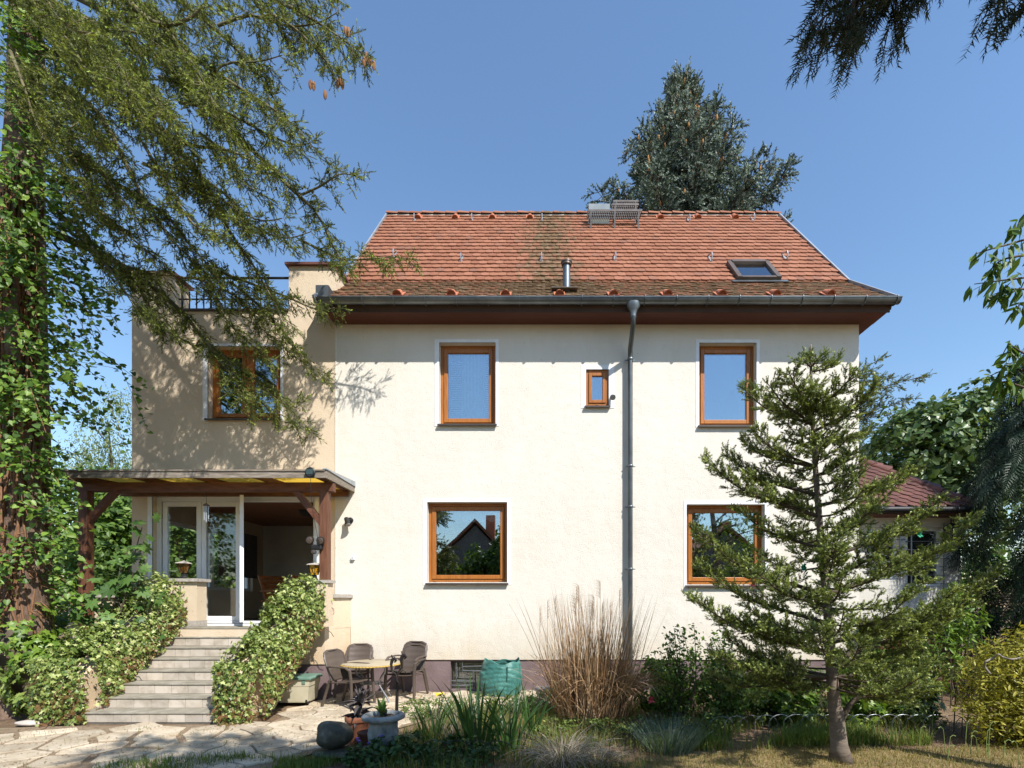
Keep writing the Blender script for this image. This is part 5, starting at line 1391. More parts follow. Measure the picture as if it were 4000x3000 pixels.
LS = [  # limbs: (px, py) on the photograph, depth of the tip, radius
    ([(95, -700), (450, -330), (800, -110), (1120, 20), (1290, 120), (1440, 225)], -2.7, .05),
    ([(95, -450), (420, -200), (700, 0), (880, 150), (1010, 290), (1100, 440)], -2.3, .05),
    ([(200, -260), (420, -80), (505, 10), (585, 80), (655, 97), (745, 70), (805, 5), (850, -90)], -3.0, .055),
    ([(95, 60), (340, 285), (480, 380), (585, 490), (700, 650), (840, 790)], -2.2, .055),
    ([(95, -120), (400, 40), (650, 140), (770, 235), (900, 320), (1060, 420), (1190, 520)], -2.9, .05),
    ([(95, 230), (300, 380), (400, 460), (510, 680), (585, 810), (690, 960), (820, 1060)], -1.9, .05),
    ([(95, 430), (330, 620), (480, 735), (650, 840), (720, 930), (800, 1020), (920, 1140)], -1.5, .05),
    ([(95, 560), (270, 700), (370, 805), (490, 910), (620, 1020)], -2.5, .045),
    ([(95, 130), (480, 400), (700, 590), (820, 740), (900, 910), (985, 1030), (1060, 1160), (1130, 1290)], -1.7, .05),
    ([(95, -40), (620, 230), (960, 560), (1140, 740), (1240, 835), (1310, 980), (1365, 1040)], -1.5, .05),
    ([(1180, 760), (1255, 725), (1330, 680), (1400, 690)], -1.6, .02),
    ([(1180, 940), (1330, 1010), (1450, 1010), (1540, 1005), (1610, 1010)], -1.2, .02),
    ([(95, 800), (175, 900), (330, 962), (430, 1008), (515, 1062), (610, 1130), (710, 1215), (800, 1330), (880, 1440), (960, 1530), (1080, 1610), (1220, 1690)], -1.35, .062),
    ([(515, 1062), (570, 1180), (640, 1280), (720, 1330)], -1.9, .02),
    ([(800, 1040), (960, 1100), (1120, 1160), (1240, 1210), (1320, 1200)], -1.3, .025),
    ([(900, 1100), (1020, 1200), (1110, 1300), (1180, 1390), (1260, 1470)], -1.0, .022),
    ([(740, 1010), (820, 1130), (900, 1270), (1000, 1360), (1080, 1420)], -1.6, .022),
    ([(95, 0), (250, 90), (420, 190), (560, 320), (640, 440)], -3.8, .035),
    ([(95, -150), (230, 20), (380, 160), (470, 260), (520, 380)], -4.2, .03),
    ([(95, 150), (200, 300), (310, 430), (400, 560)], -3.6, .03),
    ([(95, 330), (220, 480), (300, 640), (350, 800)], -3.2, .03),
    ([(95, -350), (350, -150), (600, 60), (760, 260), (850, 430)], -3.4, .04),
    ([(600, 480), (720, 560), (900, 590), (1020, 650), (1120, 690)], -2.8, .025),
    ([(700, 400), (860, 430), (1000, 500), (1130, 560), (1220, 560)], -2.2, .025),
    ([(560, 640), (700, 700), (880, 790), (1010, 860), (1120, 850)], -2.5, .025),
    ([(900, 820), (1020, 900), (1120, 930), (1230, 900)], -2.0, .02),
    ([(620, 300), (760, 330), (880, 250), (1010, 240), (1120, 210)], -2.6, .022),
    ([(850, 100), (980, 60), (1120, 100), (1240, 90), (1330, 40)], -2.4, .022),
    ([(560, 560), (640, 700), (760, 880), (860, 900)], -3.0, .022),
    ([(95, 700), (260, 860), (420, 1040), (520, 1180), (640, 1230)], -2.4, .03),
    ([(430, 1020), (560, 1060), (700, 1080), (860, 1110)], -2.1, .022),
    ([(1000, 20), (1150, 110), (1250, 210), (1330, 300)], -2.6, .02),
    ([(95, -60), (160, 60), (260, 150), (330, 260), (380, 330)], -4.0, .028),
    ([(60, -200), (150, -60), (220, 60), (300, 120), (380, 130)], -4.3, .028),
    ([(300, 60), (420, 110), (540, 130), (640, 190)], -3.5, .022),
    ([(420, 250), (540, 330), (640, 420), (700, 540)], -3.3, .022),
    ([(560, 200), (680, 280), (800, 380), (900, 520)], -2.9, .022),
    ([(780, 520), (880, 600), (960, 720), (1060, 780)], -2.2, .022),
    ([(700, 620), (800, 700), (900, 780), (960, 900)], -2.6, .022),
    ([(40, 200), (90, 330), (130, 450), (180, 560)], -3.4, .022),
    ([(250, 560), (380, 650), (470, 780), (560, 850)], -2.8, .022),
    ([(860, 1120), (960, 1190), (1030, 1290), (1100, 1330)], -1.2, .02),
    ([(880, 1440), (980, 1470), (1080, 1560), (1180, 1600)], -1.4, .018),
    ([(800, 1330), (900, 1420), (930, 1520), (980, 1610)], -1.5, .018),
    ([(95, -900), (500, -500), (900, -200), (1150, -60), (1300, -20)], -2.0, .05),
]
tw = Twigs(); bm_ = MB()
def px_dense(p):     # brighter young shoots in the open middle and top of the crown
    return float(np.clip((p[2] - 5.0) / 5.0, 0, 1))
for pts, yt, r in LS:
    k = len(pts); sY = TY if pts[0][0] == 95 else yt + .15
    P3 = [P(px, py, sY + (yt - sY) * (i / (k - 1))) for i, (px, py) in enumerate(pts)]
    limb = catmull(P3, 26)
    small = r < .03
    branchlets(tw, bm_, limb, r, .006, start=.10 if small else .26, gap=.085 if small else .095, ln=(.50, .26) if not small else (.38, .22), a=.42, b=.72, c=-.22, jit=.48, droop=.11, node=.078, nt=4, tl=.108, spread=.78, lift=.0, bare=.10, rib=.0045)
bm_.build('branches', M['branch'], sp, smooth='all', fix=False)
twig_mesh('crown', tw, TWIG_SPRUCE, M['spruce'], sp, tip=.75, base=(.05, .66), tipchance=.34)
N_SPRUCE = len(tw.p)
for px, py, yy in [(1430, 205, -2.6), (1445, 225, -2.7), (1422, 225, -2.7), (1330, 300, -2.6), (1320, 310, -2.6), (1338, 315, -2.6), (1225, 320, -2.6), (1212, 315, -2.5), (1362, 110, -2.6), (1350, 105, -2.6), (1270, 355, -2.6), (1460, 240, -2.7)]:
    q = P(px, py, yy); MB().lathe(q - Vector((0, 0, .12)), [(.006, 0), (.02, .03), (.026, .07), (.02, .11), (.008, .13)], 8).build('cone', M['cone'], sp, smooth=True)
# climbing vine
vn = thing('climbing_vine', 'leafy climbing vine wrapped round the spruce trunk', 'vine', (TX + .1, TY - .3, 0))
sm = MB(); lp, lnn = [], []
for i in range(15):
    a0 = rng.uniform(-2.6, -.2); z0 = rng.uniform(0, .5); pts = []
    for j in range(24):
        z = z0 + j * rng.uniform(.28, .36); a = a0 + .5 * math.sin(j * .4 + i) ; r = .33 - .008 * z + .02 * math.sin(j)
        pts.append((TX + math.cos(a) * r, TY + math.sin(a) * r, z))
    sm.tube(pts, .016, 5)
for i in range(26):       # shreds of dry bark and roots at chest height
    z = rng.uniform(1.2, 2.7); a = rng.uniform(-2.6, -.1); pts = []
    for j in range(6):
        a += rng.uniform(-.25, .25); z += rng.uniform(-.13, .13); r = .35 + rng.uniform(0, .12)
        pts.append((TX + math.cos(a) * r, TY + math.sin(a) * r, z))
    sm.tube(pts, .011, 4)
for i in range(390):
    z = rng.uniform(1.9, 10.6)
    if i % 3: a = rng.uniform(-1.35, .25)
    else: a = rng.uniform(-3.2, .3)
    l = rng.uniform(.4, 2.0) if a > -1.4 else rng.uniform(.3, .8)
    if z > 8.2: l *= .6
    if z < 4.7: l *= .42
    d = np.array((math.cos(a), math.sin(a) * .75, rng.uniform(-.25, .35))); p = np.array((TX + math.cos(a) * .28, TY + math.sin(a) * .28, z)); pts = [p.copy()]
    m_ = int(l / .075)
    for j in range(m_):
        d = nrm(d + np.array((0, 0, -.085)) + rng.normal(size=3) * .1); p = p + d * .075; pts.append(p.copy())
        if j < 1: continue
        for q in range(2 if j > m_ * .3 else 1):
            lp.append(p + rng.normal(size=3) * .045); lnn.append(nrm(np.array((.25, -.55, .65)) + d * .2))
    if len(pts) > 3: sm.tube([pts[0], pts[len(pts) // 2], pts[-1]], .004, 3, cap=False)
for i in range(1900):      # leaves close to the trunk
    z = rng.uniform(2.9, 10.5); a = rng.uniform(-2.9, .1); r = rng.uniform(.32, .62)
    if math.sin(z * 2.3 + 2 * a) + rng.normal() * .7 < -.2: continue
    lp.append(np.array((TX + math.cos(a) * r, TY + math.sin(a) * r, z))); lnn.append((math.cos(a) * .6, math.sin(a) * .6, .6))
sm.build('stems', M['dry_vine'], vn, smooth='all', fix=False)
leaves('foliage', lp, lnn, .073, LEAF_HEART, M['vine'], vn, rng.beta(2, 2.2, len(lp)), jit=.45, hang=.6)
# ivy at the foot of the trunk
iv = thing('ivy_mound', 'bright green ivy mound smothering the foot of the spruce', 'ivy', (TX, TY - .4, 0))
pts, nn = shell([((-7.75, -1.95, 1.05), (.62, .45, .72)), ((-7.25, -1.95, .55), (.55, .42, .6)), ((-8.35, -2.0, .9), (.6, .45, .8)), ((-7.0, -2.1, .25), (.5, .4, .32)), ((-8.3, -1.9, 1.5), (.5, .4, .5))], 4300, .3, .02)
hi = pts[:, 2] + rng.normal(size=len(pts)) * .2 > .85
leaves('upper_foliage', pts[hi], nn[hi], .095, LEAF_IVY, M['bright_ivy'], iv, rng.beta(2.5, 2, hi.sum()), jit=.4, hang=.7)
leaves('lower_foliage', pts[~hi], nn[~hi], .075, LEAF_IVY, M['ivy'], iv, .3 + .5 * rng.beta(2, 2, (~hi).sum()), jit=.4, hang=.7)
rock('ivy_core', (-7.85, -1.85, .7), .6, M['dark_stem'], None, None, 51, (1.0, .55, 1.1), parent=iv)

# ivy over the two stair walls
def stair_ivy(label, c0, c1, rx, seed, brown):
    t = thing('ivy', label, 'ivy', ((c0[0] + c1[0]) / 2, (c0[1] + c1[1]) / 2, 0), 'ivy over the stair walls')
    n = 7800; u = rng.random(n); a = rng.uniform(-.55, math.pi + .55, n)
    bump = 1 + .16 * np.sin(u * 17 + a * 2 + seed) + .14 * np.sin(u * 37 - a * 5) + .08 * np.sin(u * 71 + a * 9) + rng.normal(size=n) * .09
    c = np.array(c0)[None] + (np.array(c1) - np.array(c0))[None] * u[:, None]
    rz = .44 + .10 * np.sin(u * 9 + seed)
    dd = np.stack([np.cos(a), -.25 + 0 * a, np.sin(a)], 1)
    p = c + np.stack([np.cos(a) * rx * bump, rng.uniform(-.1, .1, n), np.sin(a) * rz * bump], 1)
    # the front face of the mass
    m = 2000; b = rng.random((m, 2)); f = np.array(c0)[None] + np.stack([(b[:, 0] * 2 - 1) * rx * .95, -.20 - .12 * np.sqrt(np.clip(1 - (b[:, 0] * 2 - 1) ** 2, 0, 1)) + rng.normal(size=m) * .03, b[:, 1] * 1.0 - .62], 1)
    # hanging skirt on the outer side
    k = 2600; uu = rng.random(k); cc = np.array(c0)[None] + (np.array(c1) - np.array(c0))[None] * uu[:, None]; sgn = 1 if c0[0] > -5 else -1
    s = cc + np.stack([sgn * rx * (1.0 + rng.normal(size=k) * .08), rng.uniform(-.1, .1, k), -rng.random(k) * (.46 - .12 * uu)], 1)
    k2 = 1300; u2 = rng.random(k2); c2_i = np.array(c0)[None] + (np.array(c1) - np.array(c0))[None] * u2[:, None]
    s2 = c2_i + np.stack([-sgn * (rx + .01 + rng.random(k2) * .07), rng.uniform(-.12, .1, k2), -rng.random(k2) * .5 + .1], 1)
    pp = np.vstack([p, f, s, s2]); nn = np.vstack([dd, np.tile((0, -1, .3), (m, 1)), np.tile((sgn * .8, -.5, .3), (k, 1)), np.tile((-sgn * .8, -.5, .3), (k2, 1))])
    kp = pp[:, 2] > .02; pp, nn = pp[kp], nn[kp]
    h = pp[:, 2] - (c0[2] + (c1[2] - c0[2]) * np.clip((pp[:, 1] - c0[1]) / (c1[1] - c0[1]), 0, 1))
    ti = .26 + .74 * rng.beta(1.5, 1.5, len(pp)); dead = (h < -.05 + rng.normal(size=len(pp)) * .16) & (rng.random(len(pp)) < brown); ti[dead] = rng.uniform(0, .14, dead.sum())
    leaves('foliage', pp, nn, .044, LEAF_IVY, M['ivy'], t, ti, jit=.6, hang=.65, szv=.6)
    st_ = MB()
    for i in range(60):
        q = pp[rng.integers(len(pp))] - np.array((0, 0, .05)); l = [q.copy()]
        for j in range(3): q = q + np.array((rng.normal() * .06, rng.normal() * .06, -.07)); q[2] = max(q[2], .01); l.append(q.copy())
        st_.tube(l, .0055, 4, cap=False)
    st_.build('stems', M['dry_vine'], t, fix=False)
stair_ivy('variegated ivy spilling over the stair wall beside the fig tree', (-6.56, -2.25, .52), (-6.60, -.58, 1.66), .38, 1.0, .38)
stair_ivy('variegated ivy cascading over the stair wall above the storage box', (-4.14, -2.25, .48), (-3.86, -.92, 1.72), .29, 2.2, .45)

# ------------------------------------------------------------------ fig tree
fg = thing('fig_tree', 'young fig tree with large lobed leaves before the terrace parapet', 'tree', (-7.1, -1.3, 0))
fm = MB(); lp, lnn, ls = [], [], []
for px, py, yy in [(555, 2060, -1.3), (470, 2210, -1.5), (520, 2240, -1.4), (400, 2300, -1.5), (600, 2310, -1.2), (450, 2400, -1.6), (380, 2480, -1.6), (560, 2440, -1.2), (330, 2350, -1.4), (500, 2140, -1.35), (430, 2520, -1.5)]:
    tip = P(px, py, yy); b0 = Vector((-7.05 + random.uniform(-.12, .12), -1.3, 0))
    limb = catmull([b0, b0.lerp(tip, .4) + Vector((random.uniform(-.15, .1), 0, .2)), b0.lerp(tip, .75) + Vector((0, 0, .08)), tip], 14)
    fm.tube(limb, list(np.linspace(.02, .007, 14)), 6, cap=False)
    for k in range(11):
        q = limb[-1 - (k % 5)] + rng.normal(size=3) * .11; lp.append(q); lnn.append((.25, -.5, .7))
fm.build('trunk', M['dark_stem'], fg, smooth='all', fix=False)
leaves('crown', lp, lnn, .17, LEAF_LOBED, M['fig'], fg, rng.random(len(lp)), jit=.4, hang=.6)

# ------------------------------------------------------------------ young fir on the lawn
fb = G(3285, 2975); FY = fb.y
fr_ = thing('fir_tree', 'young fir with tiered branches standing on the dry lawn', 'tree', fb)
tp = [P(3285, 2975, FY), P(3265, 2780, FY), P(3250, 2650, FY), P(3235, 2400, FY), P(3215, 2200, FY), P(3190, 1900, FY), P(3175, 1650, FY), P(3168, 1480, FY), P(3168, 1345, FY)]
tp[0].z = -.02
MB().tube(catmull(tp, 24), list(np.interp(np.linspace(0, 1, 24), [0, .03, .1, .25, .6, 1], [.125, .085, .072, .055, .03, .008])), 14).build('trunk', M['smooth_bark'], fr_, smooth='all', fix=False)
TPa = catmull(tp, 60)
def trunk_at(z): return TPa[np.argmin(abs(TPa[:, 2] - z))]
tips = [(2905, 1520), (3000, 1500), (3085, 1460), (2905, 1725), (2950, 1690), (2757, 1795), (2845, 1785), (2885, 1990), (2722, 2078), (2708, 2340), (2740, 2215), (2850, 2500), (2770, 2640), (2800, 2560), (2930, 2600),
        (3330, 1465), (3260, 1425), (3412, 1522), (3365, 1700), (3305, 1790), (3565, 1830), (3675, 1948), (3815, 2018), (3880, 2240), (3650, 2440), (3685, 2640), (3600, 2700), (3470, 2100), (3720, 2320), (3430, 2600), (3560, 2560),
        (3140, 1400), (3200, 1395), (3060, 1620), (3290, 1600), (2980, 1900), (3400, 1980), (2960, 2240), (2880, 2420), (3500, 2420), (3080, 2690), (3400, 2700)]
tw = Twigs(); bm_ = MB()
for i, (px, py) in enumerate(tips):
    dx = px - 3200
    yd = rng.uniform(-.35, .35) if abs(dx) > 300 else rng.uniform(-.8, .8)
    yd *= min(1, abs(dx) / 250 + .35)
    tip = np.array(P(px, py, FY + yd)); za = tip[2] - (.5 * abs(dx) / 375.0) * (.75 if py > 2300 else 1.0)
    za = max(za, .72 + .25 * rng.random()); b0 = trunk_at(za); 
    limb = catmull([b0, b0 + (tip - b0) * .35 + np.array((0, 0, -.06 * abs(dx) / 375)), b0 + (tip - b0) * .7 + np.array((0, 0, -.10 * abs(dx) / 375)), tip], 18)
    big = abs(dx) / 375
    branchlets(tw, bm_, limb, .010 + .012 * big, .004, start=.27 if big > .6 else .12, gap=.052, ln=(.13 + .29 * min(big, 1.1), .10), a=.72, b=.8, c=.10, jit=.24, droop=-.04, node=.050, nt=3, tl=.064, spread=.5, lift=.32, rib=.004)
for i in range(54):      # branches towards and away from the viewer
    z = .75 + 3.2 * (i / 54) ** .9; b0 = trunk_at(z); sg = 1 if i % 2 else -1
    L = max(.10, (1.15 if z > 1.0 else .9) * (1 - (z - .6) / 3.6)); a = sg * (math.pi / 2 + rng.uniform(-.65, .65))
    d = np.array((math.cos(a), math.sin(a), 0))
    limb = catmull([b0, b0 + d * L * .4 + np.array((0, 0, -.01)), b0 + d * L * .8 + np.array((0, 0, .10 * L)), b0 + d * L * 1.05 + np.array((0, 0, .28 * L))], 14)
    branchlets(tw, bm_, limb, .012, .004, start=.30, gap=.066, ln=(.08 + .20 * L, .09), a=.75, b=.7, c=.10, jit=.22, droop=-.03, node=.054, nt=3, tl=.062, spread=.5, lift=.32, rib=.004)
# one thick low limb on the right
limb = catmull([trunk_at(.35), P(3330, 2740, FY - .02), P(3400, 2715, FY - .05), P(3520, 2700, FY - .1)], 12)
bm_.tube(limb, list(np.linspace(.035, .012, 12)), 8)
bm_.build('branches', M['dark_stem'], fr_, smooth='all', fix=False)
twig_mesh('crown', tw, TWIG_FIR, M['fir'], fr_, tip=.6, base=(.1, .7), tipchance=.4)
N_FIR = len(tw.p)
for i, (px, py, yo) in enumerate([(3140, 2215, -.2), (3440, 2195, -.1), (3595, 2085, .0)]):
    c = P(px, py, FY + yo); ns = MB(); V = []
    for j in range(5):
        for k in range(5): V.append((c.x + (j - 2) * .012 + random.uniform(-.008, .008), c.y + random.uniform(-.02, .02), c.z + (k - 2) * .016 + random.uniform(-.008, .008)))
    ns.add(V, [(j * 5 + k, j * 5 + k + 1, j * 5 + k + 6, j * 5 + k + 5) for j in range(4) for k in range(4)])
    tag(ns.build('net_scrap', mat('green_netting%d' % i, (.02, .22, .12), (.03, .3, .17), 9, .6), None, fix=False), ['scrap of green netting caught by the fir trunk', 'scrap of green netting in the middle right fir tier', 'scrap of green netting on the upper right fir branch'][i], 'netting', 'green net scraps')

# ------------------------------------------------------------------ blue spruce behind the house
BX, BY, BZ = 6.1, 12.0, 24.1
bs = thing('blue_spruce', 'tall blue spruce full of orange cones rising behind the roof', 'tree', (BX, BY, 0))
MB().tube([(BX, BY, 0), (BX, BY, 12), (BX + .1, BY, 20), (BX + .25, BY, BZ)], [.35, .24, .12, .02], 10).build('trunk', M['bark'], bs, smooth='all', fix=False)
tw = Twigs(); bm_ = MB(); cones = []
z = BZ - .15
while z > 15.2:
    h = BZ - z; Rr = min(.10 + .40 * h ** 1.13, 3.6); nb = 4 if h < 1.2 else 7
    a0 = rng.uniform(0, 6.28)
    for k in range(nb):
        a = a0 + 2 * math.pi * k / nb + rng.uniform(-.3, .3); L = Rr * rng.uniform(.62, 1.22)
        d = np.array((math.cos(a), math.sin(a), 0)); b0 = np.array((BX + .1 * (1 - h / 12), BY, z))
        up_ = .45 if h > 2 else .9
        limb = catmull([b0, b0 + d * L * .45 + np.array((0, 0, -.06 * L)), b0 + d * L * .85 + np.array((0, 0, .10 * L * up_)), b0 + d * L + np.array((0, 0, .34 * L * up_))], 12)
        branchlets(tw, bm_, limb, .035, .008, start=.2, gap=.22, ln=(.30 + .18 * L, .24), a=.6, b=.75, c=-.12, jit=.35, droop=.13, node=.18, nt=3, tl=.30, spread=.6, lift=.12, rib=.012)
        for q in range(3 if h < 4 else 2):
            if rng.random() < (1.2 - h / 9): cones.append(limb[-1 - rng.integers(0, 5)] + rng.normal(size=3) * .1)
    z -= rng.uniform(.30, .44) if h > 1 else .22
bm_.build('branches', M['dark_stem'], bs, smooth='all', fix=False)
twig_mesh('crown', tw, TWIG_BLUE, M['blue_spruce'], bs, tip=.3, base=(.12, .95), tipchance=.5)
CT = MB().lathe((0, 0, -.2), [(.008, 0), (.035, .05), (.04, .11), (.02, .18)], 6)
for _ in range(200):
    h = .35 + abs(rng.normal()) * 1.9; a = rng.uniform(3.1, 6.3); r = (.10 + .36 * h) * rng.uniform(.5, 1.05)
    cones.append(np.array((BX + .12 + math.cos(a) * r, BY + math.sin(a) * r, BZ - h)))
cones = np.array(cones)
kind(scatter('cones', (CT.v, CT.f, [0] * len(CT.v)), cones, np.tile(np.eye(3), (len(cones), 1, 1)), rng.uniform(.8, 1.3, len(cones)), np.zeros(len(cones)), M['orange_cone'], bs), 'stuff')

# ------------------------------------------------------------------ broadleaf trees, hedges and conifers round the house
def broadtree(name, label, base, lobes, n, size, T, m, trunk_r=.14, tint=(2, 2), jit=.55, hang=.4, cat='tree', group=None, depth=.45):
    t = thing(name, label, cat, base, group)
    mb = MB(); bz = Vector(base)
    cz = min(c[2] for c, r in lobes)
    mb.tube([bz, bz + Vector((.05, .03, max(cz - bz.z, .3) * .6)), Vector(lobes[0][0])], [trunk_r * 1.2, trunk_r * .8, trunk_r * .3], 9, cap=False)
    for c, r in lobes:
        for k in range(5):
            d = unit(1)[0]; d[2] = abs(d[2]) * .6; e = np.array(c) + d * np.array(r) * .8
            st0 = np.array(bz) + np.array((0, 0, max(cz - bz.z, .3) * rng.uniform(.5, .9)))
            mb.tube([st0, (st0 + np.array(c)) / 2 + rng.normal(size=3) * .1, np.array(c), e], [trunk_r * .45, trunk_r * .35, trunk_r * .25, .008], 6, cap=False)
    mb.build('trunk', M['dark_stem'], t, smooth='all', fix=False)
    p, nn = shell(lobes, n, depth, .03)
    ins = int(n * .35); w = rng.integers(0, len(lobes), ins); q = np.array([np.array(lobes[i][0]) + unit(1)[0] * np.array(lobes[i][1]) * rng.random() ** .4 * .85 for i in w]); q = q[q[:, 2] > .05]
    p = np.vstack([p, q]); nn = np.vstack([nn, np.tile((0, 0, 1.0), (len(q), 1))])
    leaves('crown', p, nn, size, T, m, t, rng.beta(tint[0], tint[1], len(p)), jit=jit, hang=hang)
    return t
broadtree('leafy_tree', 'sunlit leafy tree behind the left canopy post', (-13.6, 6.8, 0), [((-13.4, 6.2, 2.6), (1.8, 1.5, 1.8)), ((-14.6, 7, 4.4), (1.7, 1.4, 1.6)), ((-12.8, 6.0, 1.3), (1.4, 1.2, 1.3)), ((-13.0, 7, 4.0), (1.3, 1.2, 1.3)), ((-11.3, 6.6, 3.2), (1.3, 1.2, 1.6)), ((-11.2, 6.4, 1.2), (1.3, 1.2, 1.2))], 15000, .17, LEAF_OVAL, M['broad'])
broadtree('leafy_tree', 'dense leafy tree seen through the sunroom side window', (-14, 11.5, 0), [((-13.8, 10.6, 3.0), (2.4, 1.8, 2.4)), ((-15.6, 11.4, 5.2), (2.2, 1.6, 2.0)), ((-12.2, 10.4, 2.0), (2.0, 1.5, 2.0)), ((-13.2, 11, 5.2), (1.7, 1.5, 1.6)), ((-11.4, 10.6, 3.9), (1.6, 1.4, 1.6))], 15000, .20, LEAF_OVAL, M['broad'])
broadtree('leafy_bush', 'shady green bush between the spruce trunk and the wing', (-10.2, .6, 0), [((-10.0, .4, .8), (1.0, .9, .9)), ((-10.9, .5, 1.2), (1.0, .9, 1.1))], 3000, .13, LEAF_OVAL, M['broad'], .06, (1.6, 3))
broadtree('birch_tree', 'pale drooping birch far beyond the left corner of the wing', (-20.5, 15, 0), [((-20.8, 15, 9.2), (1.5, 1.4, 2.8)), ((-22.2, 15.5, 7.0), (2.1, 1.5, 2.8)), ((-20.0, 15, 6.0), (1.6, 1.3, 2.8)), ((-21.0, 15, 3.5), (2.4, 1.3, 2.4))], 8200, .16, LEAF_LANCE, M['birch'], .16, (2, 2), .7, 1.6)
broadtree('linden_tree', 'broad linden with pale leaf backs behind the garage roof', (12.6, 7.0, 0), [((12.0, 6.2, 6.2), (1.9, 1.5, 1.5)), ((13.6, 6.4, 6.9), (1.7, 1.5, 1.5)), ((10.9, 6.4, 5.0), (1.4, 1.3, 1.2)), ((13.0, 6.0, 4.6), (2.2, 1.4, 1.4)), ((12.6, 6.8, 7.3), (1.2, 1.1, .9))], 8200, .17, LEAF_HEART, M['pale_leaf'], .2, (1.5, 1.7), .5, .5)
broadtree('hedge', 'dark hedge far behind the house on the left', (-22, 18, 0), [((-26 + 3.2 * i, 18 + (i % 2), 2.0), (2.4, 1.5, 2.6)) for i in range(7)], 5200, .28, LEAF_OVAL, M['broad'], .1, (1.6, 3), cat='hedge')
broadtree('hedge', 'dark hedge far behind the garage on the right', (24, 14, 0), [((14 + 3.2 * i, 15 + (i % 2), 2.2), (2.4, 1.5, 3.2)) for i in range(7)], 5200, .28, LEAF_OVAL, M['broad'], .1, (1.6, 3), cat='hedge')
# yellow-green conifer whose branches show past the right corner of the house
hl = thing('hemlock_tree', 'thin yellow-green conifer peeking out behind the right house corner', 'tree', (11.9, 11, 0))
MB().tube([(11.9, 11, 0), (11.9, 11, 9), (12, 11, 13)], [.2, .14, .04], 8).build('trunk', M['dark_stem'], hl, smooth='all')
tw = Twigs(); bm_ = MB()
for px, py in [(3440, 1400), (3400, 1460), (3470, 1480), (3600, 1470), (3540, 1560), (3500, 1640), (3440, 1560), (3400, 1620), (3540, 1700), (3420, 1740), (3470, 1700), (3400, 1820), (3450, 1800), (3380, 1560)]:
    tip = np.array(P(px, py, 10.6 + rng.uniform(-1, 1))); b0 = np.array((11.95, 11, tip[2] - rng.uniform(.6, 1.4)))
    branchlets(tw, bm_, catmull([b0, b0 + (tip - b0) * .5 + np.array((0, 0, .1)), tip], 10), .03, .008, start=.2, gap=.18, ln=(.8, .3), a=.6, b=.6, c=-.1, jit=.35, droop=.08, node=.14, nt=2, tl=.20, spread=.5, lift=0, rib=.008)
bm_.build('branches', M['dark_stem'], hl, fix=False)
twig_mesh('crown', tw, TWIG_BLUE, leaf_mat('hemlock_needles', [(0, (.06, .075, .018)), (1, (.18, .20, .05))], .5, .3), hl, base=(.1, .9))
# weeping cypress at the right edge
def spray_T():
    V, Fs = [(0, 0, 0)], []
    for i in range(7):
        t = i / 7.0; w = .20 * (1 - t) + .04
        for s in (-1, 1):
            b = len(V); V += [(0, t, 0), (s * .012, t + .05, 0), (s * w, t + .20, -.04), (s * w * .6, t + .08, -.02)]; Fs.append((b, b + 3, b + 2, b + 1) if s > 0 else (b, b + 1, b + 2, b + 3))
    return V, Fs, [0] * len(V)
SPRAY = spray_T()
def cypress(label, base, h, r, n, m, size=.34, top=.15):
    t = thing('cypress_tree', label, 'tree', base)
    MB().tube([base, (base[0], base[1], base[2] + h)], [.16, .03], 8, cap=False).build('trunk', M['dark_stem'], t)
    nc_ = n // 16; u = rng.random(nc_); a = rng.uniform(0, 6.28, nc_); rr = r * np.interp(u, [0, .1, .6, 1], [.75, 1, .85, top]) * rng.uniform(.72, 1.08, nc_)
    C = np.stack([base[0] + np.cos(a) * rr, base[1] + np.sin(a) * rr, base[2] + .1 + u * h], 1); k = rng.integers(0, nc_, n)
    out = np.stack([np.cos(a), np.sin(a), 0 * a], 1)[k]
    p = C[k] + rng.normal(size=(n, 3)) * (.07, .07, .13) - np.array((0, 0, .1))
    d = out * .45 + np.array((0, 0, -.8)) + rng.normal(size=(n, 3)) * .22
    kp = p[:, 2] > base[2] + .3
    scatter('crown', SPRAY, p[kp], frames(d[kp], out[kp] + rng.normal(size=(kp.sum(), 3)) * .4), size * rng.uniform(.6, 1.2, kp.sum()), rng.beta(1.8, 2, kp.sum()), m, t)
    bmx = MB()
    for i in range(0, nc_, 6): bmx.tube([(base[0], base[1], C[i][2] + .2), C[i]], .012, 4, cap=False)
    bmx.build('branches', M['dark_stem'], t, fix=False)
cypress('dark weeping cypress filling the right edge beside the garage', (9.75, .2, 0), 6.6, 1.35, 6800, M['cypress'], .46)
cypress('dark weeping cypress standing behind the yellow shrub', (9.1, -1.2, 0), 3.9, .95, 4200, M['cypress'], .38)

# ------------------------------------------------------------------ garage with hipped tile roof, wood store below
ga = thing('garage', 'grey stucco outbuilding with dark red hipped tile roof behind the fir', 'building', (7.3, 1.2, 0))
GY = 1.0; gs = F / (GY - CAMY)
gx1 = P(3752, 2000, GY).x; gzE = P(3500, 2000, GY).z; gzB = P(3500, 2422, GY).z
gw = MB(); wall_open(gw, WR + .02, gx1, gzB, gzE + .1, GY, [(P(3385, 0, GY).x, P(3520, 0, GY).x, P(0, 2260, GY).z, P(0, 2060, GY).z), (P(3545, 0, GY).x, P(3690, 0, GY).x, P(0, 2290, GY).z, P(0, 2060, GY).z)], .25)
gw.build('wall', M['grey_stucco'], ga, fix=False)
MB().box(gx1 - .25, gx1 - .002, GY + .25, 4.5, 0, gzE + .1).box(WR + .02, gx1, 4.5, 4.7, 0, gzE + .1).build('side_wall', M['grey_stucco'], ga)
MB().box(WR + .03, gx1 - .03, GY + .03, GY + .26, -.02, gzB).build('plinth', M['dark_stem'], ga)
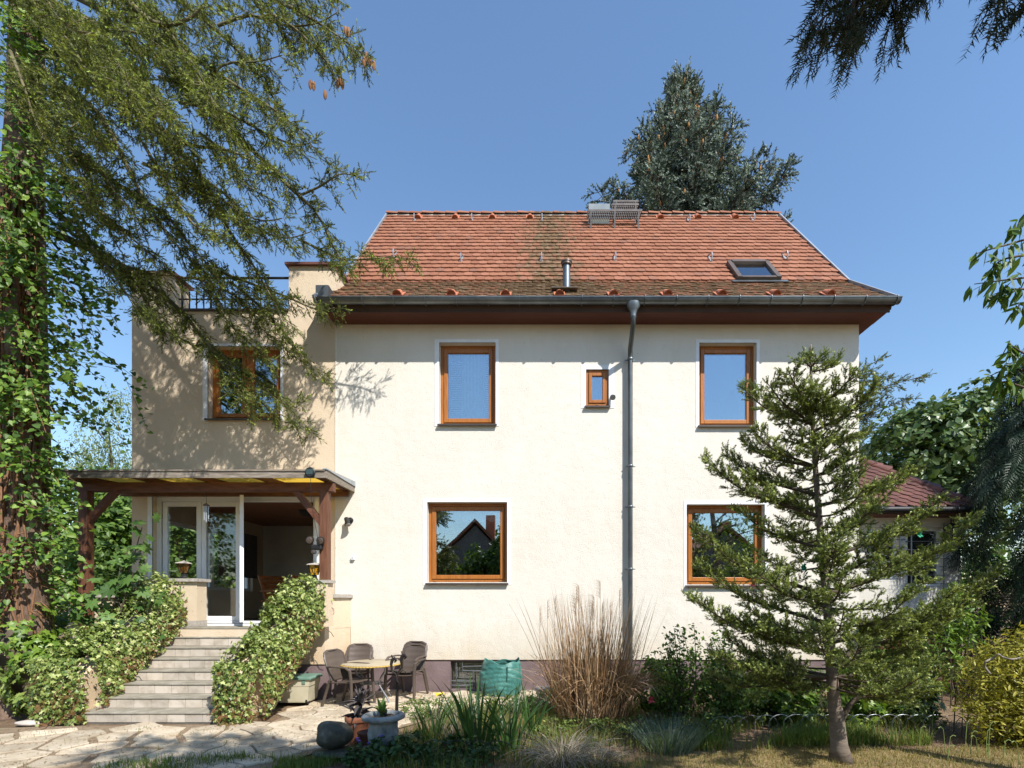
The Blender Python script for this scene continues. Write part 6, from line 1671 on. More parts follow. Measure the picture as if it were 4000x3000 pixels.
for (p0, p1, q0, q1) in ((3385, 3520, 2260, 2060), (3545, 3690, 2290, 2060)):
    x0, x1, z0, z1 = P(p0, 0, GY).x, P(p1, 0, GY).x, P(0, q0, GY).z, P(0, q1, GY).z
    w = part('window', ga, (x0, GY, z0))
    MB().frame(x0, x1, z0, z1, .06, GY + .12, GY + .18).build('frame', M['white'], w)
    MB().box(x0 + .06, x1 - .06, GY + .14, GY + .15, z0 + .06, z1 - .06).build('pane', M['door_glass'], w)
    MB().add([(x0, GY + .3, z0), (x1, GY + .3, z0), (x1, GY + .3, z1), (x0, GY + .3, z1)], [(0, 1, 2, 3)]).build('dark_backing', M['dark_room'], w)
    for k in range(7): MB().tube([(x0 - .06, GY - .04, z0 + (z1 - z0) * (k + .3) / 7), (x1 + .06, GY - .04, z0 + (z1 - z0) * (k + .3) / 7)], .009, 5).build('grille_bar', M['steel'], w)
    for x in (x0 + .05, x1 - .05): MB().tube([(x, GY - .04, z0 - .08), (x, GY - .04, z1 + .08)], .014, 5).build('grille_post', M['steel'], w)
# hip roof: front slope as a triangle-like plane with individually laid tiles
E0 = Vector((WR + .0, GY - .45, gzE)); E1 = Vector((P(3835, 1995, GY - .45).x, GY - .45, gzE)); H0 = P(3355, 1800, GY + 1.35); 
gr = MB(); ridge_y = GY + 1.35
A_, B_, C_, D_ = E0, E1, Vector((H0.x, ridge_y, H0.z)), Vector((E1.x, 4.9, gzE))
gr.add([A_, B_, C_, D_, A_ - Vector((0, 0, .12)), B_ - Vector((0, 0, .12)), Vector((WR, 4.9, gzE)), C_ + Vector((0, 2.6, 0))], [(0, 1, 2), (1, 3, 7, 2), (0, 4, 5, 1), (3, 6, 7), (4, 6, 3, 5)])
gro = gr.build('roof', M['underlay'], ga)
tn = (C_ - A_).normalized(); nn_ = Vector((1, 0, 0)).cross(tn).normalized()
if nn_.z < 0: nn_ = -nn_
GT = tile_T(.25, .36, .02); gt_me = MB().add(GT[0], GT[1]).mesh('roof_tile'); gt_me.materials.append(M['dark_tile'])
Ls = (C_ - A_).length; k = 0; v = 0.0
while v < Ls - .05:
    xr = E1.x + (C_.x - E1.x) * (v / Ls); x = WR + .12 + (.128 if k % 2 else 0)
    while x < xr - .02:
        o = bpy.data.objects.new('roof_tile', gt_me); COL.objects.link(o); attach(o, gro)
        tl = (tn - nn_ * .09).normalized(); xa = tl.cross(nn_).normalized(); za = xa.cross(tl); q = A_ + tn * v + nn_ * (.035 + random.uniform(0, .006)); q.x = x
        L = gro.matrix_parent_inverse.translation
        o.matrix_local = Matrix(((xa.x, tl.x, za.x, q.x), (xa.y, tl.y, za.y, q.y), (xa.z, tl.z, za.z, q.z), (0, 0, 0, 1)))
        x += .256
    v += .185; k += 1
hipd = (C_ - B_); nh = 7
hm = MB().add(*cap_mesh(.42, .13, .10)); hip_me = hm.mesh('hip_tile'); hip_me.materials.append(M['dark_tile'])
for i in range(nh):
    q = B_ + hipd * ((i + .0) / nh) + Vector((0, 0, .0)); d = hipd.normalized(); x = d; y = Vector((0, 0, 1)).cross(x).normalized(); z = x.cross(y)
    o = bpy.data.objects.new('hip_tile', hip_me); COL.objects.link(o); attach(o, gro)
    s_ = (hipd.length / nh + .05) / .42
    o.matrix_local = Matrix(((x.x * s_, y.x, z.x, q.x), (x.y * s_, y.y, z.y, q.y), (x.z * s_, y.z, z.z, q.z), (0, 0, 0, 1)))
MB().tube([(WR + .05, GY - .5, gzE - .04), (E1.x - .05, GY - .5, gzE - .04)], .06, 10).build('gutter', M['black'], ga, smooth=True)
MB().box(WR + .05, E1.x - .06, GY - .44, GY, gzE - .12, gzE - .1).build('soffit', M['soffit'], ga)
c = P(3715, 2085, GY - .22)
t = thing('wall_lantern', 'black lantern hanging under the garage eave', 'lantern', c)
MB().lathe(c - Vector((0, 0, .15)), [(.03, -.02), (.07, 0), (.13, .26), (.15, .28), (.04, .36)], 6).build('cage', M['black'], t); MB().tube([c + Vector((0, 0, .2)), (c.x, GY - .22, gzE - .12)], .01, 5).build('chain', M['black'], t)
ws = thing('wood_store', 'low dark board shed with flat roof in front of the garage', 'shed', (7.3, -.1, 0))
xa, xb = P(3390, 2430, -.2).x, P(3850, 2430, -.2).x
MB().box(xa, xb, -.25, 1.0, P(0, 2448, -.2).z, P(0, 2424, -.2).z).build('roof', mat('tarred_roof', (.035, .028, .024), (.06, .05, .045), 5, .85, bump=.3), ws)
for k in range(9): MB().box(xa + .08, xb - .35, -.1 + random.uniform(0, .012), -.07, .04 + .132 * k, .165 + .132 * k).build('board', M['soffit'], ws)
for x in (xa + .08, (xa + xb) / 2, xb - .2): MB().box(x - .05, x + .05, -.2, -.105, 0, P(0, 2449, -.2).z).build('post', M['dark_stem'], ws)

# ------------------------------------------------------------------ tree behind the viewer that shades the foreground, overhanging yew, cherry
yw = thing('yew_tree', 'dark yew whose drooping branch hangs into the top right corner', 'tree', (3.3, -10.3, 0))
MB().tube([(3.3, -10.3, 0), (3.2, -10.1, 2.5), (2.9, -9.7, 5), (2.4, -9.3, 7.5)], [.24, .2, .15, .05], 10, cap=False).build('trunk', M['bark'], yw, smooth='all')
tw = Twigs(); bm_ = MB()
def PD(px, py, d): return Vector(((px - CX) * d / F, CAMY + d, CAMZ + (CY - py) * d / F))
YL = [[(3900, -900, 1.5), (3700, -300, 1.8), (3450, 20, 1.95), (3300, 130, 2.0), (3180, 230, 2.0), (3110, 295, 2.0)],
      [(3700, -500, 1.8), (3500, -150, 1.95), (3400, 50, 2.05), (3320, 190, 2.05), (3285, 300, 2.05)],
      [(3700, -400, 1.8), (3560, -150, 1.9), (3480, 40, 1.95), (3440, 140, 2.0), (3415, 230, 2.0)],
      [(3800, -450, 1.85), (3680, -200, 1.9), (3600, -40, 1.95), (3550, 70, 1.95), (3515, 150, 1.95)],
      [(3600, -300, 1.9), (3420, -100, 2.1), (3280, 20, 2.1), (3220, 90, 2.1), (3160, 150, 2.1)],
      [(3600, -300, 1.85), (3450, -60, 1.9), (3360, 60, 1.9), (3270, 190, 1.9), (3240, 280, 1.9)]]
for pl_ in YL:
    limb = catmull([PD(q[0] + 70, q[1] - 190, q[2]) for q in pl_], 26)
    branchlets(tw, bm_, limb, .012, .003, start=.40, gap=.036, ln=(.17, .07), a=.65, b=.45, c=-.28, jit=.22, droop=.10, node=.055, nt=1, tl=.085, spread=.28, lift=-.2, rib=.0025)
for px, py, d in [(4005, 0, 1.75), (3900, -60, 1.8)]:
    limb = catmull([PD(px + 220, py - 350, d), PD(px + 90, py - 130, d), PD(px, py + 30, d)], 12)
    branchlets(tw, bm_, limb, .006, .002, start=.4, gap=.05, ln=(.10, .05), a=.7, b=.4, c=-.25, jit=.2, droop=.1, node=.05, nt=1, tl=.085, spread=.25, lift=-.2, rib=.0025)
bm_.build('branches', M['dark_stem'], yw, smooth='all', fix=False)
twig_mesh('hanging_shoots', tw, TWIG_YEW, M['yew'], yw, base=(.0, .75), tip=.4, tipchance=.2)
tw = Twigs(); bm_ = MB()
for i in range(150):
    a = rng.uniform(0, 6.28); z = rng.uniform(4.2, 8.6); L = rng.uniform(1.2, 2.9) * (1 - .09 * max(0, z - 6))
    b0 = np.array((np.interp(z, [0, 2.5, 5, 8.6], [3.3, 3.2, 2.9, 2.2]), np.interp(z, [0, 5, 8.6], [-10.3, -9.7, -9.2]), z)); d = np.array((math.cos(a), math.sin(a), .12))
    tip = b0 + d * L
    if tip[1] > -3.35 - .714 * tip[2] + rng.uniform(-.3, .3) or (tip[2] < CAMZ + 1.32 * (tip[1] - CAMY) + .5 and tip[1] > CAMY): continue
    branchlets(tw, bm_, catmull([b0, b0 + d * L * .5, tip - np.array((0, 0, .05))], 8), .03, .006, start=.2, gap=.24, ln=(.6, .3), a=.6, b=.8, c=-.1, jit=.3, droop=.1, node=.2, nt=2, tl=.26, spread=.6, lift=0, rib=.008)
bm_.build('crown_branches', M['dark_stem'], yw, fix=False)
twig_mesh('crown', tw, TWIG_BLUE, M['yew'], yw, base=(.0, .8))
ct = thing('cherry_tree', 'cherry tree reaching thin leafy twigs into the right edge', 'tree', (5.4, -5.2, 0))
MB().tube([(5.4, -5.2, 0), (5.4, -5.2, 2.2), (5.2, -5.1, 3.8), (5.0, -5.2, 5.5)], [.13, .11, .08, .03], 9, cap=False).build('trunk', M['smooth_bark'], ct, smooth='all')
bm_ = MB(); lp, ld_ = [], []
for pts in [[(4400, 1100), (4150, 900), (4010, 860), (3960, 900)], [(4300, 1000), (4080, 930), (3920, 960), (3815, 990)], [(4300, 1050), (4080, 1000), (3930, 1010), (3860, 1060)], [(4300, 1130), (4100, 1080), (3960, 1090), (3805, 1110)], [(4300, 1200), (4080, 1140), (3960, 1130), (3880, 1150)], [(4300, 1400), (4080, 1230), (3990, 1190), (3980, 1200)],
            [(4300, 1700), (4100, 1450), (3980, 1370), (3940, 1340)], [(4300, 1700), (4080, 1500), (3960, 1440), (3860, 1470)], [(4300, 1750), (4080, 1560), (3960, 1500), (3900, 1490)], [(4300, 1650), (4100, 1480), (4000, 1420), (3930, 1420)]]:
    limb = catmull([P(px, py, -5.35 + .12 * random.uniform(-1, 1)) for px, py in pts], 22); bm_.tube(limb, list(np.linspace(.014, .003, 22)), 5, cap=False)
    for k in range(9, 22):
        for q in range(2): lp.append(limb[k] + rng.normal(size=3) * .02); ld_.append(nrm((limb[k] - limb[k - 1]) + np.array((0, 0, -.05)) * 1.3 + rng.normal(size=3) * .03))
for i in range(9):
    z = rng.uniform(2.6, 5.2); a = rng.uniform(-1.2, 1.2); b0 = np.array((5.2, -5.2, z)); e = b0 + np.array((math.cos(a), math.sin(a), .4)) * rng.uniform(.8, 1.6); bm_.tube([b0, (b0 + e) / 2 + np.array((0, 0, .1)), e], [.03, .02, .005], 5, cap=False)
    for k in range(60): q = b0 + (e - b0) * rng.random(); lp.append(q + rng.normal(size=3) * .12); ld_.append(unit(1)[0] + np.array((0, 0, -.5)))
bm_.tube([(5.3, -5.15, 3.2), P(4300, 1150, -5.35)], [.05, .016], 6, cap=False); bm_.tube([(5.4, -5.2, 2.2), P(4300, 1700, -5.35)], [.05, .016], 6, cap=False)
bm_.build('branches', M['dark_stem'], ct, smooth='all', fix=False)
n = len(lp); d = np.array(ld_) + rng.normal(size=(n, 3)) * .5 + np.array((-.1, 0, -.45))
scatter('crown', LEAF_LANCE, np.array(lp), frames(d, np.tile((0.2, -.4, .8), (n, 1)) + rng.normal(size=(n, 3)) * .4), .125 * rng.uniform(.7, 1.2, n), rng.beta(2, 2.4, n), M['broad'], ct)

# things across the garden that the window panes reflect
def back_conifer(label, x, y, h):
    t = thing('spruce_tree', label, 'tree', (x, y, 0)); MB().tube([(x, y, 0), (x, y, h)], [.25, .03], 8, cap=False).build('trunk', M['bark'], t)
    tw = Twigs(); bmx = MB(); z = 1.5
    while z < h:
        L = (h - z) * .30 + .25
        for k in range(6):
            a = rng.uniform(0, 6.28); d = np.array((math.cos(a), math.sin(a), -.12)); b0 = np.array((x, y, z))
            branchlets(tw, bmx, catmull([b0, b0 + d * L * .5, b0 + d * L], 6), .03, .008, start=.2, gap=.4, ln=(.7, .35), a=.6, b=.8, c=-.2, jit=.3, droop=.15, node=.3, nt=2, tl=.42, spread=.6, tube=False)
        z += .55
    bmx.build('branches', M['dark_stem'], t, fix=False); twig_mesh('crown', tw, TWIG_BLUE, M['spruce'], t, base=(.0, .5))
back_conifer('dark spruce across the garden mirrored in the lower left pane', -6.6, -16.5, 11)
back_conifer('dark spruce across the garden mirrored in the lower right pane', 6.9, -17.5, 10)
broadtree('leafy_tree', 'leafy tree across the garden mirrored beside the gable', (-2.4, -18, 0), [((-2.3, -18, 2.6), (1.3, 1.3, 2.2)), ((-1.6, -18.4, 4.4), (1.0, 1.1, 1.5)), ((-4.2, -18, 1.8), (1.6, 1.2, 2.0)), ((-3.0, -18, 3.6), (1.0, 1.0, 1.2))], 5200, .22, LEAF_OVAL, M['broad'])
broadtree('leafy_tree', 'leafy tree across the garden mirrored beside the chimney', (12.5, -19, 0), [((12.2, -19, 2.6), (2.0, 1.4, 2.2)), ((14.6, -19, 2.0), (1.8, 1.4, 2.0))], 2200, .24, LEAF_OVAL, M['broad'])
M['dusk_wall'] = mat('dark_grey_render', (.13, .125, .12), (.18, .175, .165), 2, .9)
for lab, x, w, z0, z1 in (('grey gabled house across the garden mirrored in the left panes', -4.6, 3.2, 4.2, 7.4), ('grey gabled house with chimney across the garden mirrored in the right panes', 13.8, 3.6, 4.0, 7.0)):
    t = thing('neighbour_house', lab, 'house', (x, -29, 0), 'houses across the garden')
    MB().prism([(x - w, 0), (x + w, 0), (x + w, z0), (x, z1 - .2), (x - w, z0)], -34, -27, 'y').build('wall', M['dusk_wall'], t)
    MB().prism([(x - w - .4, z0 - .3), (x, z1), (x + w + .4, z0 - .3), (x + w + .4, z0 - .1), (x, z1 + .25), (x - w - .4, z0 - .1)], -34.3, -26.7, 'y').build('roof', M['tile'], t)
    MB().box(x + .6, x + 1.3, -30, -29.3, z1 - 1, z1 + .9).build('chimney', M['brick'], t)
    MB().box(x - .6, x + .6, -26.99, -26.95, 1.2, 2.6).build('window', M['dark_room'], t)

# ------------------------------------------------------------------ flower bed
def tuft(name, label, px, py, cat, m, n, h, spread, width, group=None, **kw):
    c = G(px, py); t = thing(name, label, cat, c, group)
    blades('foliage', c, n, h, spread, width, m, t, **kw)
    return t, c
# tall dry reed grass
c = G(2310, 2810)
rg = thing('reed_grass', 'tall clump of dry straw-coloured reed grass before the downpipe', 'grass clump', c)
blades('stalks', (c.x, c.y, 0), 640, 1.78, .52, .0145, M['dry_grass'], rg, lean=.15, droop=.10, tint=(.0, 1), hv=.55, jitter=.09)
blades('old_leaves', (c.x, c.y, 0), 520, 1.2, .50, .013, M['dry_grass'], rg, lean=.25, droop=.5, tint=(.0, 1.0), hv=.6, curve=8, jitter=.22)
blades('bent_leaves', (c.x + .25, c.y - .05, .4), 700, .7, .42, .012, M['dry_grass'], rg, lean=.5, droop=1.3, tint=(.2, 1.0), hv=.6, curve=8, jitter=.5)
V, Fs, W = [], [], []
for i in range(13):        # feathery seed heads, bowed to one side
    x = c.x + rng.uniform(-.85, .45); y = c.y + rng.uniform(-.25, .25); z = rng.uniform(1.55, 1.95); sg = 1 if rng.random() < .7 else -1
    b = len(V); V += [(x - .003, y, .6), (x + .003, y, .6), (x + .002, y, z), (x - .002, y, z)]; Fs.append((b, b + 1, b + 2, b + 3)); W += [.3] * 4
    for k in range(26):
        s = np.array((x, y, z - .010 * k)); d = nrm(np.array((sg * rng.uniform(-.05, .3), rng.normal() * .12, 1.0))); e = s.copy()
        for j in range(4):
            q = e + d * .034; b = len(V); w_ = np.array((.0016, 0, .0004)); V += [tuple(e - w_), tuple(e + w_), tuple(q + w_), tuple(q - w_)]; Fs.append((b, b + 1, b + 2, b + 3)); W += [rng.uniform(.1, .5)] * 4
            e = q; d = nrm(d + np.array((sg * .5, 0, -.32)))
tinted('seed_heads', V, Fs, W, M['dry_grass'], rg)
# irises
t, c = tuft('iris', 'light iris clump with one yellow bloom near the urn', 1690, 2890, 'iris', M['iris'], 46, .62, .17, .034, 'irises', jitter=.14, lean=.3, droop=.4, tint=(.45, 1), hv=.45)
fc = P(1718, 2712, c.y); fm = MB().tube([(c.x + .03, c.y, 0), (fc.x, fc.y, fc.z - .05)], .006, 5); fm.build('stalk', M['dark_stem'], t)
fm = MB()
for k in range(6):
    a = k * math.pi / 3; fm.add([(fc.x, fc.y, fc.z - .03), (fc.x + math.cos(a - .5) * .045, fc.y + math.sin(a - .5) * .045, fc.z + .01), (fc.x + math.cos(a) * .075, fc.y + math.sin(a) * .075, fc.z - .02 + .04 * (k % 2)), (fc.x + math.cos(a + .5) * .045, fc.y + math.sin(a + .5) * .045, fc.z + .01)], [(0, 1, 2, 3)])
fm.build('bloom', M['yellow_petal'], t)
tuft('iris', 'dark green iris clump, tallest in the bed', 1860, 2930, 'iris', M['iris'], 46, .88, .16, .040, 'irises', jitter=.15, lean=.28, droop=.4, tint=(.0, .6), hv=.4)
tuft('iris', 'dark green iris clump between the tall one and the grey sedge', 1995, 2930, 'iris', M['iris'], 42, .78, .15, .038, 'irises', jitter=.15, lean=.28, droop=.4, tint=(.0, .65), hv=.4)
tuft('iris', 'small iris clump in front of the green garden bag', 2075, 2880, 'iris', M['iris'], 20, .72, .08, .034, 'irises', lean=.2, droop=.3, tint=(.1, .7), hv=.4)
tuft('sedge', 'arching grey-white sedge tuft at the front of the bed', 2195, 2995, 'grass clump', M['grey_grass'], 420, .62, .14, .0065, None, lean=.75, droop=1.25, tint=(.1, 1), hv=.5, curve=8)
tuft('sedge', 'smaller dry sedge tuft right of the arching sedge', 2330, 2990, 'grass clump', M['grey_grass'], 200, .40, .16, .006, None, lean=.7, droop=1.1, tint=(.0, .8), hv=.5, curve=7)
tuft('dry_grass_tuft', 'thin dry grass between the irises and the urn', 1800, 2905, 'grass clump', M['grey_grass'], 170, .5, .2, .006, None, lean=.5, droop=.6, tint=(.1, .8), hv=.6)
tuft('lavender', 'blue-grey spiky lavender clump before the rose bushes', 2610, 2930, 'lavender', M['blue_grass'], 800, .40, .27, .006, None, lean=.55, droop=.3, tint=(.0, 1), hv=.5)
# low hedge of small leaves behind the irises
def bush(name, label, lobes, n, size, T, m, cat='shrub', group=None, tint=(2, 2), jit=.6, hang=.25, stems=16, smat='dark_stem', z0=0.0, base=None):
    c0 = np.mean([np.array(c) for c, r in lobes], 0); base = base or (c0[0], c0[1], z0)
    t = thing(name, label, cat, base, group)
    p, nn = shell(lobes, n, .6, z0 + .02)
    k = int(n * .4); w = rng.integers(0, len(lobes), k); q = np.array([np.array(lobes[i][0]) + unit(1)[0] * np.array(lobes[i][1]) * rng.random() ** .5 for i in w]); q = q[q[:, 2] > z0 + .02]
    p = np.vstack([p, q]); nn = np.vstack([nn, np.tile((0, -.2, 1.0), (len(q), 1))])
    leaves('foliage', p, nn, size, T, m, t, rng.beta(tint[0], tint[1], len(p)), jit=jit, hang=hang)
    mb = MB()
    for i in range(stems):
        e = p[rng.integers(len(p))]; b = np.array((base[0] + rng.normal() * .06, base[1] + rng.normal() * .06, z0)) if len(lobes) < 3 else np.array((e[0] + rng.normal() * .08, e[1] + rng.normal() * .08, z0))
        mb.tube([b, (b + e) / 2 + rng.normal(size=3) * .04 + np.array((0, 0, .05)), e], [.008, .006, .003], 4, cap=False)
    mb.build('stems', M[smat], t, fix=False)
    return t
bush('low_hedge', 'low small-leaved hedge at the patio edge behind the irises', [((-1.75 + .3 * i, -2.15 + .09 * i, .12), (.26, .2, .17 + .03 * (i % 2))) for i in range(8)], 4200, .032, LEAF_OVAL, M['box_leaf'], 'hedge', tint=(2, 1.6))
bush('ground_ivy', 'dark ivy ground cover at the foot of the urn', [((G(1430 + 75 * i, 2985).x, -4.12 + .12 * (i % 2), .06), (.24, .26, .13 + .05 * (i % 3))) for i in range(7)], 2600, .045, LEAF_HEART, M['shade_ivy'], 'ivy')
c = G(1520, 2965)
vb = thing('bellflower', 'tiny violet bellflowers in the ivy before the urn', 'flowers', c)
for px, py in [(1402, 2895), (1440, 2905), (1395, 2885), (1490, 2875), (1425, 2918)]:
    q = P(px, py, c.y - .02); MB().lathe(q, [(.004, -.02), (.012, -.005), (.02, .01)], 5).build('bloom', M['violet'], vb); MB().tube([q, (q.x + .01, q.y + .02, 0)], .002, 4).build('stem', M['dark_stem'], vb)
# dead agave and leafy weed in the pots
def rosette(t, c, n, l, w, m, nm, el=(.1, 1.3)):
    for k in range(n):
        a = rng.uniform(0, 6.28); e = rng.uniform(*el); d = np.array((math.cos(a) * math.cos(e), math.sin(a) * math.cos(e), math.sin(e))); L = l * rng.uniform(.6, 1.15); s = np.array((-math.sin(a), math.cos(a), 0)); p = np.array(c); V = []
        for j in range(6):
            ww = w * [.7, 1, .95, .75, .45, .05][j]; V += [tuple(p - s * ww / 2 + np.array((0, 0, ww * .35))), tuple(p), tuple(p + s * ww / 2 + np.array((0, 0, ww * .35)))]; p = p + d * L / 5; d = nrm(d + np.array((0, 0, -.16)) + rng.normal(size=3) * .07)
        MB().add(V, [f for j in range(5) for f in ((3 * j, 3 * j + 1, 3 * j + 4, 3 * j + 3), (3 * j + 1, 3 * j + 2, 3 * j + 5, 3 * j + 4))]).build(nm, m, t, smooth='all', fix=False)
pc = G(1400, 2905)
t = thing('dead_agave', 'shrivelled black agave-like plant in the terracotta pot', 'plant', pc + Vector((0, 0, .3)))
rosette(t, pc + Vector((0, 0, .32)), 26, .22, .065, M['dead_agave'], 'leaf', (-.1, .9)); rosette(t, pc + Vector((.04, -.02, .46)), 26, .24, .06, M['dead_agave'], 'leaf', (.0, 1.4))
MB().tube([pc + Vector((0, 0, .28)), pc + Vector((.02, -.01, .4)), pc + Vector((.05, -.02, .56))], [.03, .028, .015], 8).build('stem', M['dead_agave'], t)
t = thing('dock_plant', 'weed with upright bright green leaves in the stone urn', 'plant', uc_ + Vector((0, 0, .41)))
M['dock'] = mat('dock_leaf', (.10, .18, .03), (.18, .27, .05), 9, .5)
rosette(t, uc_ + Vector((-.02, .02, .41)), 8, .21, .06, M['dock'], 'leaf', (.8, 1.4)); rosette(t, uc_ + Vector((.02, 0, .41)), 9, .12, .04, M['dead_agave'], 'leaf', (.4, 1.2))
# roses
def rose(label, lobes, base, blooms, n=1700, stems=30):
    t = thing('rose_bush', label, 'rose bush', base, 'rose bushes'); mb = MB(); lp, nn = [], []
    for i in range(stems):
        c, r = lobes[i % len(lobes)]; e = np.array(c) + unit(1)[0] * np.array(r); e[2] = max(e[2], .3); b = np.array(base) + rng.normal(size=3) * (.1, .06, 0); mid = (b + e) / 2 + rng.normal(size=3) * .07
        L = catmull([b, mid, e], 10); mb.tube(L, list(np.linspace(.008, .003, 10)), 5, cap=False)
        for k in range(3, 10):
            for q in range(max(1, n // (stems * 7))): lp.append(L[k] + rng.normal(size=3) * .055); nn.append((.2, -.3, .8))
    mb.build('stems', M['dark_stem'], t, fix=False)
    leaves('foliage', lp, nn, .055, LEAF_OVAL, M['broad'], t, rng.beta(2, 2.2, len(lp)), jit=.6, hang=.4)
    for px, py in blooms:
        q = P(px, py, base[1] - .05)
        for k in range(9):
            a = k * 2.4; s = .02 + .003 * k; d = Vector((math.cos(a), -.4, math.sin(a))); MB().add([q, q + d * s + Vector((.015, 0, 0)), q + d * s * 1.5, q + d * s + Vector((-.015, 0, .0))], [(0, 1, 2, 3)]).build('petal', M['pink'], t)
b = G(2660, 2825)
rose('rose bush with thin dark stems beside the green barrel', [((b.x - .05, b.y, .85), (.32, .2, .45)), ((b.x + .15, b.y, 1.1), (.35, .2, .25))], tuple(b), [(2542, 2733)])
b = G(2850, 2830)
rose('rose bush with pink blossom left of the fir', [((b.x, b.y, .75), (.32, .2, .45)), ((b.x - .1, b.y + .1, 1.0), (.25, .2, .25))], tuple(b), [(2850, 2580), (2860, 2600), (2846, 2592)])
b = G(3020, 2820)
rose('low thorny rose under the fir with a few red stems', [((b.x, b.y, .4), (.3, .2, .3))], tuple(b), [(3090, 2700)], 350, 16)
gq = P(2940, 2285, -.12)
t = thing('geranium', 'red geranium blossom on the sill behind the fir', 'flower', gq - Vector((0, 0, .1)))
for k in range(16):
    a = rng.uniform(0, 6.28); d = Vector((math.cos(a) * .05, -.02, math.sin(a) * .035)) * rng.uniform(.3, 1.1); q = gq + d; MB().add([q, q + Vector((.02, -.01, .005)), q + Vector((.012, -.015, .024)), q + Vector((-.008, -.01, .018))], [(0, 1, 2, 3)]).build('petal', M['pink'], t)
MB().tube([gq, (gq.x - .03, -.02, W_GR[2] + .0)], .004, 5).build('stem', M['dark_stem'], t)
# lobed-leaf plants under the fir, green shrub, yellow shrub, dark shrub
bush('lobed_shrub', 'shrub of large light green lobed leaves left of the fir trunk', [(tuple(G(3120, 2840) + Vector((0, .15, .22))), (.32, .25, .26)), (tuple(G(3020, 2835) + Vector((0, .2, .3))), (.3, .22, .25))], 330, .13, LEAF_LOBED, M['bright_ivy'], tint=(2, 1.4), hang=.5)
bush('lobed_shrub', 'shrub of large light green lobed leaves right of the fir trunk', [(tuple(G(3370, 2850) + Vector((0, .15, .25))), (.34, .25, .3)), (tuple(G(3480, 2830) + Vector((0, .2, .3))), (.3, .25, .3))], 380, .13, LEAF_LOBED, M['bright_ivy'], tint=(2, 1.6), hang=.5)
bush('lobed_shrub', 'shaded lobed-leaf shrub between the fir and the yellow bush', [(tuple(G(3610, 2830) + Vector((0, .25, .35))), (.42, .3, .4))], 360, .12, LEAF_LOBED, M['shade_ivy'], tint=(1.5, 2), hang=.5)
b = G(3700, 2745)
bush('green_shrub', 'upright fresh green shrub before the dark wood store', [((b.x, b.y, .95), (.55, .4, .75)), ((b.x + .2, b.y, 1.4), (.4, .3, .55)), ((b.x - .35, b.y, 1.1), (.35, .3, .5))], 1500, .10, LEAF_LANCE, M['vine'], tint=(2.2, 1.8), hang=-.5, stems=34, base=(b.x, b.y, 0))
b = G(3960, 2900)
bush('yellow_shrub', 'golden yellow leafy shrub at the right edge of the lawn', [((b.x, b.y, .62), (.58, .5, .62)), ((b.x + .5, b.y + .1, .75), (.55, .5, .65)), ((b.x - .05, b.y - .15, .3), (.6, .4, .35))], 9500, .062, LEAF_LANCE, M['yellow_leaf'], tint=(2, 1.8), hang=-.2, stems=40)
dv = thing('dry_vine', 'grey twisted bare vine stem lying over the yellow shrub', 'branch', P(3900, 2560, b.y - .1))
MB().tube(catmull([P(px, py, b.y - .35 + .1 * (i % 2)) for i, (px, py) in enumerate([(3868, 2632), (3848, 2605), (3850, 2585), (3880, 2570), (3900, 2556), (3915, 2566), (3950, 2575), (4000, 2568), (4060, 2572)])], 40), .010, 7).build('stem', mat('grey_dead_wood', (.17, .145, .125), (.27, .24, .21), 9, .9), dv, smooth='all')
bush('weedy_mat', 'weedy green growth between the fir and the house plinth', [((G(2760 + 115 * i, 2800).x, -2.6 + .25 * (i % 2), .14), (.4, .35, .2 + .06 * (i % 3))) for i in range(7)], 3600, .045, LEAF_OVAL, M['box_leaf'], 'weeds', tint=(1.8, 1.6))
bush('weedy_mat', 'weedy green growth along the bed behind the sedges', [((G(2150 + 130 * i, 2860).x, -3.1 + .2 * (i % 2), .08), (.36, .3, .14)) for i in range(5)], 1700, .04, LEAF_OVAL, M['box_leaf'], 'weeds', tint=(1.6, 2))
bush('thorny_weeds', 'brown leggy weeds standing against the house plinth', [((G(2900 + 120 * i, 2760).x, -1.5, .4), (.35, .3, .35)) for i in range(4)], 1400, .05, LEAF_OVAL, M['broad'], 'weeds', tint=(2, 2), stems=50)
bush('leafy_shrub', 'lush leafy shrub between the reed grass and the roses', [(tuple(G(2560, 2800) + Vector((0, .1, .45))), (.3, .25, .42)), (tuple(G(2680, 2790) + Vector((0, .1, .5))), (.34, .25, .45))], 1500, .06, LEAF_OVAL, M['broad'], tint=(2, 1.7), hang=.3, stems=24)
bush('leafy_shrub', 'dark leafy shrub under the left tiers of the fir', [(tuple(G(2830, 2800) + Vector((0, .2, .4))), (.4, .3, .4)), (tuple(G(2960, 2790) + Vector((0, .2, .42))), (.38, .3, .42))], 1700, .06, LEAF_OVAL, M['broad'], tint=(1.8, 2), hang=.3, stems=24)
bush('leafy_shrub', 'tangled leafy shrub under the right tiers of the fir', [(tuple(G(3480, 2760) + Vector((0, .2, .5))), (.5, .35, .5)), (tuple(G(3380, 2770) + Vector((0, .1, .35))), (.38, .3, .4))], 1700, .07, LEAF_OVAL, M['broad'], tint=(1.8, 2), hang=.3, stems=24)
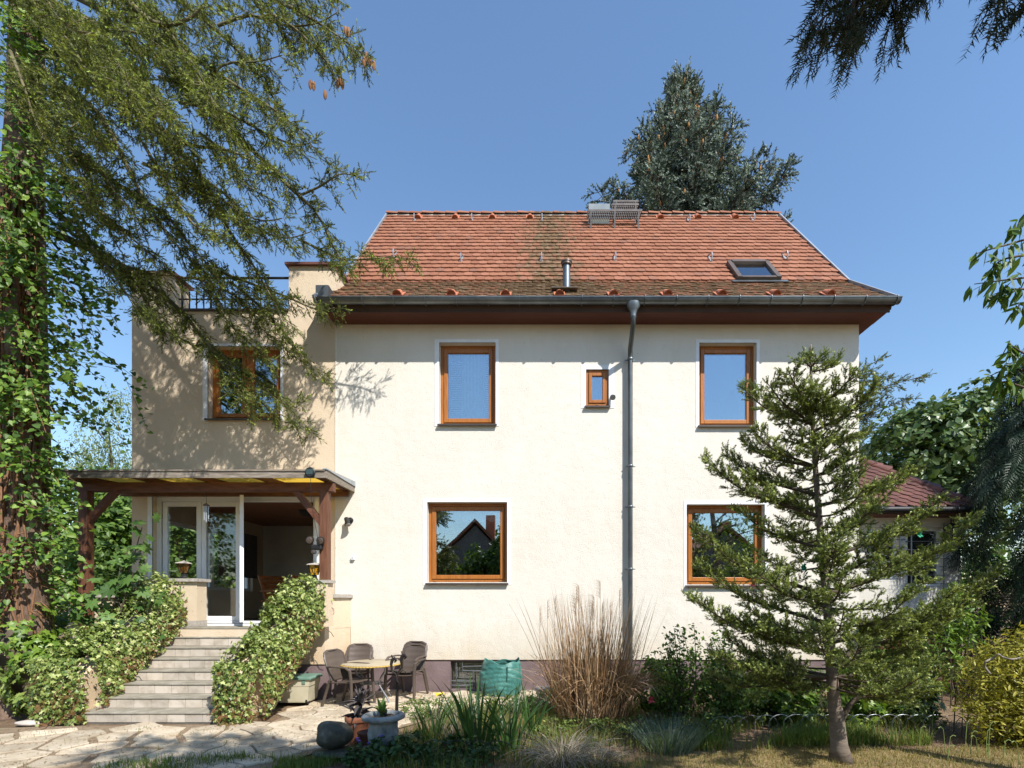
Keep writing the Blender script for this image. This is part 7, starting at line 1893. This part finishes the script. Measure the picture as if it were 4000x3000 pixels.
# stalks with nodding buds on the lawn
NUMW = 'first second third fourth fifth sixth seventh eighth ninth tenth eleventh twelfth thirteenth fourteenth'.split()
for i, (px, py, h) in enumerate(sorted([(3515, 2930, .42), (3500, 2920, .3), (3590, 2925, .26), (3640, 2880, .34), (3692, 2945, .30), (3705, 2950, .22), (3770, 2945, .38), (3790, 2955, .28), (3820, 2960, .24), (3850, 2965, .33), (3860, 2965, .4), (3700, 2985, .2), (3920, 2970, .22), (3980, 2990, .25)])):
    c = G(px, py); t = thing('weed_stalk', '%s thin nodding weed stalk from the fir trunk towards the yellow shrub' % NUMW[i], 'weed', c, 'weed stalks on the lawn')
    k = random.choice((-1, 1)); MB().tube([c, c + Vector((.01 * k, 0, h * .6)), c + Vector((.02 * k, 0, h * .9)), c + Vector((.05 * k, 0, h)), c + Vector((.075 * k, 0, h * .95))], [.004, .0035, .003, .003, .006], 5).build('stalk', M['grass_stalk'] if 'grass_stalk' in M else M.setdefault('grass_stalk', mat('green_stalk', (.14, .20, .05), (.22, .28, .09), 9, .6)), t)
# wire edging: hooped sections
def hoops(label, pts, hm_=M['zinc']):
    for i in range(len(pts) - 1):
        a, b = G(*pts[i]), G(*pts[i + 1]); t = thing('wire_edging', label[i % len(label)] if isinstance(label, list) else label, 'edging', (a + b) / 2, 'wire bed edging')
        n = max(3, int((b - a).length / .17))
        for k in range(n):
            p = a.lerp(b, k / n); q = a.lerp(b, (k + 1.6) / n); m_ = (p + q) / 2
            MB().tube([p, p + Vector((0, 0, .13))] + [m_ + (p - m_) * math.cos(a_) + Vector((0, 0, .13 + .12 * math.sin(a_))) for a_ in np.linspace(.25, math.pi - .25, 9)] + [q + Vector((0, 0, .13)), q], .0042, 6).build('hoop', hm_, t, smooth=True)
hoops(['hooped wire edging left of the fir trunk', 'hooped wire edging just behind the fir trunk', 'hooped wire edging right of the fir trunk by the lobed leaves', 'hooped wire edging beside the yellow shrub'], [(2770, 2880), (3060, 2868), (3260, 2868), (3540, 2868), (3800, 2872)])
hoops(['dark hooped wire edging before the lavender', 'dark hooped wire edging before the roses'], [(2380, 2960), (2560, 2950), (2740, 2905)], M['black'])
hoops('dark hooped wire edging in the shade before the irises', [(1640, 2985), (1960, 2990)], M['black'])

# ------------------------------------------------------------------ grass and litter (uncountable)
def grass_field(name, label, pts, h, w, m, tint, cat='grass'):
    n = len(pts); a = rng.uniform(0, 6.28, n); H = h * rng.uniform(.4, 1.3, n)
    lean = np.stack([np.cos(a), np.sin(a), 0 * a], 1) * (rng.uniform(.1, .9, n) * H)[:, None]
    s = np.stack([-np.sin(a), np.cos(a), 0 * a], 1) * w
    p = np.asarray(pts, float); mid = p + lean * .35 + np.stack([0 * a, 0 * a, H * .62], 1); tp_ = p + lean + np.stack([0 * a, 0 * a, H], 1)
    V = np.stack([p - s, p + s, mid - s * .6, mid + s * .6, tp_], 1).reshape(-1, 3)
    ar = (np.arange(n) * 5)[:, None]
    Fs = [tuple(f) for f in (ar + np.array((0, 1, 3, 2))[None]).tolist()] + [tuple(f) for f in (ar + np.array((2, 3, 4))[None]).tolist()]
    o = tinted(name, V.tolist(), Fs, np.repeat(tint, 5), m, None)
    return tag(o, label, cat, None, 'stuff')
def region(n, poly):
    xs_ = [p[0] for p in poly]; ys_ = [p[1] for p in poly]; out = []
    while len(out) < n:
        q = (rng.uniform(min(xs_), max(xs_)), rng.uniform(min(ys_), max(ys_)))
        if inside(q, poly): out.append((q[0], q[1], 0.0))
    return np.array(out)
def clumpy(p, s, thr):
    v = np.sin(p[:, 0] * 3.1 * s + 1.3 * np.sin(p[:, 1] * 2.3 * s)) + np.sin(p[:, 1] * 3.7 * s + 1.7 * np.sin(p[:, 0] * 1.9 * s + 2))
    return p[v + rng.normal(size=len(p)) * .6 > thr]
pts = region(26000, [(.7, -4.5), (.9, -4.15), (2.6, -3.65), (4.8, -3.6), (6.4, -3.3), (6.4, -5), (.7, -5)])
grass_field('lawn_grass', 'dry short lawn grass in front of the fir', pts, .05, .0025, M['grass'], np.clip(rng.normal(.2, .2, len(pts)), 0, .8))
pts = clumpy(region(9000, [(1.2, -3.75), (2.6, -3.55), (4.6, -3.5), (4.6, -3.0), (2.4, -3.0), (1.2, -3.3)]), 1.3, .1)
grass_field('bed_grass', 'taller fresh grass along the wire edging', pts, .16, .004, M['grass'], np.clip(rng.normal(.85, .25, len(pts)), .1, 1))
pts = clumpy(region(5200, [(-4.4, -4.55), (-2.4, -4.55), (-2.0, -4.1), (-3.2, -3.95), (-4.3, -4.15)]), 1.6, .1)
grass_field('foreground_grass', 'shaded green grass at the front edge of the patio', pts, .10, .0035, M['grass'], np.clip(rng.normal(.68, .14, len(pts)), .2, .95))
pts = clumpy(region(16000, [(-1.5, -4.5), (.9, -4.5), (1.6, -3.8), (4.6, -3.5), (5.2, -2.4), (1.0, -1.3), (-1.2, -2.0), (-1.9, -3.6)]), 1.3, -.9)
grass_field('bed_undergrowth', 'tangled grass and weeds between the bed plants', pts, .16, .0035, M['grass'], np.clip(rng.normal(.5, .28, len(pts)), 0, 1), 'weeds')
pts = clumpy(region(7000, [(-8.5, -4.4), (-2.4, -4.5), (-2.4, -2.6), (-3.6, -1.6), (-3.5, -.3), (0, -.3), (0, -1.5), (-1.8, -2.5), (-6.3, -2.7), (-8.5, -3.1)]), 2.2, 1.15)
grass_field('patio_weeds', 'sparse weeds growing in the patio joints', pts, .05, .003, M['grass'], np.clip(rng.normal(.45, .22, len(pts)), 0, 1))
pts = region(2600, [(-8.8, -4.5), (-2.4, -4.55), (-2.4, -2.6), (-6.3, -2.5), (-8.8, -2.4)])
p2 = np.vstack([pts, region(1500, [(-3.7, -2.5), (-3.7, -.2), (0, -.2), (0, -1.5), (-1.5, -2.2)])])
p2 = np.vstack([p2, region(5200, [(-1.5, -4.6), (6.4, -4.6), (6.4, -2.6), (1.0, -1.2), (-1.2, -2.0), (-1.9, -3.6)])])
p2[:, 2] = .02 + .012 * rng.random(len(p2))
o = scatter('leaf_litter', LEAF_OVAL, p2, frames(np.stack([rng.normal(size=len(p2)), rng.normal(size=len(p2)), rng.normal(size=len(p2)) * .15], 1)), .022 * rng.uniform(.5, 1.4, len(p2)), rng.random(len(p2)), leaf_mat('dry_leaf_litter', [(0, (.12, .06, .03)), (1, (.32, .20, .10))], .8, .1))
tag(o, 'dry brown leaf litter strewn over patio and bed', 'leaf litter', None, 'stuff')
print('TWIGS', N_SPRUCE, N_FIR, 'TRIS', sum(len(m.polygons) for m in bpy.data.meshes))
